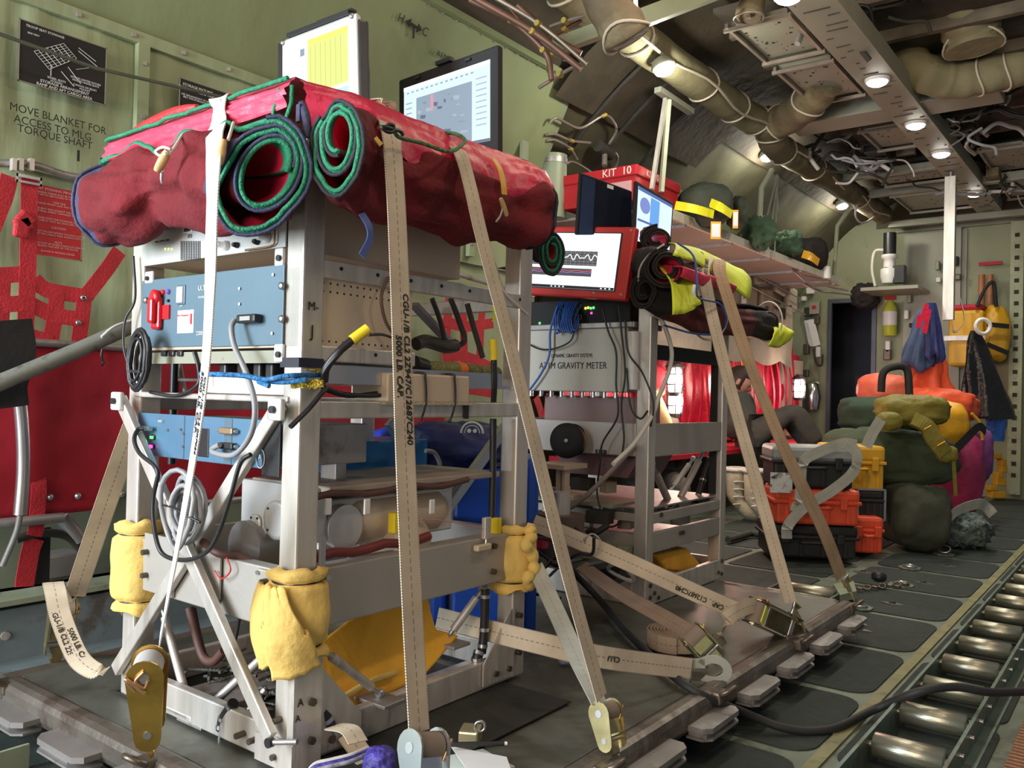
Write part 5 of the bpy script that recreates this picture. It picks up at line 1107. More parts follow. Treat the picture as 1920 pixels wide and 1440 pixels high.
# raised red fold along the left of the top, zip pull
m = MB(); P = [V((cx0-.0+.27*i/8, cy0+.03+.01*i/8, cz+.006+.012*math.sin(i*.8/2.5)+.002*i)) for i in range(9)]
m.tube(P, [.006, .010, .012, .013, .013, .014, .014, .012, .007], 8).build('folded_edge', mat('bright_red_nylon', (.68, .03, .04), .45, bump=.4, bs=40), cov)
g = MB(); g.tube([frontf(i/30, .32)+V((0, -.002, .012)) for i in range(31)], .0045, 6)
g.tube([V((cx1+.003, cy0-.01, cz-.018)), V((cx1+.006, cy0-.012, cz-.05)), V((cx1-.008, cy0-.02, cz-.10)), V((cx1-.012, cy0-.02, cz-.16))], .0045, 6); g.tube([V((cx1-.02, cy0-.018, cz-.02)), V((cx1-.035, cy0-.02, cz-.06)), V((cx1-.03, cy0-.02, cz-.1))], .004, 6)
g.build('green_piping', GRN, cov)
z_ = MB(); P = [Q(566, 195, .93), Q(573, 215, .925), Q(576, 240, .925), Q(574, 258, .925)]; z_.tube(bez(P, 4), .0075, 6); z_.box(Q(560, 212, .92), (.010, .004, .030)); z_.build('zip', NAVY, cov)
def S(px, py, Y, e1, e2): return (ay(px, py, Y), V(e1), V(e2))
E2 = lambda b, t=0: (0, 0, b)
# left roll, hanging over the near face
ra = roll(cov, [S(190, 386, .90, (.022, .066, 0), (-.012, 0, .100)), S(222, 378, .90, (.005, .075, 0), (0, 0, .100)), S(268, 358, .90, (0, .075, 0), (0, 0, .088)), S(305, 345, .905, (0, .055, 0), (0, 0, .066)), S(345, 345, .90, (0, .072, 0), (0, 0, .090)),
     S(400, 340, .895, (.015, .08, 0), (0, 0, .098)), S(440, 338, .885, (.045, .085, 0), (.0, 0, .100)), S(478, 342, .87, (.072, .055, .01), (.026, 0, .104))], 2.3, wr=.03, seed=3, th0=math.pi*.5, shrink=.60, sgn=-1, band=.05, ns=60, shift=(.26, .26))
# right roll, along the long side facing the camera
XR = -1.165
def SX(px, py, X, e1, e2): return (ax(px, py, X), V(e1), V(e2))
rb_ = roll(cov, [S(634, 280, .945, (.052, .014, 0), (0, 0, .084)), S(652, 288, .985, (.055, .006, 0), (0, 0, .090)), SX(700, 322, XR, (.062, .0, 0), (0, 0, .088)), SX(765, 346, XR, (.070, 0, 0), (0, 0, .084)), SX(840, 372, XR, (.066, 0, 0), (0, 0, .082)), SX(900, 385, XR, (.070, 0, 0), (0, 0, .088)),
     SX(945, 388, XR, (.062, 0, 0), (0, 0, .084)), SX(985, 398, XR, (.070, 0, 0), (0, 0, .090)), SX(1003, 402, XR, (.070, 0, 0), (0, 0, .088))][::-1], 2.4, wr=.028, seed=8, navy=NAVYD, th0=math.pi*.75, shrink=.58, sgn=1, band=.045, ns=70, shift=(0, .34))
rc = roll(cov, [S(975, 415, 1.80, (0, .05, 0), (0, 0, .085)), S(1000, 432, 1.80, (0, .055, 0), (0, 0, .085)), S(1020, 455, 1.80, (.0, .05, 0), (0, 0, .075)), S(1036, 475, 1.79, (.020, .030, 0), (0, 0, .062))], 2.0, wr=.01, seed=14, navy=NAVYD, wool=NAVYD, th0=math.pi*.6, ns=20)
# toggles and loops
WOOD = mat('toggle_wood', (.62, .40, .17), .4, var=.2, vs=60)
def toggle(par, a, b, r=.0075):
    a, b = V(a), V(b); d = b-a; MB().tube([a, a+d*.15, a+d*.5, a+d*.85, b], [r*.8, r, r*1.15, r, r*.8], 12).build('toggle', WOOD, par)
toggle(cov, Q(315, 283, .800), Q(294, 321, .795))
for pts in ([Q(343, 252, .86), Q(330, 272, .82), Q(316, 290, .80)], [Q(320, 280, .80), Q(305, 276, .795), Q(292, 284, .795), Q(300, 292, .795), Q(312, 288, .795)], [Q(304, 320, .80), Q(303, 335, .815), Q(304, 342, .83)], [Q(438, 230, .85), Q(432, 250, .81), Q(428, 262, .80)]):
    MB().tube(bez(pts, 5), .0028, 6).build('loop', WHITEC, cov)
toggle(cov, Q(420, 262, .795), Q(412, 308, .79), .006)
yt = MB().ribbon(bez([ax(926, 298, XR+.045), ax(938, 318, XR+.062), ax(944, 345, XR+.073), ax(946, 365, XR+.075)], 4), YX, .016); yt.build('yellow_tab', mat('amber_webbing', (.75, .42, .05), .5), cov)
toggle(cov, ax(939, 372, XR+.082), ax(950, 404, XR+.074), .005)
MB().tube(bez([ax(942, 392, XR+.078), ax(938, 405, XR+.07), ax(930, 416, XR+.06)], 4), .002, 6).build('loop', WHITEC, cov)
MB().ribbon([ax(703, 258, -1.07), ax(715, 272, -1.065)], (0, 1, 0), .012).build('yellow_tab', MC['amber_webbing'], cov)
MB().ribbon(bez([ax(678, 400, -1.13), ax(692, 425, -1.12), ax(693, 450, -1.12), ax(678, 480, -1.12)], 5), (0, .8, .5), .014).build('blue_ribbon', mat('blue_ribbon', (.06, .10, .32), .6), cov)
# patterned cord tied between the straps
CORD = mat('green_red_cord', (.07, .20, .07), .6, var=.6, vs=130, bump=.8, bs=200, wear=(.45, .08, .06), wscale=110, wamt=.6)
t = thing('accessory_cord', ax(780, 262, -1.06), 'green and red cord tied between the two straps on top of the rolled quilt', 'cord')
MB().tube(bez([ax(712, 238, -1.05), ax(735, 244, -1.03), ax(750, 258, -1.045), ax(790, 268, -1.05), ax(842, 284, -1.05), ax(870, 268, -1.08), ax(868, 258, -1.12), ax(850, 250, -1.15), ax(832, 250, -1.18)], 6), .0038, 8).build('cord', CORD, t)
MB().tube(bez([ax(722, 244, -1.025), ax(728, 234, -1.02), ax(738, 236, -1.02), ax(735, 247, -1.02), ax(724, 246, -1.02), ax(716, 238, -1.02), ax(730, 240, -1.018), ax(750, 246, -1.03), ax(756, 254, -1.03)], 5), .0034, 8).build('knot', BLACK, t)

# ================================================================== LAPTOPS ON THE FRONT RACK
def slab4(tl, tr, br, bl, th, m, name, par, n=None):
    P = [V(p) for p in (tl, tr, br, bl)]; nn = (P[1]-P[0]).cross(P[3]-P[0]).normalized()
    if nn.dot(P[0]-O0) < 0: nn = -nn
    mb = MB().poly(P, nn*th); o = mb.build(name, m, par); b = o.modifiers.new('b', 'BEVEL'); b.width = min(.006, th*.4); b.segments = 2; return o
def inq(P, u, v, lift=0):     # point inside a quad, u right, v down; lift towards the camera
    tl, tr, br, bl = [V(p) for p in P]; a = tl+(tr-tl)*u; b = bl+(br-bl)*u; p = a+(b-a)*v
    nn = (tr-tl).cross(bl-tl).normalized()
    if nn.dot(tl-O0) > 0: nn = -nn
    return p+nn*lift
def patch(P, u0, v0, u1, v1, m, name, par, lift):
    mb = MB().add([inq(P, *q, lift) for q in ((u0, v0), (u1, v0), (u1, v1), (u0, v1))], [(0, 1, 2, 3)]); return mb.build(name, m, par)
def dirs(P): return (V(P[1])-V(P[0])).normalized(), (V(P[0])-V(P[3])).normalized()
def pt(par, P, u, v, body, s, m, lift=.003, align='CENTER', name='lettering'):
    x, y = dirs(P); return text(par, body, inq(P, u, v, lift), x, y, s, m, name, 0, align)
E_W = emis('screen_white', (.93, .97, 1), 1.15); E_Y = emis('screen_lime', (.74, .78, .25), .9); E_YB = emis('screen_yellow', (.95, .95, .15), 1); E_T = emis('screen_teal', (.45, .85, .85), 1); E_P = emis('screen_pale_blue', (.62, .76, .92), .95)
E_G = emis('screen_slate', (.33, .42, .52), .75); E_G2 = emis('screen_dark_slate', (.16, .20, .27), .7); E_K = emis('screen_black', (.02, .02, .03), .5); E_B = emis('screen_blue', (.14, .35, .75), .9); E_M = emis('screen_grid', (.10, .10, .11), .6); E_R = emis('screen_red', (.85, .12, .15), .8); E_DB = emis('screen_navy', (.10, .16, .42), .8)
# 1: light bezel rugged tablet laptop
t = thing('laptop', (-1.66, 1.32, 1.38), 'open rugged laptop with silver bezel and black rubber corners, standing on the quilt', 'laptop')
P = [ay(527, 76, 1.33), ay(668, 22, 1.33), ay(672, 196, 1.33), ay(527, 246, 1.33)]
slab4(*P, .016, mat('silver_bezel', (.62, .63, .61), .35, .3), 'lid', t)
B = [inq(P, -.03, -.02, .0), inq(P, 1.0, -.02), inq(P, 1.0, 1.02), inq(P, -.03, 1.02)]
m = MB()
for a, b, w_ in (((-.02, .04), (-.02, .96), .012), ((.10, -.022), (.92, -.022), .010)): p0, p1 = inq(P, *a, -.006), inq(P, *b, -.006); m.bar(p0, p1, w_, .022, FW)
for k in range(16): p = inq(P, .52+.028*k, -.045, -.006); m.box(p, (.004, .018, .006))
m.build('rubber_edge', BLACK, t)
slab4(inq(P, 1.0, .06, -.002), inq(P, 1.0, .06, -.002)+V((.018, .02, -.004)), inq(P, 1.0, .98, -.002)+V((.018, .02, 0)), inq(P, 1.0, .98, -.002), .02, BLACK, 'side_guard', t)
patch(P, .10, .10, .93, 1, E_W, 'display', t, .0012); patch(P, .38, .115, .90, .26, E_YB, 'display_area', t, .002); patch(P, .38, .17, .90, .72, E_Y, 'display_area', t, .0026); patch(P, .38, .76, .90, .98, E_T, 'display_area', t, .0028)
m = MB()
for k in range(7): m.add([inq(P, *q, .0032) for q in ((.42+.065*k, .2), (.423+.065*k, .2), (.423+.065*k, .70), (.42+.065*k, .70))], [(0, 1, 2, 3)])
m.build('plot_line', emis('screen_olive', (.45, .50, .12), .7), t)
patch(P, .28, .19, .34, .27, E_G, 'icon', t, .003)
m = MB()
for u, v in ((.035, .035), (.95, .03)): p = inq(P, u, v, .001); m.lathe(p, (FW*-1), [(.007, 0), (.007, .002), (.003, .003)], 14)
m.build('corner_screw', STEEL, t)
MB().bb((-1.82, 1.345, 1.382), (-1.50, 1.60, 1.405), 0, .006).build('base', BLACK, t)
# 2: black rugged laptop with an aerial photo
t = thing('laptop', (-1.47, 1.62, 1.38), 'open black rugged laptop showing a grey aerial map, right of the silver one', 'laptop')
P = [ay(747, 150, 1.60), ay(934, 82, 1.60), ay(934, 288, 1.60), ay(747, 318, 1.60)]
slab4(*P, .022, BLACKM, 'lid', t)
p0, p1 = inq(P, .42, -.01, .004), inq(P, .57, -.01, .004); MB().bar(p0, p1, .010, .012, FW).build('latch', BLACK, t)
m = MB()
for u in (.21, .72): m.bar(inq(P, u-.02, .055, .002), inq(P, u+.03, .055, .002), .006, .008, FW)
m.build('rubber_bumper', BLACK, t)
patch(P, .065, .12, .93, .87, E_P, 'display', t, .0012); patch(P, .065, .12, .93, .16, E_W, 'menu_bar', t, .002); patch(P, .065, .845, .93, .87, E_G2, 'task_bar', t, .002)
patch(P, .20, .27, .76, .84, E_G, 'map', t, .002)
rnd = random.Random(5); m = MB()
for k in range(34):
    u, v = rnd.uniform(.21, .66), rnd.uniform(.30, .80); w_, h_ = rnd.uniform(.02, .08), rnd.uniform(.01, .05); m.add([inq(P, *q, .0026+.0001*k) for q in ((u, v), (u+w_, v+.01), (u+w_*.8, v+h_), (u, v+h_*.8))], [(0, 1, 2, 3)], k % 3)
m.build('map_detail', [E_G2, emis('screen_mid', (.42, .50, .58), .8), emis('screen_mid2', (.26, .33, .42), .75)], t)
patch(P, .36, .29, .39, .45, emis('screen_rose', (.7, .35, .42), .8), 'map_mark', t, .0065)
for k in range(16): patch(P, .10+.05*k, .185, .125+.05*k, .20, E_G, 'tool_icon', t, .0026) if k < 14 else None
for k in range(9): patch(P, .09, .30+.055*k, .155, .312+.055*k, E_G, 'list_entry', t, .0026)
for k in range(9): patch(P, .80, .26+.055*k, .90, .272+.055*k, emis('screen_mid', (.42, .5, .58), .8), 'list_entry', t, .0026)
MB().bb((-1.72, 1.63, 1.382), (-1.36, 1.72, 1.41), 0, .006).build('base', BLACK, t)

# ================================================================== STRAPS AND RATCHETS
def strap(pts, side, lbl, m=STRAP, w=.044, n=8, name='tie_down_strap', group=None, txt=None):
    P = bez(pts, n); k = len(P)
    if isinstance(side, list):
        s = [V(side[0]).lerp(V(side[1]), i/(k-1)) for i in range(k)] if len(side) == 2 else [V(side[min(len(side)-1, round(i/(k-1)*(len(side)-1)))]) for i in range(k)]
        if len(side) > 2:
            s = []
            for i in range(k):
                f = i/(k-1)*(len(side)-1); j = min(len(side)-2, int(f)); s.append(V(side[j]).lerp(V(side[j+1]), f-j))
    else: s = side
    o = MB().ribbon(P, s, w).build(name, m); tag(o, lbl, 'strap', group)
    if txt:
        for body, f, off, size, flip in txt:
            i = int(f*(k-1)); d = (P[min(k-1, i+2)]-P[max(0, i-2)]).normalized(); sd = s[i] if isinstance(s, list) else V(s); sd = (sd-d*sd.dot(d)).normalized()
            if flip: d = -d; sd = sd
            up_ = d.cross((O0-P[i]).normalized()); up_ = sd if sd.dot(up_) < 0 else -sd
            # reading direction d, face the camera
            x = d; y = up_
            if x.cross(y).dot(O0-P[i]) < 0: y = -y
            text(o, body, P[i]+y*off*w, x, y, size, INK, 'printing', .0022, 'CENTER', size*.03)
    return o
def ratchet(p0, p1, side, lbl, s=1.0, mm=GALV, wind=STRAP, hook=True, facing=None):
    """ratchet buckle from p0 (webbing drum) to p1 (hook end); side = drum axis"""
    p0, p1 = V(p0), V(p1); d = (p1-p0).normalized(); a = V(side); a = (a-d*a.dot(d)).normalized(); nn = d.cross(a); L = (p1-p0).length
    t = thing('ratchet_buckle', p1, lbl, 'ratchet')
    hw = .026*s
    for sg in (-1, 1):
        c = p0+a*hw*sg; out = []
        r0, r1 = .026*s, .018*s
        for k in range(9): an = math.pi*k/8; out.append(c-d*(r0*math.sin(an))+nn*(r0*math.cos(an)))
        for k in range(7): an = math.pi*k/6; out.append(c+d*(L*.72+r1*math.sin(an))-nn*(r1*math.cos(an)))
        MB().poly(out, a*(.003*s*sg)).build('side_plate', mm, t)
    MB().tube([p0-a*hw*.93, p0+a*hw*.93], .021*s, 20).build('webbing_drum', wind, t)
    for i in range(2): MB().tube([p0-a*hw*1.15, p0+a*hw*1.15], .008*s, 12).build('axle', STEEL, t) if i == 0 else MB().tube([p0+d*L*.66-a*hw*1.15, p0+d*L*.66+a*hw*1.15], .006*s, 10).build('pin', STEEL, t)
    m = MB().tube(bez([p0+d*.02*s+a*hw*1.0+nn*.012*s, p0+a*hw*1.25-d*.005*s+nn*.024*s, p0+a*hw*1.2+d*.02*s-nn*.0*s], 5), .003*s, 6)
    m.tube(bez([p0+a*(hw+.006*s)-d*.012*s, p0+a*(hw+.008*s)+nn*.011*s, p0+a*(hw+.006*s)+d*.012*s, p0+a*(hw+.008*s)-nn*.006*s], 5), .0025*s, 6); m.build('spring_wire', mat('copper_wire', (.6, .35, .18), .35, .7), t)
    m = MB().box(p0+d*L*.34+nn*.012*s, (hw*1.7, .004*s, L*.38), Matrix((a, nn, d)).transposed(), 0, 1, .001); m.build('handle', mm, t)
    if hook:
        q = p0+d*L*.72; c = p1-d*.012*s
        m = MB().poly([q+a*.018*s, q+a*.016*s+d*.02*s, q+d*.03*s+a*.012*s, q+d*(L*.28)+a*.012*s, q+d*(L*.28)-a*.008*s, q+d*.022*s-a*.010*s, q-a*.018*s], nn*.004*s); m.tube([p1-d*.012*s+a*.012*s, p1+a*.006*s, p1-a*.008*s, p1-d*.012*s-a*.012*s], .0045*s, 8)
        m.build('hook', mm, t)
    return t
def flat_hook(p0, p1, side, lbl, s=1.0, mm=GALV):
    p0, p1 = V(p0), V(p1); d = (p1-p0).normalized(); a = V(side); a = (a-d*a.dot(d)).normalized(); nn = d.cross(a); L = (p1-p0).length
    t = thing('flat_hook', p1, lbl, 'hook'); w_ = .028*s
    m = MB().poly([p0-a*w_, p0+a*w_, p0+a*w_+d*L*.25, p0-a*w_+d*L*.25], nn*.003); [m.poly([p0+a*w_*sg, p0+a*w_*sg-d*.012, p0+a*w_*sg+d*L*.25+nn*.016, p0+a*w_*sg+d*L*.3], a*.003*sg) for sg in (-1, 1)]; m.build('strap_bar', mm, t)
    MB().poly([p0-a*w_*.6+d*L*.2, p0+a*w_*.75+d*L*.2, p0+a*w_*.8+d*L*.55, p0+a*w_*.4+d*L, p0+a*w_*.12+d*L, p0+a*w_*.38+d*L*.6, p0-a*w_*.5+d*L*.55], nn*.004).build('hook', mm, t)
    MB().tube([p0-a*w_*1.1+nn*.006, p0+a*w_*1.1+nn*.006], .004, 8).build('pin', STEEL, t)
    return t
Z6 = (1, 0, 0)
strap([V((-1.62, 1.60, cz+.006)), V((Q(413, 205, 1.15).x, 1.15, cz+.004)), V((Q(413, 205, .985).x, .985, cz+.004)), V((Q(410, 215, .935).x, .938, cz-.004)), Q(408, 228, .918), Q(403, 260, .835), Q(400, 330, .775), Q(397, 420, .765), Q(393, 560, .79), Q(384, 700, .795), Q(362, 860, .80), Q(330, 1040, .815), Q(300, 1200, .83)],
      [(1, 0, 0), (1, 0, 0), (1, -.1, 0), (.98, -.2, 0), (.98, -.2, 0), (.96, -.27, 0), (.93, -.36, 0), (.86, -.50, 0)], 'brightly lit white strap down the left face of the front rack to the gold ratchet', STRAPLIT, .044, 8,
      txt=[('5000 LB. CAP.', .786, -.20, .0125, False), ('CGU-1/B CL2 0KF026', .792, .22, .010, False)])
ratchet(Q(276, 1256, .83), Q(284, 1412, .85), (.8, -.6, 0), 'gold ratchet buckle hanging on the white strap at the near left pallet edge', 1.25, mat('gold_zinc', (.62, .38, .09), .28, .9, var=.25, vs=14, wear=(.45, .42, .12), wscale=16), STRAPLIT)
MB_ = MB().tube([Q(278, 1240, .80), Q(278, 1240, .87)], .026, 20)
CB = 'CGU-1/B CL2 2Z947/C12687C240'
strap([V((-1.8, 1.16, cz+.006)), V((-1.5, 1.13, cz+.004)), ax(712, 192, -1.25), ax(722, 207, -1.225), ax(731, 240, -1.10), ax(737, 290, -1.065), ax(744, 400, -1.05), ax(752, 600, -1.02), ax(760, 850, -.98), ax(772, 1120, -.935), ax(786, 1372, -.895)], YX, 'cream strap with printed code running down the middle of the front rack', STRAP, .044, 8,
      txt=[(CB, .745, .22, .0125, False), ('5000 LB. CAP.', .745, -.22, .0125, False)])
ratchet(ax(795, 1400, -.885), ax(800, 1500, -.86), (0, 1, 0), 'silver ratchet buckle at the bottom edge of the photo on the central strap', 1.05, CHROME, STRAP)
lastr = [o for o in bpy.data.objects if o.get('category') == 'ratchet'][-1]
MB().poly([ax(755, 1440, -.93), ax(758, 1395, -.93), ax(768, 1372, -.93), ax(782, 1368, -.93), ax(795, 1385, -.93), ax(800, 1450, -.93)], (.004, 0, 0)).build('handle_plate', CHROME, lastr)
strap([V((-1.8, 1.46, cz+.006)), V((-1.4, 1.47, cz+.004)), ax(848, 258, -1.235), ax(856, 275, -1.15), ax(868, 300, -1.09), ax(883, 355, -1.06), ax(905, 450, -1.04), ax(955, 640, -1.0), ax(1000, 820, -.955), ax(1060, 1060, -.91), ax(1128, 1308, -.865)], YX, 'cream strap slanting right across the front rack to the ratchet beside the black mat', STRAP, .040)
ratchet(ax(1136, 1335, -.862), ax(1152, 1412, -.835), (0, 1, 0), 'ratchet buckle at the pallet edge right of the black mat', .92)
strap([ax(1003, 1062, -1.20), ax(1040, 1140, -1.08), ax(1085, 1240, -.95), ax(1125, 1322, -.868)], [(.3, .6, .5), (0, 1, .1)], 'twisted grey-cream strap from the right-hand foam wrap to the same ratchet as the slanting strap', STRAPG, .040)
# left strap and its looped tail
strap([ax(262, 770, -1.86), ax(232, 850, -1.91), ax(190, 970, -2.0), ax(140, 1118, -2.10)], [(.25, .97, 0), (.25, .97, 0)], 'cream strap slanting down behind the left post of the front rack', STRAP, .050)
strap([ax(126, 1150, -2.12), ax(112, 1118, -2.10), ax(100, 1092, -2.05), ax(104, 1110, -2.0), ax(112, 1150, -1.98), ax(130, 1200, -1.95), ax(150, 1238, -1.92), ax(178, 1258, -1.88), ax(200, 1258, -1.86)], [(.3, .95, 0), (.4, .9, 0), (.3, .9, .2), (.3, .9, .2), (.4, .9, .1)], 'loose looped strap tail with printing at the left edge of the pallet', STRAP, .044, 8, txt=[('CGU-1/B CL2 22947', .60, -.2, .0105, False), ('5000 LB. CAP.', .68, .22, .0105, False)])
ratchet(ax(118, 1140, -2.12), ax(104, 1240, -2.18), (.3, .95, 0), 'dark ratchet behind the looped strap tail at the left', 1.0)
flat_hook(ax(12, 1325, -2.15), ax(60, 1290, -2.12), (0, .5, .5), 'gold hook chained to the near left pallet corner', .9)
m = MB()
for k in range(5): q = ax(60+8*k, 1290-3*k, -2.12); m.tube([q+V((.008*math.cos(a), (.006 if k % 2 else .012)*math.sin(a), (.012 if k % 2 else .005)*math.sin(a))) for a in [i*math.pi/6 for i in range(12)]], .0028, 6, closed=True)
tag(m.build('chain', RUST), 'short chain at the near left pallet corner', 'chain')
# straps of the rear rack
strap([V((-1.55, 2.65, 1.312)), ax(1312, 478, -1.28), ax(1318, 505, -1.20), ax(1335, 590, -1.17), ax(1375, 750, -1.09), ax(1420, 910, -.99), ax(1482, 1130, -.86)], (.45, .88, 0), 'cream strap from the yellow vest on the rear rack down to the flat hook', STRAP, .050, txt=[('CGU-1/B CL2 CK026', .33, -.2, .0125, False), ('5000 LB. CAP.', .33, .22, .012, False)])
flat_hook(ax(1484, 1140, -.86), ax(1508, 1188, -.835), (0, 1, 0), 'gold flat hook on the cream strap at the pallet edge', 1.0)
strap([V((-1.5, 2.95, 1.312)), ax(1338, 486, -1.25), ax(1352, 520, -1.17), ax(1400, 665, -1.08), ax(1470, 840, -.97), ax(1540, 985, -.90), ax(1578, 1082, -.875)], [(.7, .7, 0), (.5, .85, 0), (.4, .9, 0)], 'brownish strap slanting to the far right corner of the pallet', mat('x', (0, 0, 0)) and webbing('tan_webbing', (.45, .32, .20), (.2, .12, .08)), .048)
flat_hook(ax(1582, 1085, -.87), ax(1600, 1128, -.84), (0, 1, 0), 'olive flat hook at the far right corner of the pallet', 1.0)
strap([ax(1000, 980, -1.45), ax(1060, 1003, -1.36), ax(1180, 1055, -1.18), ax(1300, 1110, -1.03), ax(1392, 1150, -.93)], [(0, .3, 1), (0, .3, 1)], 'cream strap stretched low between the racks to the large ratchet', STRAP, .050, txt=[('CAP.   C12687C240', .80, .15, .0125, True)])
ratchet(ax(1418, 1148, -.915), ax(1512, 1192, -.84), (.2, .5, .5), 'large ratchet lying on the pallet edge with a curl of webbing', 1.25, mat('dark_zinc', (.22, .20, .13), .3, .85, var=.3, vs=20))
strap([ax(1440, 1142, -.91), ax(1415, 1135, -.91), ax(1385, 1145, -.93), ax(1362, 1162, -.95), ax(1358, 1180, -.96), ax(1350, 1195, -.97), ax(1338, 1202, -.98)], [(.1, .3, 1), (.1, .3, 1), (.1, .5, .9), (.3, .6, .6)], 'curl of loose webbing coming off the large ratchet', STRAP, .046)
tag(MB().bar(ax(1438, 1140, -.88), ax(1428, 1170, -.88), .004, .022, (0, 1, 0)).build('warning_label', mat('label_lime', (.6, .65, .1), .4)), 'small yellow warning label on the large ratchet', 'label')
strap([ax(820, 1158, -1.42), ax(900, 1178, -1.30), ax(1000, 1203, -1.15), ax(1130, 1232, -1.0), ax(1296, 1254, -.90)], [(0, .25, 1), (0, .25, 1)], 'cream strap lying low from the front rack to the big flat silver hook', STRAP, .050, txt=[('CLU', .80, .0, .012, True)])
t = thing('flat_hook', ax(1330, 1255, -.86), 'big flat silver hook at the end of the low strap on the pallet edge', 'hook')
c_ = ax(1338, 1257, -.865); m = MB(); a_ = V((RT.x, RT.y, 0)).normalized()*1.15; b_ = V((0, -.15, 1)).normalized()*1.2
arc = [(math.radians(d_)) for d_ in range(150, -150, -15)]
m.poly([c_+a_*(-.085)+b_*.022, c_+a_*(-.018)+b_*.024, c_+a_*(-.018)+b_*.004, c_+a_*(-.085)+b_*.004], FW*.005)
for w0, w1 in zip(arc, arc[1:]): m.poly([c_+a_*.04*math.cos(w0)+b_*.032*math.sin(w0), c_+a_*.04*math.cos(w1)+b_*.032*math.sin(w1), c_+a_*.021*math.cos(w1)+b_*.015*math.sin(w1), c_+a_*.021*math.cos(w0)+b_*.015*math.sin(w0)], FW*.005)
m.build('hook', mat('pale_zinc', (.62, .63, .55), .35, .3), t)
MB().box(c_-a_*.06+V((.008, 0, 0)), (.014, .012, .06), None, 0, 1, .003).build('strap_bar', STEEL, t)
strap([ax(1090, 1060, -1.40), ax(1160, 1110, -1.24), ax(1240, 1155, -1.08), ax(1300, 1190, -.96)], [(.2, .8, .4), (.2, .6, .8)], 'brown strap running low from the rear rack to the second ratchet', webbing('brown_webbing', (.30, .22, .17), (.16, .1, .08)), .045)
ratchet(ax(1302, 1195, -.945), ax(1345, 1240, -.885), (.1, .5, .9), 'ratchet standing on the pallet beside the rolled webbing', 1.05, mat('lime_zinc', (.55, .56, .28), .28, .9, var=.2, vs=20))
# rolled up webbing
t = thing('webbing_roll', ax(1265, 1205, -1.04), 'rolled-up tan webbing lying on the pallet beside the ratchet', 'webbing roll')
c_ = az(1268, 1212, .128); P = []
for i in range(150): a = i*.33; r_ = .012+.0072*a/6.28*1.25; P.append(c_+V((r_*math.cos(a)*1.0, r_*math.sin(a), .024)))
MB().ribbon(P, ZU, .046, .004).build('coil', webbing('tan_roll', (.55, .42, .30), (.2, .12, .08)), t)
strap([az(650, 1375, .16), az(668, 1400, .14), az(690, 1432, .125)], [(0, 1, .3), (.1, 1, 0)], 'short strap end at the bottom edge in front of the near post', STRAP, .044)
strap([ax(625, 1362, -1.2), ax(655, 1368, -1.15), ax(672, 1392, -1.12)], YX, 'short cream strap tail curling over the base rail', STRAP, .04)
# ================================================================== REAR RACK
U0, U1, W0, W1 = -1.955, -1.345, 2.515, 3.16
r2 = thing('instrument_rack', (-1.65, 2.84, ZB), 'rear bare aluminium instrument rack with the gravity meter, at the far end of the pallet', 'rack')
for cx, cy in ((U1-h, W0+h), (U1-h, W1-h), (U0+h, W0+h), (U0+h, W1-h)): post(cx, cy, .121, 1.27, par=r2)
for a, b, hh in (((U1-.01, W0+.05), (U1-.01, W1-.05), .075), ((U0+.01, W0+.05), (U0+.01, W1-.05), .075)): rail((*a, .16), (*b, .16), .02, hh, 'base_rail', r2)
rail((U0+.05, W0+.01, .16), (U1-.05, W0+.01, .16), .02, .075, 'base_rail', r2); rail((U0+.05, W1-.01, .16), (U1-.05, W1-.01, .16), .02, .075, 'base_rail', r2)
def zx(px, py): return ax(px, py, U1).z
for (pa, pb, nm) in (((1218, 795), (1218, 858), 'side_beam'), ((1218, 965), (1218, 985), 'shelf_rail'), ((1218, 1002), (1218, 1040), 'shelf_rail')):
    za, zb = zx(*pb), zx(*pa); rail((U1-.01, W0+.05, (za+zb)/2), (U1-.01, W1-.05, (za+zb)/2), .016, zb-za, nm, r2, BEAM); rail((U0+.01, W0+.05, (za+zb)/2), (U0+.01, W1-.05, (za+zb)/2), .016, zb-za, nm, r2, BEAM)
    if nm == 'side_beam': rail((U0+.05, W0+.008, (za+zb)/2), (U1-.05, W0+.008, (za+zb)/2), .014, zb-za, nm, r2, BEAM); ZSB = za
    else: rail((U0+.05, W0+.03, (za+zb)/2), (U1-.05, W0+.03, (za+zb)/2), .02, (zb-za)*.8, nm, r2, BEAM)
MB().bb((U1-.045, W1-.065, .45), (U1-.02, W1-.052, 1.2)).bb((U1-.05, W0+.06, .16), (U1-.03, W0+.07, .62)).build('black_strip', BLACKM, r2)
for zz in (.30, .44): MB().bb((U0+.03, W0+.03, zz), (U1-.02, W1-.03, zz+.006)).build('shelf_plate', ALUD, r2)
m = MB()
for x, y, z in [(U1, W0+.06, .16), (U1, W0+.09, .14), (U1, W0+.03, .19), (U1, W0+.03, .15), (U1, W1-.06, .15), (U1, W1-.03, .19), (U1, W1-.03, .14), (U1, W0+.1, .42), (U1, W0+.25, .34), (U1, W0+.27, .34)]: m.cyl((x-.004, y, z), (x+.005, y, z), .008, 6)
m.build('bolt', MC['dark_bolt'], r2)
a_, b_ = ax(1218, 643, U1), ax(1218, 672, U1); MB().bb((U1-.03, W0+.05, b_.z), (U1-.015, W1-.05, a_.z)).build('black_bar', BLACKM, r2)
GMB = mat('putty_panel', (.44, .42, .36), .5, .1, var=.05, vs=2)
MAUVE = mat('mauve_case', (.25, .17, .16), .5, .1, var=.06)
FY2 = W0-.012
t = thing('gravity_meter', (-1.64, 2.7, .83), 'putty-coloured instrument box lettered as a gravity meter in the rear rack', 'instrument')
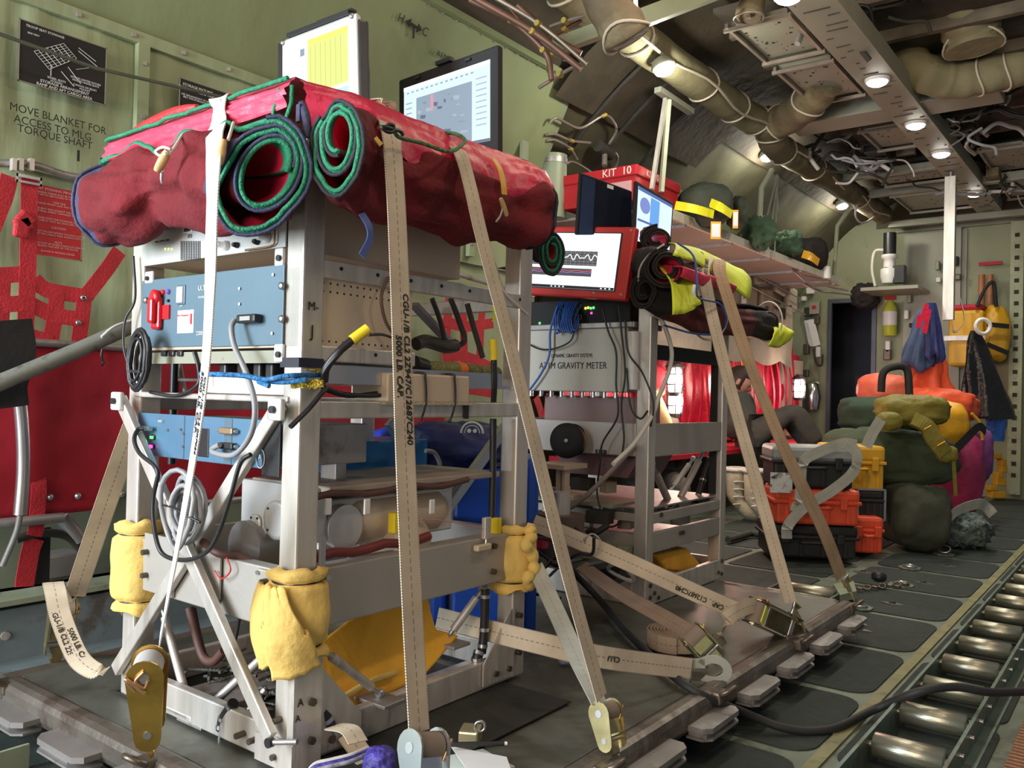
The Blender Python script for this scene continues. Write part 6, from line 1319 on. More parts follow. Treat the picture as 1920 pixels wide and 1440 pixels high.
MB().bb((-1.90, FY2, .835), (-1.425, 2.64, 1.055), 0, .003).build('case', GMB, t); MB().bb((-1.92, FY2-.006, 1.055), (-1.40, 2.70, 1.075), 0, .003).build('top_shelf', ALUD, t)
q = ay(1072, 667, FY2); text(t, 'DYNAMIC GRAVITY SYSTEMS', q, XX, ZU, .0128, INK, sx=.72); q = ay(1073, 686, FY2); text(t, 'AT1M GRAVITY METER', q, XX, ZU, .023, INK, sx=.84)
MB().cyl((-1.405, FY2, .845), (-1.405, FY2, 1.04), .020).build('side_tube', WHITEP, t)
m = MB()
for k in range(9): m.cyl((-1.84+.045*k, FY2+.02, .815), (-1.84+.045*k, FY2+.02, .836), .008, 8)
m.build('underside_fitting', STEEL, t)
t = thing('mauve_instrument', (-1.6, 2.75, .66), 'mauve instrument case under the gravity meter in the rear rack', 'instrument')
MB().bb((-1.80, FY2+.05, .62), (-1.40, 2.70, .82), 0, .004).build('case', MAUVE, t); MB().poly([(-1.76, FY2+.06, .62), (-1.40, FY2+.06, .62), (-1.45, FY2+.06, .54), (-1.70, FY2+.06, .54)], (0, .25, 0)).build('lower_hopper', mat('dark_mauve', (.16, .08, .085), .5), t)
q = ay(1073, 825, W0-.004)
t = thing('cable_reel', q, 'round black reel mounted on the beam of the rear rack', 'reel'); MB().lathe(q, (.25, -1, 0), [(.058, 0), (.058, .006), (.05, .008), (.05, .05), (.062, .052), (.062, .060), (.03, .063)], 36).build('disc', BLACKM, t); MB().lathe(q+V((.016, -.062, 0)), (.25, -1, 0), [(.008, 0), (.008, .005), (.004, .006)], 16).build('hub', STEEL, t); MB().lathe(q, (.25, -1, 0), [(.053, .006), (.0535, .05)], 36).build('windings', mat('copper_windings', (.45, .27, .16), .4, .5), t)
q = ay(1127, 847, W0); MB().bb(q-V((.022, .002, .007)), q+V((.022, 0, .007))).build('rating_plate', BLACK, r2); text(r2, 'E    1', q+V((0, -.002, 0)), XX, ZU, .008, CREAMINK)
# red framed monitor
P = [ay(990, 424, 2.45), ay(1192, 425, 2.45), ay(1172, 563, 2.42), ay(985, 551, 2.42)]
t = thing('red_monitor', (-1.6, 2.45, 1.10), 'red-framed monitor showing a white wave trace, at the top of the rear rack', 'monitor')
slab4(*P, .03, mat('red_frame', (.60, .03, .03), .4), 'frame', t); patch(P, .0, .085, .90, .90, BLACK, 'bezel', t, .001); patch(P, .0, .10, .885, .885, E_W, 'display', t, .002)
patch(P, .02, .355, .70, .56, E_M, 'plot', t, .003); patch(P, .02, .60, .66, .71, E_M, 'plot', t, .003); patch(P, 0, .845, .885, .885, E_K, 'task_bar', t, .003)
m = MB(); pts = [inq(P, .03+.67*i/80, .44+.028*math.sin(i*.62)+.018*math.sin(i*.95+1), .005) for i in range(81)]; m.tube(pts, .0014, 5); m.build('trace', E_W, t)
m = MB()
for k in range(16): m.add([inq(P, *q, .0036) for q in ((.03+.042*k, .355), (.032+.042*k, .355), (.032+.042*k, .56), (.03+.042*k, .56))], [(0, 1, 2, 3)])
for k in range(5): m.add([inq(P, *q, .0036) for q in ((.02, .38+.04*k), (.70, .38+.04*k), (.70, .3835+.04*k), (.02, .3835+.04*k))], [(0, 1, 2, 3)])
m.build('plot_grid', emis('screen_gridline', (.4, .4, .42), .7), t)
m = MB().tube([inq(P, .02+.64*i/30, .635+.004*math.sin(i), .005) for i in range(31)], .0012, 4); m.build('trace', E_R, t); MB().tube([inq(P, .02+.64*i/30, .66+.004*math.sin(i*1.4), .005) for i in range(31)], .0012, 4).build('trace', emis('screen_violet', (.4, .2, .7), .8), t)
for k, u in enumerate((.27, .31, .35, .39, .76, .80, .84)): patch(P, u, .857, u+.015, .873, E_W, 'task_icon', t, .0042)
m = MB()
for u, v in ((.965, .05), (.955, .93), (.70, .93)): m.lathe(inq(P, u, v, .001), FW*-1, [(.005, 0), (.004, .002)], 10)
m.build('screw', STEEL, t)
# network boxes and cables under the monitor
t = thing('network_switch', ay(1085, 590, 2.56), 'dark network box with green, yellow and pink lights under the red monitor', 'network switch')
MB().bb((-1.90, 2.54, 1.078), (-1.44, 2.75, 1.165), 0, .004).build('case', BLACKM, t)
for px, py, c in ((1052, 580, 'g'), (1058, 580, 'g'), (1063, 580, 'g'), (1098, 578, 'y'), (1103, 577, 'y'), (1108, 578, 'g'), (1113, 577, 'g'), (1109, 587, 'm'), (1012, 606, 'g')):
    q = ay(px, py, 2.539); MB().box(q, (.006, .004, .007)).build('indicator', {'g': MC['led_green'], 'y': emis('led_yellow', (1, .8, .05), 4), 'm': MC['led_magenta']}[c], t)
q = ay(1087, 595, 2.538); MB().tube([q+V((a, 0, b)) for a, b in ((-.007, -.006), (.007, -.006), (.007, .006), (-.007, .006))], .0012, 4, closed=True).build('port', WHITEP, t)
t = thing('patch_cables', ay(1060, 600, 2.5), 'bunch of thin blue patch cables looped under the red monitor', 'cable')
rnd = random.Random(8)
for k in range(9):
    x = 1043+4.2*k; MB().tube(bez([ay(x+6, 566, 2.52), ay(x-2+rnd.uniform(-3, 3), 590, 2.49), ay(x-4, 612, 2.475), ay(x+2, 622+rnd.uniform(-4, 4), 2.475), ay(x+8, 605, 2.49), ay(x+5, 575, 2.52)], 5), .0032, 6).build('cable', BLUEC, t)
cable('blue_cable', [ay(1045, 575, 2.49), ay(1032, 620, 2.48), ay(1030, 665, 2.48), ay(1015, 700, 2.48), ay(988, 738, 2.48)], .004, BLUEC, 'blue cable running down across the gravity meter')
cable('black_cable', [ay(990, 645, 2.49), ay(1015, 655, 2.48), ay(1045, 652, 2.48), ay(1072, 636, 2.48), ay(1078, 600, 2.49), ay(1090, 570, 2.5)], .003, RUBBER, 'thin black cable drooping in front of the gravity meter')
for k, pts in enumerate([[(1130, 580), (1140, 620), (1155, 660), (1155, 720), (1158, 780), (1130, 830), (1125, 870), (1120, 930), (1140, 985), (1165, 980)], [(1160, 570), (1165, 620), (1172, 700), (1165, 760), (1170, 820), (1165, 860)], [(1172, 600), (1178, 660), (1205, 700), (1225, 755), (1220, 800)], [(1175, 690), (1182, 760), (1200, 785), (1215, 770)]]):
    cable('black_cable', [ay(x, y, 2.48-.008*k) for x, y in pts], .0035, RUBBER, ['long black cable hanging from the monitor past the beam of the rear rack', 'black cable falling beside the side tube of the gravity meter', 'black cable swinging right across the rear rack post', 'short black cable looping in front of the rear rack post'][k])
cable('white_hose', [ax(1222, 590, -1.34), ax(1240, 600, -1.33), ax(1258, 650, -1.32), ax(1256, 690, -1.31), ax(1235, 745, -1.31), ax(1225, 775, -1.31), ax(1190, 830, -1.31), ax(1150, 870, -1.31)], .0075, WHITEC, 'pale hose arching from the rear rack post and back down')
cable('thick_grey_cable', [ay(1190, 835, 2.49), ay(1130, 900, 2.47), ay(1080, 945, 2.45), ay(1050, 955, 2.44), ay(1015, 930, 2.44)], .009, mat('warm_grey_cable', (.30, .27, .24), .45), 'thick grey cable slanting down left of the rear rack')
cable('blue_cable', [ax(1245, 610, -1.30), ax(1300, 625, -1.26), ax(1345, 625, -1.2), ax(1362, 600, -1.15), ax(1350, 570, -1.15), ax(1310, 558, -1.14), ax(1307, 530, -1.14), ax(1300, 480, -1.18), ax(1270, 455, -1.22)], .0035, BLUEC, 'blue cable looping over the yellow vest of the rear rack')
cable('black_cable', [ay(1140, 985, 2.40), ay(1115, 1000, 2.38), ay(1085, 1010, 2.36), ay(1055, 1045, 2.30)]+[az(1120, 1120, .16), az(1190, 1200, .14), az(1290, 1288, .135), az(1400, 1338, .05), az(1480, 1367, .018), az(1560, 1366, .016), az(1640, 1330, .03), az(1720, 1298, .10), az(1790, 1288, .11), az(1860, 1298, .09), az(1960, 1295, .05)], .0105, mat('thick_black_cable', (.022, .022, .022), .6), 'long thick black cable running over the pallet and across the floor rollers', n=10)
m = MB().tube([ay(1095, 1005, 2.36), ay(1113, 993, 2.37)], .013, 10); tag(m.build('cable_joint', BLACK), 'thick black joint on the long black cable between the racks', 'cable joint')
# struts, block and rings in the rear rack
strut(ax(1222, 870, -1.40), ax(1258, 950, -1.45), .014, 'left dark strut in the rear rack'); strut(ax(1320, 845, -1.40), ax(1268, 948, -1.45), .013, 'silver strut slanting right in the rear rack'); strut(ax(1300, 860, -1.60), ax(1258, 920, -1.65), .012, 'far strut in the rear rack')
bungee([ax(1335, 850, -1.40), ax(1318, 900, -1.42), ax(1304, 945, -1.42)], .012, 'black restraint cord in the rear rack')
bag_foam = MB()
t = thing('foam_pad', (-1.5, 2.9, .18), 'pair of yellow foam pads stuffed in the base of the rear rack', 'foam')
for k, (a, m_) in enumerate([([(1225, 1040), (1290, 1028), (1324, 1068), (1290, 1075), (1250, 1070)], FOAMO), ([(1213, 1050), (1235, 1055), (1275, 1085), (1240, 1098), (1212, 1090)], FOAM)]):
    P_ = [ax(x, y, U1-.03-.03*k) for x, y in a]; o = MB().poly(P_, V((-.12, .02, .0))).build('pad', m_, t); b = o.modifiers.new('b', 'BEVEL'); b.width = .012; b.segments = 3
t = thing('camera_module', ay(1100, 960, 2.44), 'cluster of small metal boxes and boards low in the rear rack', 'instrument')
rnd = random.Random(12)
for k in range(16): q = ay(rnd.uniform(1005, 1180), rnd.uniform(905, 985), rnd.uniform(2.45, 2.8)); q.z = max(q.z, .32); MB().box(q, (rnd.uniform(.03, .09), .05, rnd.uniform(.015, .05)), Matrix.Rotation(rnd.uniform(-.3, .3), 3, 'Z'), 0, 1, .003).build('module', rnd.choice((ALUD, DARKM, BEIGE, GREENP, STEEL)), t)
MB().bb((U0+.03, W0-.02, .44), (U1-.12, W0+.2, .452)).build('plate', GREENP, t)
t = thing('relay_box', ay(1150, 1010, 2.47), 'grey-green box with a square black opening low in the rear rack', 'box')
a_, b_ = ay(1085, 1015, 2.47), ay(1172, 1060, 2.47); MB().bb((a_.x, 2.47, b_.z), (b_.x, 2.8, a_.z), 0, .003).build('case', GREENP, t); q = ay(1148, 1035, 2.466); MB().box(q, (.04, .006, .04)).build('window', BLACKM, t)
t = thing('motor_housing', ay(1045, 990, 2.2), 'brown cylindrical housing between the two racks', 'housing')
q = ay(1050, 1040, 2.25); MB().cyl(q, q+V((0, 0, .13)), .075).build('drum', mat('brown_housing', (.17, .125, .10), .45, .4), t); MB().cyl(q+V((0, 0, .13)), q+V((0, 0, .20)), .030).build('neck', ALU, t)
t = thing('slotted_stand', ay(1040, 880, 2.3), 'small brownish frame with slotted sides behind the right-hand post', 'frame')
a_, b_ = ay(1005, 870, 2.3), ay(1058, 935, 2.3); MB().bb((a_.x, 2.3, b_.z), (a_.x+.02, 2.32, a_.z)).bb((a_.x, 2.28, a_.z-.01), (b_.x+.01, 2.42, a_.z+.005)).bb((b_.x-.035, 2.3, b_.z), (b_.x-.02, 2.33, a_.z)).bb((b_.x-.01, 2.3, b_.z), (b_.x, 2.33, a_.z)).build('body', BEIGE, t)
for k in range(12):
    rnd = random.Random(40+k); x0_ = rnd.uniform(985, 1160); P_ = [ay(x0_, rnd.uniform(1000, 1100), rnd.uniform(2.0, 2.4))]
    for j in range(4): q = P_[-1]+V((rnd.uniform(-.09, .09), rnd.uniform(-.06, .06), rnd.uniform(-.07, .05))); q.z = max(.13, q.z); P_.append(q)
    cable('loose_cable', P_, rnd.choice((.003, .005, .006)), rnd.choice((RUBBER, WHITEC, GREYC, MC['brown_loom'])), 'loose cable in the tangle on the pallet between the racks', group='tangle of cables between the racks')
t = thing('junction_case', ay(1030, 1020, 2.3), 'small crimson box beside the right-hand foam wrap', 'box'); q = ay(1012, 1018, 2.05); MB().box(q, (.045, .03, .03), None, 0, 1, .003).build('case', mat('crimson_case', (.5, .03, .07), .4), t)
tag(MB().poly([ay(1095, 1075, 2.2), ay(1170, 1058, 2.25), ay(1178, 1085, 2.35), ay(1140, 1108, 2.3)], (0, 0, .02)).build('display_tablet', BLACK), 'glossy dark red tablet lying on the pallet between the racks', 'tablet')
# rear cover: black and maroon rolls, hi-vis vest
BLKQ = mat('black_quilt', (.018, .014, .014), .85, var=.3, vs=10, bump=.4, bs=60); BRNQ = mat('brown_quilt', (.11, .02, .018), .85, var=.2, vs=8, bump=.4, bs=50)
HIV = mat('hi_vis_fabric', (.62, .72, .03), .6, var=.12, vs=8, bump=.4, bs=25)
cv = thing('quilted_cover', (-1.6, 2.8, 1.27), 'dark maroon and black quilted cover rolled over the rear rack', 'cover')
MB().grid(lambda u, v: V((U0-.02+(U1-U0+.05)*u, W0-.05+(W1-W0+.1)*v, 1.29+.008*nz((u*4, v*4, 0), 1))), 20, 20).build('top_panel', BRNQ, cv)
XQ = -1.29
roll(cov if 0 else cv, [SX(1208, 548, XQ-.02, (.05, .0, 0), (0, 0, .06)), SX(1245, 560, XQ, (.06, 0, 0), (0, 0, .075)), SX(1300, 590, XQ, (.065, 0, 0), (0, 0, .075)), SX(1350, 600, XQ, (.06, 0, 0), (0, 0, .07)), SX(1400, 605, XQ, (.055, 0, 0), (0, 0, .07)), SX(1440, 610, XQ, (.055, 0, 0), (0, 0, .075))], 1.6, wr=.016, seed=21, wool=BRNQ, navy=BLKQ, trim=BLKQ, ns=40, band=.2)
roll(cv, [ay(1190, 505, 2.46) and (ay(1190, 500, 2.5), V((0, .05, 0)), V((0, 0, .055))), (ay(1215, 500, 2.46), V((.015, .05, 0)), V((0, 0, .065))), (ay(1250, 505, 2.40), V((.055, .045, 0)), V((0, 0, .068)))], 1.8, wr=.008, seed=25, wool=BLKQ, navy=BLKQ, trim=BLKQ, ns=16)
roll(cv, [(ay(1196, 452, 2.6), V((0, .045, 0)), V((0, 0, .045))), (ay(1232, 450, 2.55), V((.045, .035, 0)), V((0, 0, .048)))], 1.6, wr=.008, seed=29, wool=BRNQ, navy=BLKQ, trim=BLKQ, ns=12)
wp = MB()
for (c, a, b) in ((ax(1440, 603, XQ), .060, .082), (ax(1330, 595, XQ), .068, .082)): wp.tube([c+V((a*math.cos(w_), 0, b*math.sin(w_))) for w_ in [k*math.pi/14 for k in range(28)]], .004, 6, closed=True)
wp.tube(bez([ay(1200, 560, 2.42), ay(1198, 510, 2.39), ay(1215, 480, 2.38), ay(1245, 458, 2.38)], 5), .0035, 6); wp.build('white_piping', WHITEC, cv)
t = thing('hi_vis_vest', ax(1350, 500, -1.25), 'neon yellow vest draped over the quilt roll of the rear rack', 'vest')
def drape(pts_top, pts_bot, X0_, X1_, seed, nm='panel', mm=HIV, par=None):
    A, B = bez([ax(x, y, X0_) for x, y in pts_top], 8), bez([ax(x, y, X1_) for x, y in pts_bot], 8); n_ = min(len(A), len(B))
    o = MB().grid(lambda u, v: A[round(u*(n_-1))].lerp(B[round(u*(n_-1))], v)+V((.022*math.sin(v*3.1)+.008*nz((u*5, v*3, seed), 1), 0, .012*math.sin(v*3.1))), n_, 14).build(nm, mm, par or t); s = o.modifiers.new('t', 'SOLIDIFY'); s.thickness = .004; return o
drape([(1228, 488), (1248, 492), (1262, 498)], [(1262, 590), (1288, 586), (1315, 570)], -1.30, -1.16, 2)
drape([(1248, 455), (1310, 468), (1392, 505)], [(1262, 478), (1320, 500), (1405, 562)], -1.34, -1.20, 3)
drape([(1445, 610), (1462, 605), (1478, 618)], [(1440, 650), (1460, 652), (1480, 640)], -1.27, -1.24, 4)
drape([(1262, 498), (1320, 515), (1365, 535)], [(1275, 520), (1330, 540), (1375, 550)], -1.215, -1.19, 6, 'maroon_panel', NYL)
tag(MB().tube(bez([ax(1302, 535, -1.14), ax(1300, 545, -1.14), ax(1302, 555, -1.14)], 4), .006, 8).build('cable_connector', WHITEP), 'white connector on the blue cable over the yellow vest', 'connector')
# laptops on the rear rack
t = thing('laptop', ad(1135, 380, 2.75), 'black laptop lid with a dark blank screen behind the red monitor', 'laptop')
P = [ad(1088, 322, 2.85), ad(1186, 358, 2.95), ad(1186, 440, 2.95), ad(1080, 440, 2.85)]; slab4(*P, .014, BLACKM, 'lid', t); patch(P, .03, .03, .97, 1, mat('dark_screen', (.012, .016, .03), .12), 'screen', t, .001); patch(P, .04, .05, .28, 1, mat('screen_reflection', (.03, .05, .11), .12), 'screen_area', t, .002); patch(P, .5, .05, .62, .12, WHITEP, 'sticker', t, .003)
t = thing('laptop', ad(1225, 400, 2.9), 'laptop with a blue radar-like display on the rear rack', 'laptop')
P = [ad(1194, 338, 2.85), ad(1264, 380, 3.1), ad(1258, 470, 3.08), ad(1188, 450, 2.83)]; slab4(*P, .014, BLACKM, 'lid', t); patch(P, .04, .08, .95, 1, E_P, 'display', t, .001); patch(P, .04, .08, .95, .14, E_DB, 'menu_bar', t, .002); patch(P, .36, .16, .60, .80, E_B, 'display_area', t, .002)
c_ = [inq(P, .22+.13*math.cos(a), .36+.14*math.sin(a), .003) for a in [k*math.pi/10 for k in range(20)]]; MB().add(c_, [list(range(20))]).build('radar_dial', emis('screen_indigo', (.22, .28, .62), .8), t); patch(P, .05, .62, .5, .66, E_DB, 'display_area', t, .003); patch(P, .78, .6, .9, .7, E_W, 'display_area', t, .003)

# ---- blue bags and crates left of the racks
BLUB = mat('royal_blue_nylon', (.012, .035, .32), .45, var=.25, vs=6, bump=.5, bs=22); BLUN = mat('navy_nylon', (.02, .03, .13), .5, var=.25, vs=6, bump=.5, bs=22); BLUX = mat('blue_plastic', (.01, .07, .42), .4, var=.08)
def blob(c, e1, e2, e3, m, name, par=None, seed=0, amp=.10, sc=1.6, sq=.75, fold=.06, nu=40, nv=26, floor_=None, kind=None):
    """soft bag: rounded box with folds; e1/e2/e3 = half axes (right, up, away)"""
    c = V(c); e1, e2, e3 = V(e1), V(e2), V(e3); sp = lambda v: math.copysign(abs(v)**sq, v)
    def fn(u, v):
        a = 2*math.pi*u; b = math.pi*(v-.5); x, y, z = sp(math.cos(b))*sp(math.cos(a)), sp(math.sin(b)), sp(math.cos(b))*sp(math.sin(a))
        k = 1+amp*nz((x*sc, y*sc, z*sc), 1, seed)-fold*abs(nz((x*3, y*2.2, z*3), 1, seed+5))*1.6+fold*.6*nz((x*6, y*4, z*6), 1, seed+8)
        p = c+(e1*x+e2*y+e3*z)*k
        if floor_ is not None and p.z < floor_: p.z = floor_
        return p
    o = MB().grid(fn, nu, nv, 0, True).build(name, m, par); 
    for q in o.data.polygons: q.use_smooth = True
    return o
RTf = V((RT.x, RT.y, 0)).normalized(); FWf = V((FW.x, FW.y, 0)).normalized()
def bag(x0, x1, y0, y1, D, deep, m, name, lbl, cat='bag', seed=0, rot=0, base=None, par=None, **k):
    """soft bag filling pixel box x0..x1, y0..y1 at depth D"""
    c = ad((x0+x1)/2, (y0+y1)/2, D+deep); w_, h_ = (x1-x0)/2*D/FPX, (y1-y0)/2*D/FPX; e1 = RTf*w_; e2 = V((0, 0, h_)); 
    if rot: e1, e2 = RTf*w_*math.cos(rot)+ZU*w_*math.sin(rot), ZU*h_*math.cos(rot)-RTf*h_*math.sin(rot)
    o = blob(c, e1, e2, FWf*deep, m, name, par, seed, floor_=base, **k)
    return tag(o, lbl, cat) if par is None else o
bag(735, 960, 785, 890, 2.35, .14, BLUN, 'duffel_bag', 'dark blue bag with a round white emblem behind the front rack', seed=3, fold=.12)
q = ad(885, 812, 2.33); t = MB(); t.tube([q+RTf*.030*math.cos(a)+ZU*.030*math.sin(a) for a in [k*math.pi/14 for k in range(0, 15)]], .003, 5); t.tube([q+RTf*.021*math.cos(a)+ZU*.021*math.sin(a) for a in [k*math.pi/14 for k in range(0, 15)]], .0012, 5); t.lathe(q+RTf*-.008+ZU*.006, FW*-1, [(.006, 0), (.005, .003)], 12); t.lathe(q+RTf*.008+ZU*.006, FW*-1, [(.006, 0), (.005, .003)], 12)
tag(t.build('emblem', CREAMINK), 'round white emblem on the dark blue bag', 'emblem')
bag(690, 800, 800, 850, 2.5, .10, BLUB, 'duffel_bag', 'bright blue fabric behind the blue metal box', seed=6)
bag(785, 960, 850, 880, 2.4, .12, BLUN, 'folded_tarp', 'folded navy fabric on top of the blue crate', 'fabric', seed=9)
for x0_, x1_, y0_, y1_, D_, lb in ((850, 952, 880, 1000, 2.35, 'large blue plastic crate behind the right-hand post'), (812, 842, 885, 935, 2.4, 'edge of a blue plastic crate seen through the slotted bracket'), (985, 1010, 860, 1000, 2.5, 'blue plastic crate edge right of the right-hand post')):
    a_, b_ = ad(x0_, y0_, D_), ad(x1_, y1_, D_); c_ = (a_+b_)/2; c_.z = (a_.z+.0)/2+.0; w_ = (x1_-x0_)*D_/FPX
    tag(MB().box(V((c_.x, c_.y, a_.z/2))+FWf*.12, (w_, .24, a_.z), Matrix((RTf, FWf, ZU)).transposed(), 0, 1, .012).build('plastic_crate', BLUX), lb, 'crate')
t = thing('slotted_bracket', ax(830, 900, -1.8), 'white slotted metal bracket behind the rear brace of the front rack', 'bracket'); 
m = MB(); 
for a, b in (((822, 885), (832, 958)), ((845, 890), (848, 958)), ((818, 885), (850, 888)), ((826, 905), (846, 906))): m.bar(ax(*a, -1.8), ax(*b, -1.8), .012, .012)
m.build('frame', WHITEP, t)
# ================================================================== FLOOR ROLLERS
RSTEEL = mat('roller_steel', (.40, .39, .30), .32, .8, var=.2, vs=10, stretch=(1, 8, 8), bump=.1, bs=40, wear=(.25, .24, .17), wscale=6, wamt=.56)
RAILM = mat('rail_green_steel', (.16, .22, .18), .45, .4, var=.2, wear=(.12, .12, .09), wscale=12)
t = thing('roller_conveyor', (-.43, 3.5, 0), 'row of steel floor rollers in a channel along the right edge of the photo', 'roller conveyor')
for x in (-.520, -.345): MB().bb((x-.004, .6, .0), (x+.004, 6.6, .062)).bb((x-.015 if x < -.4 else x, .6, 0), (x if x < -.4 else x+.03, 6.6, .006)).build('side_rail', RAILM, t)
for k in range(18):
    y = 2.055+.262*(k-4)
    MB().lathe((-.508, y, .040), (1, 0, 0), [(.020, 0), (.0285, .004), (.0285, .146), (.020, .15)], 26).cyl((-.52, y, .04), (-.343, y, .04), .008, 8).build('roller', RSTEEL, t)
m = MB()
for k in range(30): m.cyl((-.341, 1.2+.131*k, .04), (-.333, 1.2+.131*k, .04), .006, 6)
m.build('axle_nut', STEEL, t)
m = MB()
for k in range(16): yy = 1.93+.262*(k-3); m.poly([(-.524, yy-.02, .001), (-.548, yy, .001), (-.524, yy+.02, .001)], (0, 0, .006))
m.build('foot', ALUD, t)
for k, (x0_, y0_, y1_, n_, lb) in enumerate([(-1.13, 3.30, 3.56, 2, 'floor roller just beyond the far end of the pallet'), (-2.02, .20, .82, 3, 'floor rollers in the lower left corner of the photo')]):
    t = thing('roller_conveyor', (x0_, y0_, 0), lb, 'roller conveyor')
    for j in range(n_): yy = (y0_+.04+.22*j) if k else y0_+.03+.17*j; MB().lathe((x0_-.11, yy, .040), (1, 0, 0), [(.02, 0), (.03, .004), (.03, .216), (.02, .22)], 24).build('roller', RSTEEL, t)
    for s_ in (-1, 1): MB().bb((x0_+s_*.125-.004, y0_-.05, .0), (x0_+s_*.125+.004, y1_, .055)).build('side_rail', MC['pale_green_rail'] if k else RAILM, t)
tag(MB().bb((-.262, .5, .0), (.4, 3.2, .02)).build('ribbed_mat', mat('orange_brown_mat', (.46, .22, .11), .8, var=.1, bump=1, bs=120, stretch=(1, 20, 1))), 'ribbed orange-brown mat at the lower right corner', 'mat')
m = MB()
for k in range(110): m.bb((-.262, .6+.022*k, .02), (.3, .6+.022*k+.010, .0225))
tag(m.build('mat_rib', MC['orange_brown_mat']), 'raised ribs of the orange-brown mat', 'mat')
# floor ratchet chain beyond the pallet corner
t = thing('chain_ratchet', az(1640, 1100, .02), 'black ratchet with a short chain hooked to the floor beyond the pallet corner', 'chain')
q = az(1648, 1090, .03); MB().lathe(q, (0, 0, 1), [(.02, 0), (.032, .01), (.032, .03), (.02, .04)], 16).build('ratchet', BLACK, t)
for k in range(7): q = az(1612+14*k, 1103-1.5*k, .02); MB().tube([q+V((.015*math.cos(a), .008*math.sin(a), .008*math.sin(a)*(k % 2))) for a in [i*math.pi/6 for i in range(12)]], .0045, 6, closed=True).build('link', RUST, t)
tie_ring(az(1690, 1098, .004), .03, 'tie-down ring holding the black chain ratchet'); tie_ring(az(1610, 1140, .004), .03, 'tie-down ring at the far corner of the pallet')
tag(MB().poly([az(1562, 1108, .03), az(1600, 1102, .03), az(1606, 1122, .03), az(1575, 1130, .03)], (0, 0, .03)).build('chock', GREENP), 'small dark green chock at the far end of the pallet', 'chock')

# ================================================================== SHELF ALONG THE LEFT WALL
SHM = mat('shelf_underside', (.27, .23, .18), .6, var=.12, vs=3)
t = thing('overhead_shelf', (-2.4, 5.6, 1.80), 'long overhead shelf hung along the left wall, loaded with bags', 'shelf')
MB().bb((-2.85, 3.9, 1.79), (-2.10, 7.25, 1.805)).build('board', SHM, t); MB().bb((-2.105, 3.9, 1.785), (-2.085, 7.25, 1.835)).build('edge', mat('shelf_edge', (.55, .52, .42), .5), t)
m = MB().tube(bez([ax(1505, 530, -2.2), ax(1535, 545, -2.15), ax(1560, 548, -2.1), ax(1595, 552, -2.05)], 5), .012, 8).tube([ax(1480, 500, -2.15), ax(1510, 528, -2.12), ax(1590, 545, -2.08)], .008, 8); m.build('bracket', ALUD, t)
for k in range(5): MB().box((-2.4, 4.3+.65*k, 1.785), (.6, .02, .02)).build('cross_rib', ALUD, t)
# stanchions and hangers
tag(MB().bar(ax(1248, 185, -2.12), ax(1222, 355, -2.12), .02, .02).build('stanchion', ALU), 'slim aluminium stanchion rod rising to the nearest wall lamp', 'rod')
tag(MB().bar(ax(1254, 188, -2.10), ax(1240, 360, -2.12), .03, .02).build('stanchion', mat('pale_green_bar', (.42, .45, .32), .5)), 'pale green stanchion bar next to the slim rod', 'rod')
tag(MB().bar(ax(1233, 168, -2.14), ax(1296, 210, -2.12), .04, .03).build('stanchion_bracket', GREYM), 'grey tube bracket under the nearest wall lamp', 'bracket')
PGB = MC['pale_green_bar']
for pts, lb in (([(1448, 318), (1428, 352), (1422, 435)], 'pale green bracket hanging from the middle wall lamp to the shelf'), ([(1602, 376), (1570, 425), (1562, 535)], 'pale green bracket hanging from the farthest wall lamp to the shelf')):
    tag(MB().tube([ax(x, y, -2.10) for x, y in pts], .018, 4).build('hanger_bracket', PGB), lb, 'bracket')
t = thing('hanging_straps', ax(1455, 400, -2.1), 'pale strips of webbing hanging beside the middle bracket', 'strap')
for a, b in (((1458, 328), (1430, 440)), ((1460, 330), (1440, 470)), ((1459, 330), (1452, 480)), ((1456, 330), (1460, 400))): MB().ribbon([ax(*a, -2.08), ax(*b, -2.06)], YX, .02).build('strip', STRAPG, t)
cable('white_cable', [ax(1608, 380, -2.0), ax(1604, 405, -2.0), ax(1618, 418, -2.0), ax(1640, 405, -2.0), ax(1650, 380, -2.0)], .008, WHITEC, 'white looped cable beside the farthest wall lamp')
REDB = mat('red_box_paint', (.45, .012, .02), .4, var=.05)
t = thing('red_kit_box', ax(1193, 350, -2.15), 'red kit box with white lettering on the overhead shelf', 'box')
c0 = ax(1193, 308, -2.16); c1 = ax(1272, 345, -2.16); zb = 1.84; MB().bb((-2.62, c0.y, zb), (-2.16, c1.y, c0.z-.05), 0, .004).build('case', REDB, t); MB().bb((-2.63, c0.y-.01, c0.z-.055), (-2.15, c1.y+.01, c0.z), 0, .006).build('lid', REDB, t)
text(t, 'KIT  10', V((-2.27, c0.y-.01, c0.z-.028)), XX, ZU, .040, CREAMINK); text(t, 'KIT 10', V((-2.15, c0.y+.16, c0.z-.028)), YX, ZU, .034, CREAMINK)
MB().tube(bez([(-2.50, c0.y-.004, c0.z-.11), (-2.48, c0.y-.03, c0.z-.07), (-2.36, c0.y-.03, c0.z-.07), (-2.34, c0.y-.004, c0.z-.11)], 5), .007, 8).build('handle', REDB, t); q = ay(1162, 352, c0.y-.002); MB().box(q, (.14, .003, .06)).build('label', mat('pink_label', (.55, .3, .3), .6), t)
DKG = mat('dark_green_duffel', (.035, .042, .028), .75, var=.3, vs=6, bump=.6, bs=16); GRB = mat('green_net_bag', (.05, .10, .055), .8, var=.3, vs=10, bump=.8, bs=20)
REFY = mat('reflective_yellow', (.80, .75, .02), .35); REFO = mat('reflective_orange', (.85, .42, .03), .35)
t = thing('duffel_bag', ax(1330, 400, -2.3), 'dark green duffel with two bright yellow reflective bands on the shelf', 'bag')
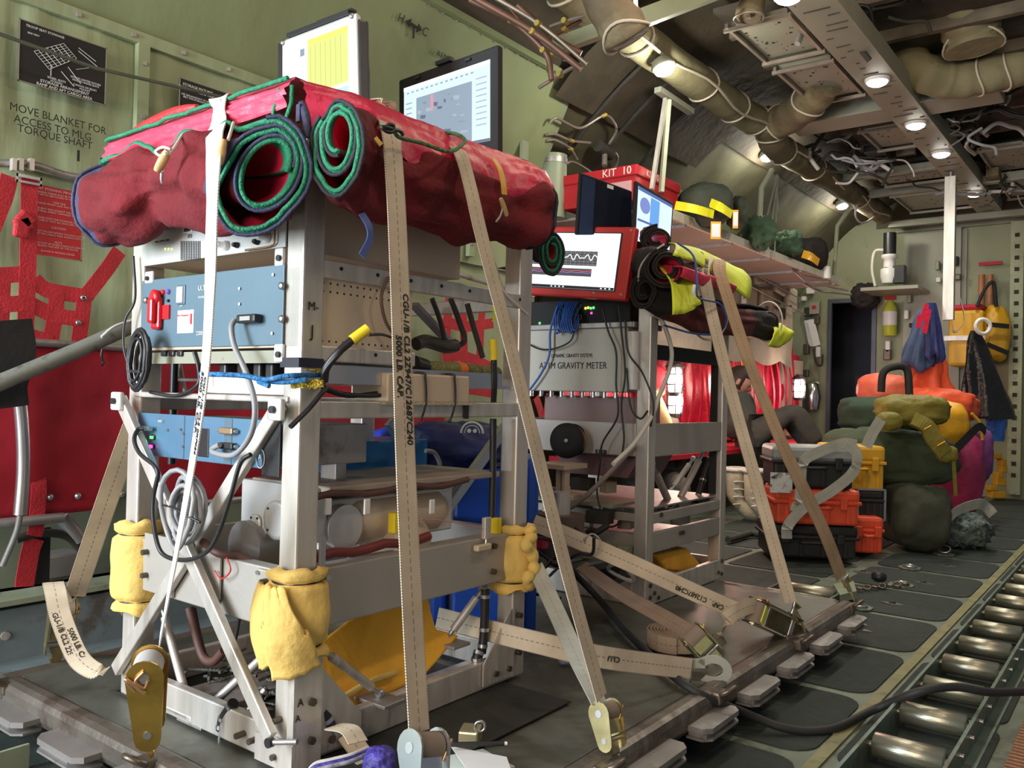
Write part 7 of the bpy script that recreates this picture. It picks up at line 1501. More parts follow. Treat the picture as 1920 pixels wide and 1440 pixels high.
bag(1270, 1372, 345, 428, 4.7, .16, DKG, 'body', '', seed=31, par=t)
for x0_, y0_, x1_, y1_ in ((1266, 385, 1338, 402), (1332, 380, 1372, 402)): MB().ribbon(bez([ad(x0_, y0_, 4.70), ad((x0_+x1_)/2, (y0_+y1_)/2-2, 4.64), ad(x1_, y1_, 4.68)], 6), ZU, .048, .004).build('reflective_band', REFY, t)
for k, (px, py, w_, h_) in enumerate(((1342, 432, .055, .095), (1379, 411, .03, .10))):
    q = ad(px, py, 4.55); t2 = MB().box(q, (w_, .003, h_), Matrix((RTf, FWf, ZU)).transposed(), 0, 1, .001).box(q-FWf*.002, (w_*.8, .002, h_*.75), Matrix((RTf, FWf, ZU)).transposed(), 1); tag(t2.build('luggage_tag', [REFO, WHITEP]), ['orange-edged white luggage tag hanging below the duffel', 'narrow white and orange tag on the end of the duffel'][k], 'tag')
bag(1366, 1400, 368, 432, 4.9, .12, DKG, 'duffel_bag', 'crumpled dark bag at the right end of the reflective duffel', seed=36, fold=.12)
bag(1392, 1452, 405, 470, 5.3, .16, GRB, 'net_bag', 'green crumpled bag in the middle of the shelf', seed=38, fold=.2)
bag(1445, 1502, 432, 486, 5.9, .16, GRB, 'net_bag', 'green crumpled bag further along the shelf', seed=39, fold=.2)
t = thing('helmet_bag', ad(1518, 485, 6.5), 'black bag with an orange reflective stripe at the far end of the shelf', 'bag'); bag(1488, 1548, 445, 512, 6.5, .18, BLKQ, 'body', '', seed=41, par=t)
MB().ribbon(bez([ad(1505, 476, 6.42), ad(1520, 481, 6.38), ad(1535, 492, 6.42)], 5), ZU, .06, .004).build('reflective_band', REFO, t)
tag(MB().lathe(ax(1520, 528, -2.3)-V((0, 0, .0)), (0, 0, -1), [(.16, -.01), (.15, .0), (.05, .006)], 24).build('yellow_disc', REFY), 'yellow round patch under the far end of the shelf', 'disc')
tag(MB().cyl(ad(1550, 500, 6.6), ad(1550, 522, 6.6), .03).build('white_flask', WHITEP), 'small white flask beside the black bag', 'flask')
# canvas pockets below the shelf
CANV = mat('beige_canvas', (.46, .42, .33), .85, var=.15, vs=5, bump=.5, bs=20)
t = thing('canvas_organizer', ax(1440, 570, -2.55), 'row of beige canvas pockets hanging below the overhead shelf', 'organizer')
X_ = -2.60
MB().grid(lambda u, v: V((X_+.02*nz((u*9, v*3, 0), 1), 4.6+2.9*u, 1.78-.62*v-.05*abs(math.sin(u*14)))), 60, 14).build('backing', CANV, t)
for px, py in ((1385, 520), (1405, 560), (1422, 510), (1435, 565), (1450, 600), (1462, 530), (1472, 590), (1482, 560), (1405, 610)):
    q = ax(px, py, X_+.04); MB().box(q, (.05, .24, .20), Matrix.Rotation(.12*math.sin(px), 3, 'X'), 0, 1, .02).build('pocket', CANV, t)
q = ax(1468, 588, X_+.07); MB().box(q, (.01, .10, .09)).build('window', BLACK, t)
for a, b in (((1390, 500), (1500, 560)), ((1395, 530), (1510, 590)), ((1410, 490), (1395, 560))): MB().tube([ax(*a, X_+.09), ax(*b, X_+.09)], .006, 6).build('cord', ALUD, t)
# ================================================================== CREW AREA with lanterns
RW2 = mat('crew_red_webbing', (.62, .012, .05), .55, var=.15, vs=20, bump=.5, bs=60); RS2 = mat('crew_red_seat', (.45, .006, .03), .6, var=.1)
t = thing('crew_seat', (-2.5, 6.4, .45), 'red webbing seats along the left wall behind the racks, lit pink by lanterns', 'seat')
MB().bb((-2.78, 4.0, .44), (-2.35, 8.1, .47)).build('seat_fabric', RS2, t)
def bk2(u, v): y = 4.0+4.1*u; return V((-2.72+.03*nz((y*3, v*4, 1), 1)+.02*math.sin(y*16), y, .5+.75*v))
MB().grid(bk2, 200, 16).build('backrest', RW2, t)
for k in range(24): yy = 4.1+.155*k; MB().ribbon(bez([(-2.66, yy, 1.30), (-2.60+.02*math.sin(k), yy+.03*math.sin(k*2.1), .9), (-2.62, yy+.06*math.cos(k*1.7), .50)], 5), YX, .038, .004).build('strap', mat('orange_webbing', (.85, .28, .03), .5) if k == 15 else RW2, t)
for k in range(4): yy = 6.85+.28*k; MB().tube([(-2.36, yy, .44), (-2.36, yy, .02)], .014, 8).build('leg', ALU, t)
MB().bb((-2.365, 6.6, .16), (-2.35, 8.05, .46)).build('front_panel', RS2, t)
MB().bb((-2.76, 7.5, .5), (-2.70, 8.1, 1.2)).build('glow_curtain', mat('cream_glow_curtain', (.62, .50, .40), .8), t)  # pale colour stands in for the white glow here
LANT = emis('lantern_glass', (1, .95, .92), 9)
def lantern(px, py, D, lbl):
    q = ad(px, py, D); t = thing('lantern', q-V((0, 0, .09)), lbl, 'lantern')
    MB().lathe(q-V((0, 0, .08)), (0, 0, 1), [(.03, 0), (.042, .02), (.046, .08), (.042, .14), (.03, .155)], 18).build('glass', LANT, t)
    m = MB().lathe(q+V((0, 0, .075)), (0, 0, 1), [(.055, 0), (.06, .012), (.03, .04), (.01, .045)], 18).lathe(q-V((0, 0, .105)), (0, 0, 1), [(.04, 0), (.045, .025)], 16)
    for k in range(6): a = k*math.pi/3; m.tube([q+V((.05*math.cos(a), .05*math.sin(a), -.09)), q+V((.056*math.cos(a), .056*math.sin(a), 0)), q+V((.05*math.cos(a), .05*math.sin(a), .08))], .004, 5)
    for zz in (-.03, .035): m.tube([q+V((.056*math.cos(a), .056*math.sin(a), zz)) for a in [k*math.pi/8 for k in range(16)]], .004, 5, closed=True)
    m.build('cage', BLACK, t)
    d = bpy.data.lights.new('lantern', 'POINT'); d.energy = 6; d.color = (1, .62, .50); d.shadow_soft_size = .06; o = bpy.data.objects.new('lantern_source', d); C.objects.link(o); o.location = q+V((.10, -.06, .0))
lantern(1265, 712, 5.4, 'caged lantern glowing between the posts of the rear rack'); lantern(1266, 752, 5.5, 'lower glow of a second lantern between the rear rack posts')
lantern(1498, 728, 7.3, 'caged lantern glowing on the red seats near the bulkhead'); lantern(1330, 720, 6.6, 'lantern hidden behind the rear rack post')
# ---- people
SKIN = mat('skin', (.50, .27, .19), .55, var=.08, vs=20); HAIRD = mat('dark_hair', (.03, .018, .012), .6, var=.3, vs=60); HAIRB = mat('blond_hair', (.55, .42, .17), .6, var=.25, vs=60, stretch=(8, 8, 1)); JKT = mat('dark_jacket', (.05, .055, .045), .85, var=.25, bump=.5, bs=30); TRS = mat('olive_brown_trousers', (.05, .045, .035), .85, var=.2, bump=.6, bs=22)
def skin(name, V_, E_, R_, m, par, lv=2):
    me = bpy.data.meshes.new(name); me.from_pydata([tuple(p) for p in V_], E_, []); me.materials.append(m); o = bpy.data.objects.new(name, me); C.objects.link(o)
    s = o.modifiers.new('skin', 'SKIN'); me.skin_vertices or bpy.context
    if not me.skin_vertices:
        bm = bmesh.new(); bm.from_mesh(me); bm.verts.layers.skin.verify(); bm.to_mesh(me); bm.free()
    for i, r in enumerate(R_): me.skin_vertices[0].data[i].radius = (r, r) if not isinstance(r, tuple) else r
    me.skin_vertices[0].data[0].use_root = True
    q = o.modifiers.new('sub', 'SUBSURF'); q.levels = q.render_levels = lv; s.use_smooth_shade = True
    if par is not None: o.parent = par; o.matrix_parent_inverse = wm(par).inverted()
    return o
def head(par, c, face, up, r=.098, hair=HAIRD, cap=None):
    c = V(c); f = V(face).normalized(); u = V(up); u = (u-f*u.dot(f)).normalized(); s = f.cross(u)
    def fn(a_, b_):
        a = 2*math.pi*a_; b = math.pi*(b_-.5); x, y, z = math.cos(b)*math.cos(a), math.cos(b)*math.sin(a), math.sin(b)
        k = 1.0
        w_ = s*y*.78*(1-.18*max(0, -z)) + f*x*.95*(1-.10*max(0, -z)) + u*z*1.18
        nose = math.exp(-((y/.16)**2+((z+.10)/.22)**2))*(x > 0)*.20; brow = math.exp(-((z-.18)/.10)**2)*(x > .3)*.05; eye = -math.exp(-(((abs(y)-.34)/.15)**2+((z-.03)/.10)**2))*(x > 0)*.08
        lip = math.exp(-((y/.22)**2+((z+.46)/.07)**2))*(x > 0)*.07; chin = math.exp(-((y/.3)**2+((z+.78)/.15)**2))*(x > 0)*.10
        return c+(w_*k+f*(nose+brow+eye+lip+chin))*r
    MB().grid(fn, 40, 32, 0, True).build('head', SKIN, par)
    for sg in (-1, 1): blob(c+s*sg*r*.80-f*r*.05, f*r*.16, u*r*.28, s*r*.07, SKIN, 'ear', par, nu=12, nv=8, amp=0, fold=0)
    def hf(a_, b_):
        a = 2*math.pi*a_; b = math.pi*(-.15+.65*b_); x, y, z = math.cos(b)*math.cos(a), math.cos(b)*math.sin(a), math.sin(b); k = 1.07+.04*nz((x*5, y*5, z*5), 1)
        if x > .45 and z < .45: k *= .86
        return c-f*r*.06+u*r*.05+(s*y*.80+f*x*.95+u*z*1.18)*r*k
    MB().grid(hf, 36, 14, 0, True).build('hair', hair, par)
    if cap: MB().grid(lambda a_, b_: c-f*r*.02+u*r*.16+(s*math.cos(1.57*b_)*math.sin(6.2832*a_)*.9+f*math.cos(1.57*b_)*math.cos(6.2832*a_)*1.02+u*math.sin(1.57*b_)*1.2)*r*1.08, 28, 10, 0, True).build('cap', cap, par)
    e = MB()
    for sg in (-1, 1): e.lathe(c+f*r*.82+s*sg*r*.31+u*r*.04, f, [(r*.09, -.004), (r*.08, 0), (r*.02, .003)], 10)
    e.build('eye', BLACK, par)
def hand(par, c, d, n, s=1):
    """palm, four curled fingers and a thumb; d = fingers' direction, n = back of the hand"""
    c, d, n = V(c), V(d).normalized(), V(n); n = (n-d*n.dot(d)).normalized(); a = d.cross(n)*s
    pts = [c-d*.05, c, c+d*.045]; E_ = [(0, 1), (1, 2)]; R_ = [(.022, .022), (.034, .016), (.038, .014)]
    o = skin('hand', pts, E_, R_, SKIN, par, 1)
    for k in range(4):
        L = (.070, .080, .075, .058)[k]; b = c+d*.05+a*(.028-.018*k); skin('finger', [b-d*.02, b+d*L*.45-n*.006, b+d*L*.75-n*.025, b+d*L*.85-n*.045], [(0, 1), (1, 2), (2, 3)], [.009, .0085, .008, .0065], SKIN, o, 1)
    b = c-d*.01+a*.03; skin('thumb', [b, b+a*.025+d*.02, b+a*.03+d*.05-n*.01], [(0, 1), (1, 2)], [.012, .010, .008], SKIN, o, 1)
# man slumped on the seats, knees up, looking down to the right
p = thing('person', (-2.3, 6.3, .0), 'person with short dark hair and dark jacket reclining on the red seats, knees drawn up', 'person')
hd = ad(1384, 716, 6.3); face = (RTf*.80-FWf*.15-ZU*.45)
hip = ad(1392, 812, 6.1); chest = ad(1378, 772, 6.25); neck = ad(1372, 742, 6.3); shl, shr = chest+FWf*.16+ZU*.08, chest-FWf*.17+ZU*.08
kneeN = ad(1492, 768, 5.95); kneeF = ad(1470, 775, 6.2); ankN = ad(1535, 835, 5.9); ankF = ad(1520, 838, 6.1)
body = skin('jacket', [hip, hip.lerp(chest, .5), chest, neck, shl, shr, shl+RTf*.08-ZU*.2, shr+RTf*.10-ZU*.2, hip+RTf*.20+FWf*.1+ZU*.06, hip+RTf*.22-FWf*.08+ZU*.08], [(0, 1), (1, 2), (2, 3), (2, 4), (2, 5), (4, 6), (5, 7), (6, 8), (7, 9)], [.14, .15, .15, .07, .08, .08, .055, .055, .045, .045], JKT, p)
skin('trousers', [hip, hip+RTf*.08+FWf*.08, kneeF, ankF, hip+RTf*.08-FWf*.09, kneeN, ankN], [(0, 1), (1, 2), (2, 3), (0, 4), (4, 5), (5, 6)], [.14, .10, .075, .06, .10, .08, .06], TRS, p)
skin('neck', [neck-ZU*.03, hd-ZU*.06], [(0, 1)], [.055, .055], SKIN, p, 1)
head(p, hd, face, ZU, .098); hand(p, hip+RTf*.27+FWf*.1+ZU*.07, RTf, ZU); hand(p, hip+RTf*.29-FWf*.08+ZU*.09, RTf, ZU, -1)
for a_ in (ankN, ankF): skin('boot', [a_, a_-ZU*.07+RTf*.02, a_-ZU*.09+RTf*.16], [(0, 1), (1, 2)], [.06, .055, .045], BLKQ, p, 1)
# woman in a red cap seen through the rear rack
p = thing('person', (-2.6, 4.7, .45), 'person with red cap and long blond hair seen through the rear rack', 'person')
hd = ad(1222, 722, 5.5); ch = hd-ZU*.36-RTf*.02; hp = hd-ZU*.62
skin('jacket', [hp, ch, ch+ZU*.18, ch+RTf*.16+ZU*.1, ch-RTf*.16+ZU*.1, ch+RTf*.2-ZU*.12, ch-RTf*.2-ZU*.12, hp+RTf*.12-FWf*.16, hp-RTf*.12-FWf*.16], [(0, 1), (1, 2), (1, 3), (1, 4), (3, 5), (4, 6), (5, 7), (6, 8)], [.15, .15, .07, .08, .08, .055, .055, .045, .045], JKT, p)
skin('trousers', [hp, hp+RTf*.10, hp+RTf*.12-FWf*.40, hp+RTf*.12-FWf*.42-ZU*.38, hp-RTf*.10, hp-RTf*.12-FWf*.40, hp-RTf*.12-FWf*.42-ZU*.38], [(0, 1), (1, 2), (2, 3), (0, 4), (4, 5), (5, 6)], [.14, .1, .075, .055, .1, .075, .055], TRS, p)
head(p, hd, RTf*.7-FWf*.5-ZU*.4, ZU, .096, HAIRB, mat('red_cap', (.55, .02, .03), .7))
MB().tube(bez([hd-ZU*.06-FWf*.04, hd-ZU*.18+RTf*.05-FWf*.12, hd-ZU*.33+RTf*.12-FWf*.12], 6), [.05-.0015*i for i in range(13)], 12).build('ponytail', HAIRB, p)
hand(p, hp+RTf*.12-FWf*.2, -FWf, ZU); hand(p, hp-RTf*.12-FWf*.2, -FWf, ZU, -1)

# ================================================================== CARGO PILE
CY = Matrix((RTf, FWf, ZU)).transposed()
def case(x0, x1, y0, y1, D, deep, m, lbl, yaw=0, lidm=None, name='hard_case', edge=None, latch=True):
    """ribbed hard case filling the pixel box at depth D"""
    R = CY @ Matrix.Rotation(yaw, 3, 'Z'); r_, f_ = R @ V((1, 0, 0)), R @ V((0, 1, 0)); w_, h_ = (x1-x0)*D/FPX/max(.5, abs(math.cos(yaw))), (y1-y0)*D/FPX
    bt = ad((x0+x1)/2, y1, D); c = bt+f_*deep/2+ZU*h_/2; t = thing(name, bt+f_*deep/2, lbl, 'case')
    MB().box(c-ZU*h_*.19, (w_*.96, deep*.96, h_*.62), R, 0, 1, .015).build('body', m, t); MB().box(c+ZU*h_*.32, (w_, deep, h_*.36), R, 0, 1, .02).build('lid', lidm or m, t)
    MB().box(c+ZU*h_*.13, (w_*1.03, deep*1.03, .018), R, 0, 1, .005).build('seam_rim', m, t)
    g = MB()
    for k in (-.36, -.12, .12, .36): MB().box(c+r_*w_*k-f_*deep*.49-ZU*h_*.2, (.02, .012, h_*.5), R, 0, 1, .003).build('rib', m, t)
    if latch:
        for k in (-.3, .3): MB().box(c+r_*w_*k-f_*(deep*.5+.008)+ZU*h_*.1, (.035, .018, h_*.3), R, 0, 1, .005).build('latch', m, t)
        MB().tube(bez([c+r_*w_*-.13-f_*deep*.5, c+r_*w_*-.12-f_*(deep*.5+.03), c+r_*w_*.12-f_*(deep*.5+.03), c+r_*w_*.13-f_*deep*.5], 5), .008, 8).build('handle', m, t)
    if edge:
        e = MB()
        for sx_ in (-1, 1):
            for sy_ in (-1, 1): e.box(c+r_*w_*.49*sx_+f_*deep*.49*sy_, (.012, .012, h_*1.01), R)
            for sz_ in (-1, 1): e.box(c-f_*deep*.49+ZU*h_*.5*sz_+0*r_, (w_, .012, .010), R) if sx_ > 0 else None
        e.build('edge_strip', edge, t)
    return t
ORC = mat('orange_case_plastic', (.72, .085, .03), .45, var=.06, bump=.1, bs=150); YLC = mat('yellow_case_plastic', (.66, .36, .02), .45, var=.06, bump=.1, bs=150); BKC = mat('black_case_plastic', (.015, .015, .016), .5, bump=.1, bs=150); GLID = mat('grey_lid_plastic', (.26, .29, .29), .5, var=.1)
case(1440, 1606, 985, 1048, 4.25, .30, BKC, 'black hard case at the bottom of the stack of cases', -.1)
case(1455, 1610, 918, 985, 4.22, .30, ORC, 'orange hard case between two black cases in the stack', -.1)
case(1450, 1600, 838, 916, 4.22, .30, BKC, 'black hard case with a grey lid on top of the stack', -.1, GLID)
case(1560, 1658, 836, 922, 4.55, .34, YLC, 'yellow hard case behind the grey-lidded case', -.1)
case(1608, 1658, 918, 975, 4.5, .25, BKC, 'black case with silver edges under the yellow case', -.1, edge=STEEL, latch=False, name='flight_case'); case(1598, 1656, 970, 1038, 4.42, .28, ORC, 'small orange hard case under the silver-edged case', -.1)
for k, pts in enumerate([[(1606, 834), (1580, 832), (1530, 850), (1505, 870), (1500, 930), (1490, 960)], [(1585, 832), (1606, 850), (1600, 885), (1560, 920), (1510, 950), (1478, 985), (1475, 1010)], [(1652, 786), (1636, 812), (1624, 838)]]):
    tag(MB().ribbon(bez([ad(x, y, 4.10-.02*k) for x, y in pts], 6), (ZU+RTf*.3).normalized(), .052, .003).build('cargo_strap', STRAPG), ['grey-green strap over the left of the stacked cases', 'grey-green strap looping down across the orange case', 'short grey-green strap rising to the green duffel'][k], 'strap')
tag(MB().box(ad(1465, 905, 4.205), (.11, .003, .10), CY).build('sticker', mat('white_sticker', (.6, .62, .6), .6, wear=(.02, .02, .02), wscale=25, wamt=.5)), 'torn white sticker on the black case with grey lid', 'sticker')
OLV = mat('olive_drab_canvas', (.055, .075, .038), .85, var=.2, vs=4, bump=.5, bs=18); OLG = mat('bottle_green_canvas', (.025, .06, .035), .8, var=.2, vs=4, bump=.4, bs=18); OLD = mat('dark_olive_canvas', (.05, .055, .035), .85, var=.2, bump=.5, bs=18); MUS = mat('mustard_nylon', (.20, .17, .022), .6, var=.2, vs=8, bump=.6, bs=25); ORN = mat('orange_nylon', (.80, .10, .03), .55, var=.15, vs=6, bump=.6, bs=22); MAG = mat('magenta_nylon', (.35, .025, .10), .6, var=.2, vs=5, bump=.6, bs=20); PURP = mat('violet_nylon', (.20, .05, .20), .6, var=.2, vs=5, bump=.6, bs=20)
bag(1652, 1765, 902, 1028, 4.5, .25, OLD, 'duffel_bag', 'lowest dark olive duffel standing on the floor beside the cases', seed=51, sq=.6)
bag(1535, 1790, 800, 912, 4.75, .24, OLV, 'duffel_bag', 'long olive duffel lying across the middle of the pile', seed=52, sq=.65, fold=.1)
bag(1575, 1745, 742, 812, 5.15, .28, OLG, 'duffel_bag', 'bottle-green duffel at the upper left of the pile', seed=53, sq=.6)
bag(1690, 1800, 745, 850, 5.2, .25, mat('amber_nylon', (.75, .38, .01), .5, bump=.5, bs=20), 'duffel_bag', 'amber bag peeping out right of the mustard backpack', seed=54)
t = thing('backpack', ad(1720, 800, 4.8), 'mustard backpack with dangling straps on top of the olive duffels', 'backpack')
bag(1640, 1778, 738, 800, 4.65, .14, MUS, 'body', '', seed=55, par=t, fold=.14); bag(1645, 1690, 772, 808, 4.6, .05, MUS, 'hip_pad', '', seed=56, par=t)
MB().ribbon(bez([ad(1712, 785, 4.58), ad(1738, 800, 4.56), ad(1752, 825, 4.55), ad(1772, 850, 4.55)], 6), RTf, .085, .02).build('shoulder_strap', MUS, t); bag(1755, 1795, 835, 868, 4.55, .04, MUS, 'strap_pad', '', seed=57, par=t); MB().ribbon([ad(1788, 865, 4.55), ad(1792, 930, 4.56)], RTf, .02, .003).build('strap_end', MUS, t)
for a, b in (((1733, 805), (1746, 798)), ((1757, 836), (1772, 828))): MB().tube([ad(*a, 4.53), ad(*b, 4.53)], .004, 6).build('trim_line', REFO, t)
coral = bag(1612, 1700, 700, 765, 5.6, .2, mat('coral_nylon', (.80, .16, .09), .55, bump=.6, bs=22), 'duffel_bag', 'coral orange bag with a black handle at the top left of the pile', seed=58)
bag(1680, 1822, 725, 800, 5.6, .26, ORN, 'duffel_bag', 'orange-red bag across the top of the pile', seed=59, fold=.14)
def cloth(x0, y0, x1, y1, D, w0, w1, m, name, par=None, seed=0, flat=.5, folds=7):
    def fn(u, v):
        a = 2*math.pi*u; c = ad(x0+(x1-x0)*v, y0+(y1-y0)*v, D); w_ = (w0+(w1-w0)*v**.7)*D/FPX*(1-max(0, v-.93)*4)
        k = 1+.30*nz((math.cos(a)*1.5, v*2.5, math.sin(a)*1.5), 1, seed)+.10*math.cos(a*folds+seed+v*2)+.05*math.cos(a*folds*2+3*v)
        return c+(RTf*math.cos(a)+FWf*math.sin(a)*flat)*w_*k-ZU*.03*math.cos(a*3+seed)*v
    return MB().grid(fn, 60, 26, 0, True).build(name, m, par)
tag(cloth(1745, 650, 1738, 748, 6.1, 18, 48, ORN, 'orange_jacket', None, 2), 'bright orange jacket hanging under the blue one', 'jacket')
t = thing('blue_jacket', ad(1730, 620, 6.1), 'blue jacket hanging from the vertical pole above the pile', 'jacket')
cloth(1738, 580, 1722, 692, 6.05, 12, 36, mat('denim_blue_nylon', (.04, .07, .15), .6, var=.3, bump=.6, bs=20), 'body', t, 5); cloth(1745, 568, 1754, 672, 5.98, 8, 18, BLUN, 'sleeve', t, 9)
for a, b in (((1738, 570), (1728, 600)), ((1725, 590), (1722, 615)), ((1742, 580), (1733, 625))): MB().ribbon([ad(*a, 5.90), ad(*b, 5.90)], RTf, .035, .003).build('red_strap', RW2, t)
m = MB().tube(bez([ad(1652, 735, 5.4), ad(1656, 700, 5.4), ad(1675, 688, 5.4), ad(1700, 692, 5.4), ad(1705, 740, 5.38)], 6), .024, 8); m.build('carry_handle', BLACKM, coral)
bag(1752, 1832, 800, 972, 5.5, .22, MAG, 'duffel_bag', 'magenta duffel standing at the right end of the pile', seed=63, base=.0); bag(1800, 1856, 800, 905, 5.75, .14, PURP, 'duffel_bag', 'violet bag leaning behind the magenta duffel', seed=64)
tag(MB().ribbon(bez([ad(1790, 845, 5.2), ad(1812, 822, 5.2), ad(1835, 800, 5.22), ad(1848, 808, 5.3)], 5), ZU, .05, .006).build('bag_strap', BLACKM), 'black strap over the magenta duffel', 'strap')
tag(MB().tube(bez([ad(1822, 775, 5.4), ad(1838, 795, 5.4), ad(1842, 825, 5.4)], 5), .010, 8).build('yellow_hoop', YLC), 'thin yellow hoop at the right edge of the pile', 'hoop')
# mound of net and chain on the floor
bag(1750, 1855, 958, 1030, 4.7, .15, mat('grey_net', (.13, .17, .15), .7, var=.5, vs=30, bump=1, bs=60, wear=(.03, .04, .035), wscale=25, wamt=.52), 'cargo_net', 'crumpled grey cargo net on the floor right of the pile', 'net', seed=66, fold=.3, base=0)
tag(MB().ribbon(bez([ad(1752, 1020, 4.56), ad(1768, 985, 4.56), ad(1795, 958, 4.58), ad(1835, 945, 4.65), ad(1850, 952, 4.7), ad(1862, 965, 4.7)], 6), (RTf*.5+ZU).normalized(), .06, .004).build('cargo_strap', STRAPG), 'pale grey strap over the cargo net hooked to the floor ring', 'strap')
BOOTM = mat('cream_boot_canvas', (.38, .34, .23), .85, var=.25, vs=12, bump=.6, bs=30)
for k, (px, lb) in enumerate(((1378, 'left cream cold-weather boot standing on the floor behind the rear rack'), (1412, 'right cream cold-weather boot standing on the floor behind the rear rack'))):
    b = ad(px, 958, 5.7-.08*k); b.z = .05; t = thing('winter_boot', (b.x, b.y, 0), lb, 'boot', 'winter boots')
    skin('shaft', [b+ZU*.04, b+ZU*.14, b+ZU*.26, b+ZU*.32, b+ZU*.02+RTf*.10-FWf*.04, b+ZU*.01+RTf*.17-FWf*.06], [(0, 1), (1, 2), (2, 3), (0, 4), (4, 5)], [.068, .062, .072, .07, .06, .05], BOOTM, t)
    MB().tube([b+ZU*.30+(RTf*math.cos(a)+FWf*math.sin(a))*.068 for a in [q_*math.pi/8 for q_ in range(16)]], .016, 6, closed=True).build('fleece_cuff', mat('fleece', (.6, .58, .5), .9, bump=1, bs=90), t)
    for j in range(4): MB().tube(bez([b+ZU*(.07+.05*j)-FWf*.064-RTf*.03, b+ZU*(.075+.05*j)-FWf*.074, b+ZU*(.07+.05*j)-FWf*.06+RTf*.04], 4), .005, 5).build('lace', WHITEC, t)
tag(MB().tube(bez([az(1365, 1012, .03), az(1390, 1005, .03), az(1410, 1000, .03), az(1435, 1005, .03)], 5), .02, 8).build('strap_bundle', DKG), 'dark folded strap on the floor left of the black case', 'strap')
# ================================================================== BULKHEAD ITEMS
YB2 = YB-.06
def bq(px, py, y=None): return ay(px, py, YB2 if y is None else y)
t = thing('hydraulic_pump', bq(1675, 480, 8.2), 'black-topped pump assembly on a small bracket shelf left of the bulkhead panel', 'pump')
q = bq(1668, 478, 8.2); MB().cyl(q, q+ZU*.20, .055).build('motor', BLACK, t); MB().lathe(q, (0, 0, -1), [(.07, 0), (.07, .03), (.05, .04), (.05, .12), (.075, .13), (.075, .2), (.06, .26)], 18).build('body', WHITEP, t)
q2 = bq(1668, 508, 8.2); MB().box(q2, (.06, .08, .08), None, 0, 1, .01).build('red_valve', RS2, t) if 0 else MB().box(q2+V((-.02, -.05, 0)), (.03, .01, .06)).build('red_label', RS2, t)
MB().box(bq(1687, 515, 8.2), (.10, .10, .16), None, 0, 1, .005).build('black_unit', BLACK, t); MB().tube(bez([q+V((-.05, 0, .05)), q+V((-.13, 0, .04)), q+V((-.15, 0, -.12)), q+V((-.12, 0, -.28))], 6), .014, 8).build('hose', WHITEC, t)
a_, b_ = bq(1622, 545, 8.15), bq(1728, 552, 8.15); MB().bb((a_.x, 8.0, a_.z-.02), (b_.x, 8.5, a_.z+.01)).build('shelf', GREYM, t)
t = thing('fire_extinguisher', bq(1668, 610), 'yellow-green fire extinguisher with a white label beside the crew door', 'fire extinguisher')
q = bq(1668, 630, YB2-.06); MB().lathe(q, (0, 0, 1), [(.05, 0), (.062, .01), (.062, .26), (.03, .32), (.02, .34)], 20).build('cylinder', mat('lime_paint', (.50, .55, .06), .4), t); MB().lathe(q+ZU*.10, (0, 0, 1), [(.0635, 0), (.0635, .13)], 20).build('label', WHITEP, t); MB().box(q+ZU*.36, (.10, .03, .03)).build('head', RS2, t)
# yellow drum, pack, shovels and bags on the bulkhead
t = thing('yellow_container', bq(1815, 630), 'yellow plastic container with a red lid strapped on the bulkhead', 'container')
a_, b_ = bq(1785, 585, 8.35), bq(1848, 688, 8.35); MB().bb((a_.x, 8.2, b_.z), (b_.x, 8.5, a_.z), 0, .03).build('body', YLC, t); MB().bb((a_.x+.02, 8.22, a_.z), (b_.x-.01, 8.48, a_.z+.05), 0, .02).build('lid', RS2, t); MB().bb((a_.x-.03, 8.18, (a_.z+b_.z)/2-.02), (b_.x+.02, 8.2, (a_.z+b_.z)/2+.02)).build('shelf_bar', ALU, t)
t = thing('survival_pack', bq(1870, 630), 'orange-yellow pack with black straps hanging on the bulkhead', 'pack')
bag(1842, 1892, 572, 680, 7.25, .10, YLC, 'body', '', seed=71, par=t)
for a, b in (((1850, 608), (1892, 612)), ((1850, 645), (1890, 662))): MB().ribbon([ad(*a, 7.2), ad(*b, 7.2)], ZU, .04, .004).build('strap', BLACKM, t)
MB().tube(bez([ad(1832, 575, 7.25), ad(1845, 545, 7.25), ad(1862, 530, 7.25), ad(1868, 575, 7.25)], 5), .016, 6).build('carry_strap', BLACKM, t)
for px in (1841, 1857): tag(MB().tube([bq(px, 515, YB2-.05), bq(px-2, 600, YB2-.05)], .026, 10).build('tool_handle', mat('wood_handle', (.40, .16, .07), .5, var=.2, vs=20)), {1841: 'left wooden tool handle above the yellow pack', 1857: 'right wooden tool handle above the yellow pack'}[px], 'handle')
tag(MB().bb(bq(1835, 498), bq(1878, 489)+V((0, .02, 0))).build('warning_strip', RS2), 'small red warning strip on the bulkhead above the wooden handles', 'sign')
BGB = mat('black_bin_liner', (.012, .012, .014), .22, var=.3, bump=1, bs=22)
def bb_(u, v): 
    a = 2*math.pi*u; w_ = .03+.18*v**.8; c = ad(1828+26*v, 620+165*v, 7.0); k = 1+.25*nz((math.cos(a)*2, v*3, math.sin(a)*2), 1)+.10*math.cos(a*7)
    return c+(RTf*math.cos(a)+FWf*math.sin(a)*.6)*w_*k
tag(MB().grid(bb_, 48, 24, 0, True).build('rubbish_bag', BGB), 'black plastic rubbish bag hanging in front of the yellow container', 'bag')
def bl_(u, v): a = 2*math.pi*u; c = ad(1868, 765+62*v, 7.1); return c+(RTf*math.cos(a)+FWf*math.sin(a)*.5)*(.09-.03*v)*(1+.15*math.cos(a*6)+.2*nz((a, v*3, 0), 1))
tag(MB().grid(bl_, 36, 10, 0, True).build('blue_bag', mat('shiny_blue_plastic', (.05, .20, .70), .2, .2, var=.3, bump=1, bs=25)), 'shiny blue plastic bag below the black rubbish bag', 'bag')
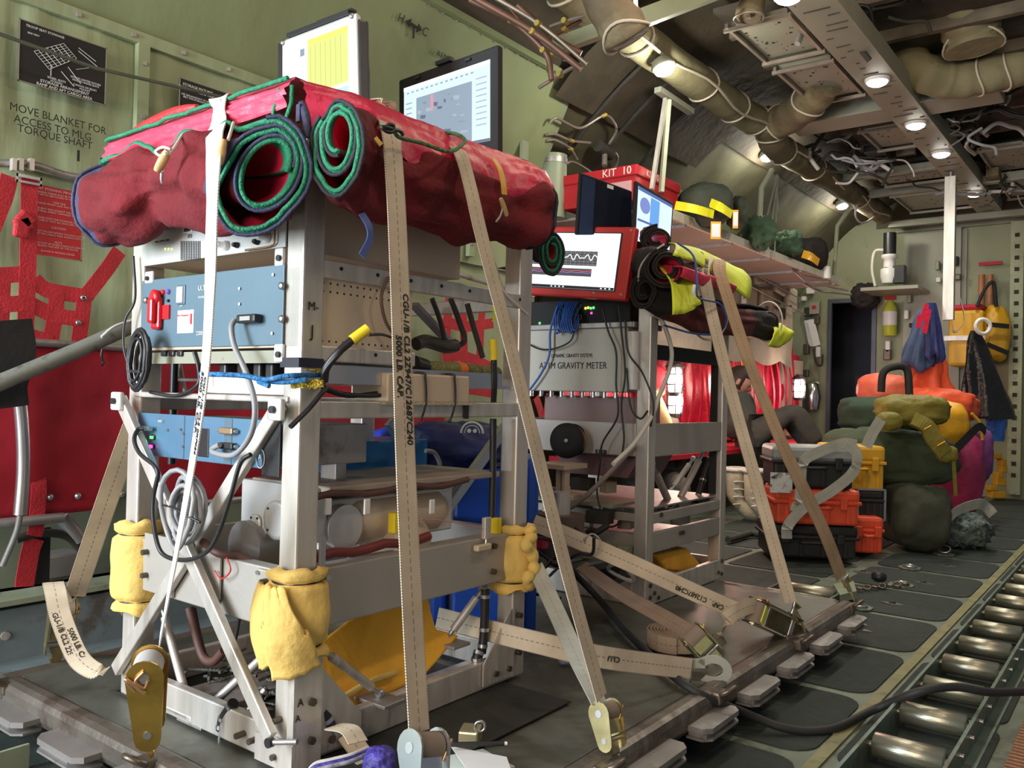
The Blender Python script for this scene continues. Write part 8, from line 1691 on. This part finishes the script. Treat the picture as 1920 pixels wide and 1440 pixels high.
tag(MB().ribbon(bez([ad(1790, 545, 7.2), ad(1786, 590, 7.1), ad(1790, 622, 7.1), ad(1808, 600, 7.1), ad(1800, 560, 7.15)], 6), FWf+RTf*.5, .10, .004).build('grey_strap', STRAPG), 'wide grey-green straps looped on the post between jacket and yellow container', 'strap')
q = ad(1843, 612, 6.95); tag(MB().tube([q+RTf*.06*math.cos(a)+ZU*.06*math.sin(a) for a in [k*math.pi/10 for k in range(20)]], .016, 8, closed=True).build('tape_roll', WHITEP), 'white tape roll hanging over the black bag', 'tape roll')
t = thing('yellow_harness', ad(1870, 880, 7.3), 'yellow plastic fittings on the floor at the right beyond the magenta duffel', 'equipment')
rnd = random.Random(9)
for k in range(7): MB().box(ad(1868+rnd.uniform(-14, 14), 855+12*k, 7.3), (rnd.uniform(.05, .13), .08, rnd.uniform(.04, .08)), CY, 0, 1, .01).build('block', YLC, t)
# left of the door: papers, clips, first-aid boxes
t = thing('notice_papers', bq(1523, 610), 'sheaf of white papers clipped on the wall left of the crew door', 'papers')
for k in range(3): a, b = bq(1514+3*k, 600, YB2-.02*k), bq(1524+4*k, 648, YB2-.02*k); MB().bar(a, b, .07, .004, (0, 1, 0)).build('sheet', WHITEP, t)
rnd = random.Random(14)
for k, (px, py) in enumerate([(1515, 585), (1530, 570), (1508, 560), (1532, 600), (1512, 655), (1535, 660), (1520, 545), (1705, 560), (1700, 590), (1712, 610), (1665, 650), (1664, 665), (1758, 498), (1790, 490), (1760, 525), (1795, 520), (1510, 700), (1530, 720), (1525, 745)]):
    q = bq(px, py, YB2-.02); m_ = rnd.choice((DARKM, ALUD, WHITEP, MC['dark_bolt'], GREENP)); tag(MB().box(q, (rnd.uniform(.03, .09), .05, rnd.uniform(.04, .11)), None, 0, 1, .008).build('wall_fitting', m_), 'small fitting fixed to the forward bulkhead', 'fitting', 'small fittings on the forward bulkhead')
t = thing('first_aid_box', bq(1528, 585), 'small box with a red mark on the wall left of the crew door', 'box'); MB().box(bq(1528, 578, YB2-.03), (.10, .05, .12), None, 0, 1, .006).build('case', GREYM, t); MB().box(bq(1526, 576, YB2-.058), (.04, .004, .035)).build('red_mark', RS2, t)
q = bq(1522, 745, YB2-.1); tag(MB().lathe(q, (0, 0, 1), [(.07, -.12), (.09, 0), (.07, .13), (.02, .16)], 16).build('foil_drum', CHROME), 'shiny metal canister left of the crew door', 'canister')
t = thing('lashing_rail_clutter', bq(1520, 660), 'black hook and hose hanging below the papers', 'hook'); MB().tube(bez([bq(1525, 655, YB2-.05), bq(1530, 680, YB2-.05), bq(1540, 685, YB2-.05), bq(1542, 665, YB2-.05)], 5), .010, 6).build('hook', BLACK, t)
# dark roller blind over the door
blk = bag(1596, 1650, 530, 580, 8.0, .08, BLKQ, 'rolled_curtain', 'dark rolled curtain bundled above the crew door', 'curtain', seed=73, fold=.2)
# red-white lamp reflections on floor left alone; foreground things at the bottom edge
t = thing('notepad', az(880, 1425, .13), 'white papers and notepad on the pallet at the bottom edge', 'notepad')
MB().poly([az(800, 1432, .135), az(905, 1412, .135), az(965, 1445, .135), az(860, 1490, .135)], (0, 0, .008)).build('pad', mat('pale_mint_paper', (.60, .68, .64), .6), t); MB().poly([az(845, 1400, .147), az(950, 1420, .147), az(960, 1450, .147), az(880, 1450, .147)], (0, 0, .001)).build('sheet', WHITEP, t)
t = thing('black_pen', az(900, 1394, .165), 'black pen with a white cap lying on the papers', 'pen'); a_, b_ = az(840, 1396, .16), az(945, 1394, .16); MB().tube([a_, b_], .0045, 8).build('barrel', BLACK, t); MB().tube([b_, b_+(b_-a_).normalized()*.006], .0035, 8).build('cap', WHITEP, t)
t = thing('clipboard_clip', az(880, 1375, .14), 'pale metal clip with a round ring beside the pen', 'clip'); a_ = az(882, 1378, .14); MB().box(a_, (.04, .05, .03), Matrix.Rotation(.5, 3, 'Z'), 0, 1, .004).build('body', mat('pale_brass', (.55, .5, .3), .35, .7), t); c_ = az(900, 1362, .165); MB().tube([c_+RTf*.010*math.cos(a)+ZU*.010*math.sin(a) for a in [k*math.pi/8 for k in range(16)]], .003, 6, closed=True).build('ring', STEEL, t)
YARN = mat('violet_blue_yarn', (.06, .045, .30), .5, var=.6, vs=60, bump=.8, bs=60, wear=(.5, .5, .65), wscale=60, wamt=.66)
c_ = az(712, 1432, .15); tag(blob(c_, RTf*.030, ZU*.030, FWf*.03, YARN, 'yarn_bundle', None, 5, fold=.12), 'violet-blue bundle of cord at the bottom edge left of the ratchet', 'cord bundle')
t = thing('braided_rope', az(640, 1430, .14), 'braided rope in white and navy at the bottom edge', 'rope')
for k in range(3): MB().tube(bez([az(690, 1402+6*k, .16), az(660, 1415+6*k, .16), az(620, 1425+6*k, .155), az(592, 1432+6*k, .15), az(575, 1450, .14)], 6), .0042, 8).build('strand', [WHITEC, YARN, mat('grey_rope', (.25, .25, .3), .7, var=.5, vs=80)][k], t)
# clear crumb on the pallet
tag(blob(az(1060, 1238, .135), RTf*.018, ZU*.01, FWf*.012, mat('blueish_crumb', (.16, .20, .32), .3, bump=1, bs=60), 'crumpled_plastic', None, 3), 'small bluish crumple of plastic on the pallet between the straps', 'plastic')
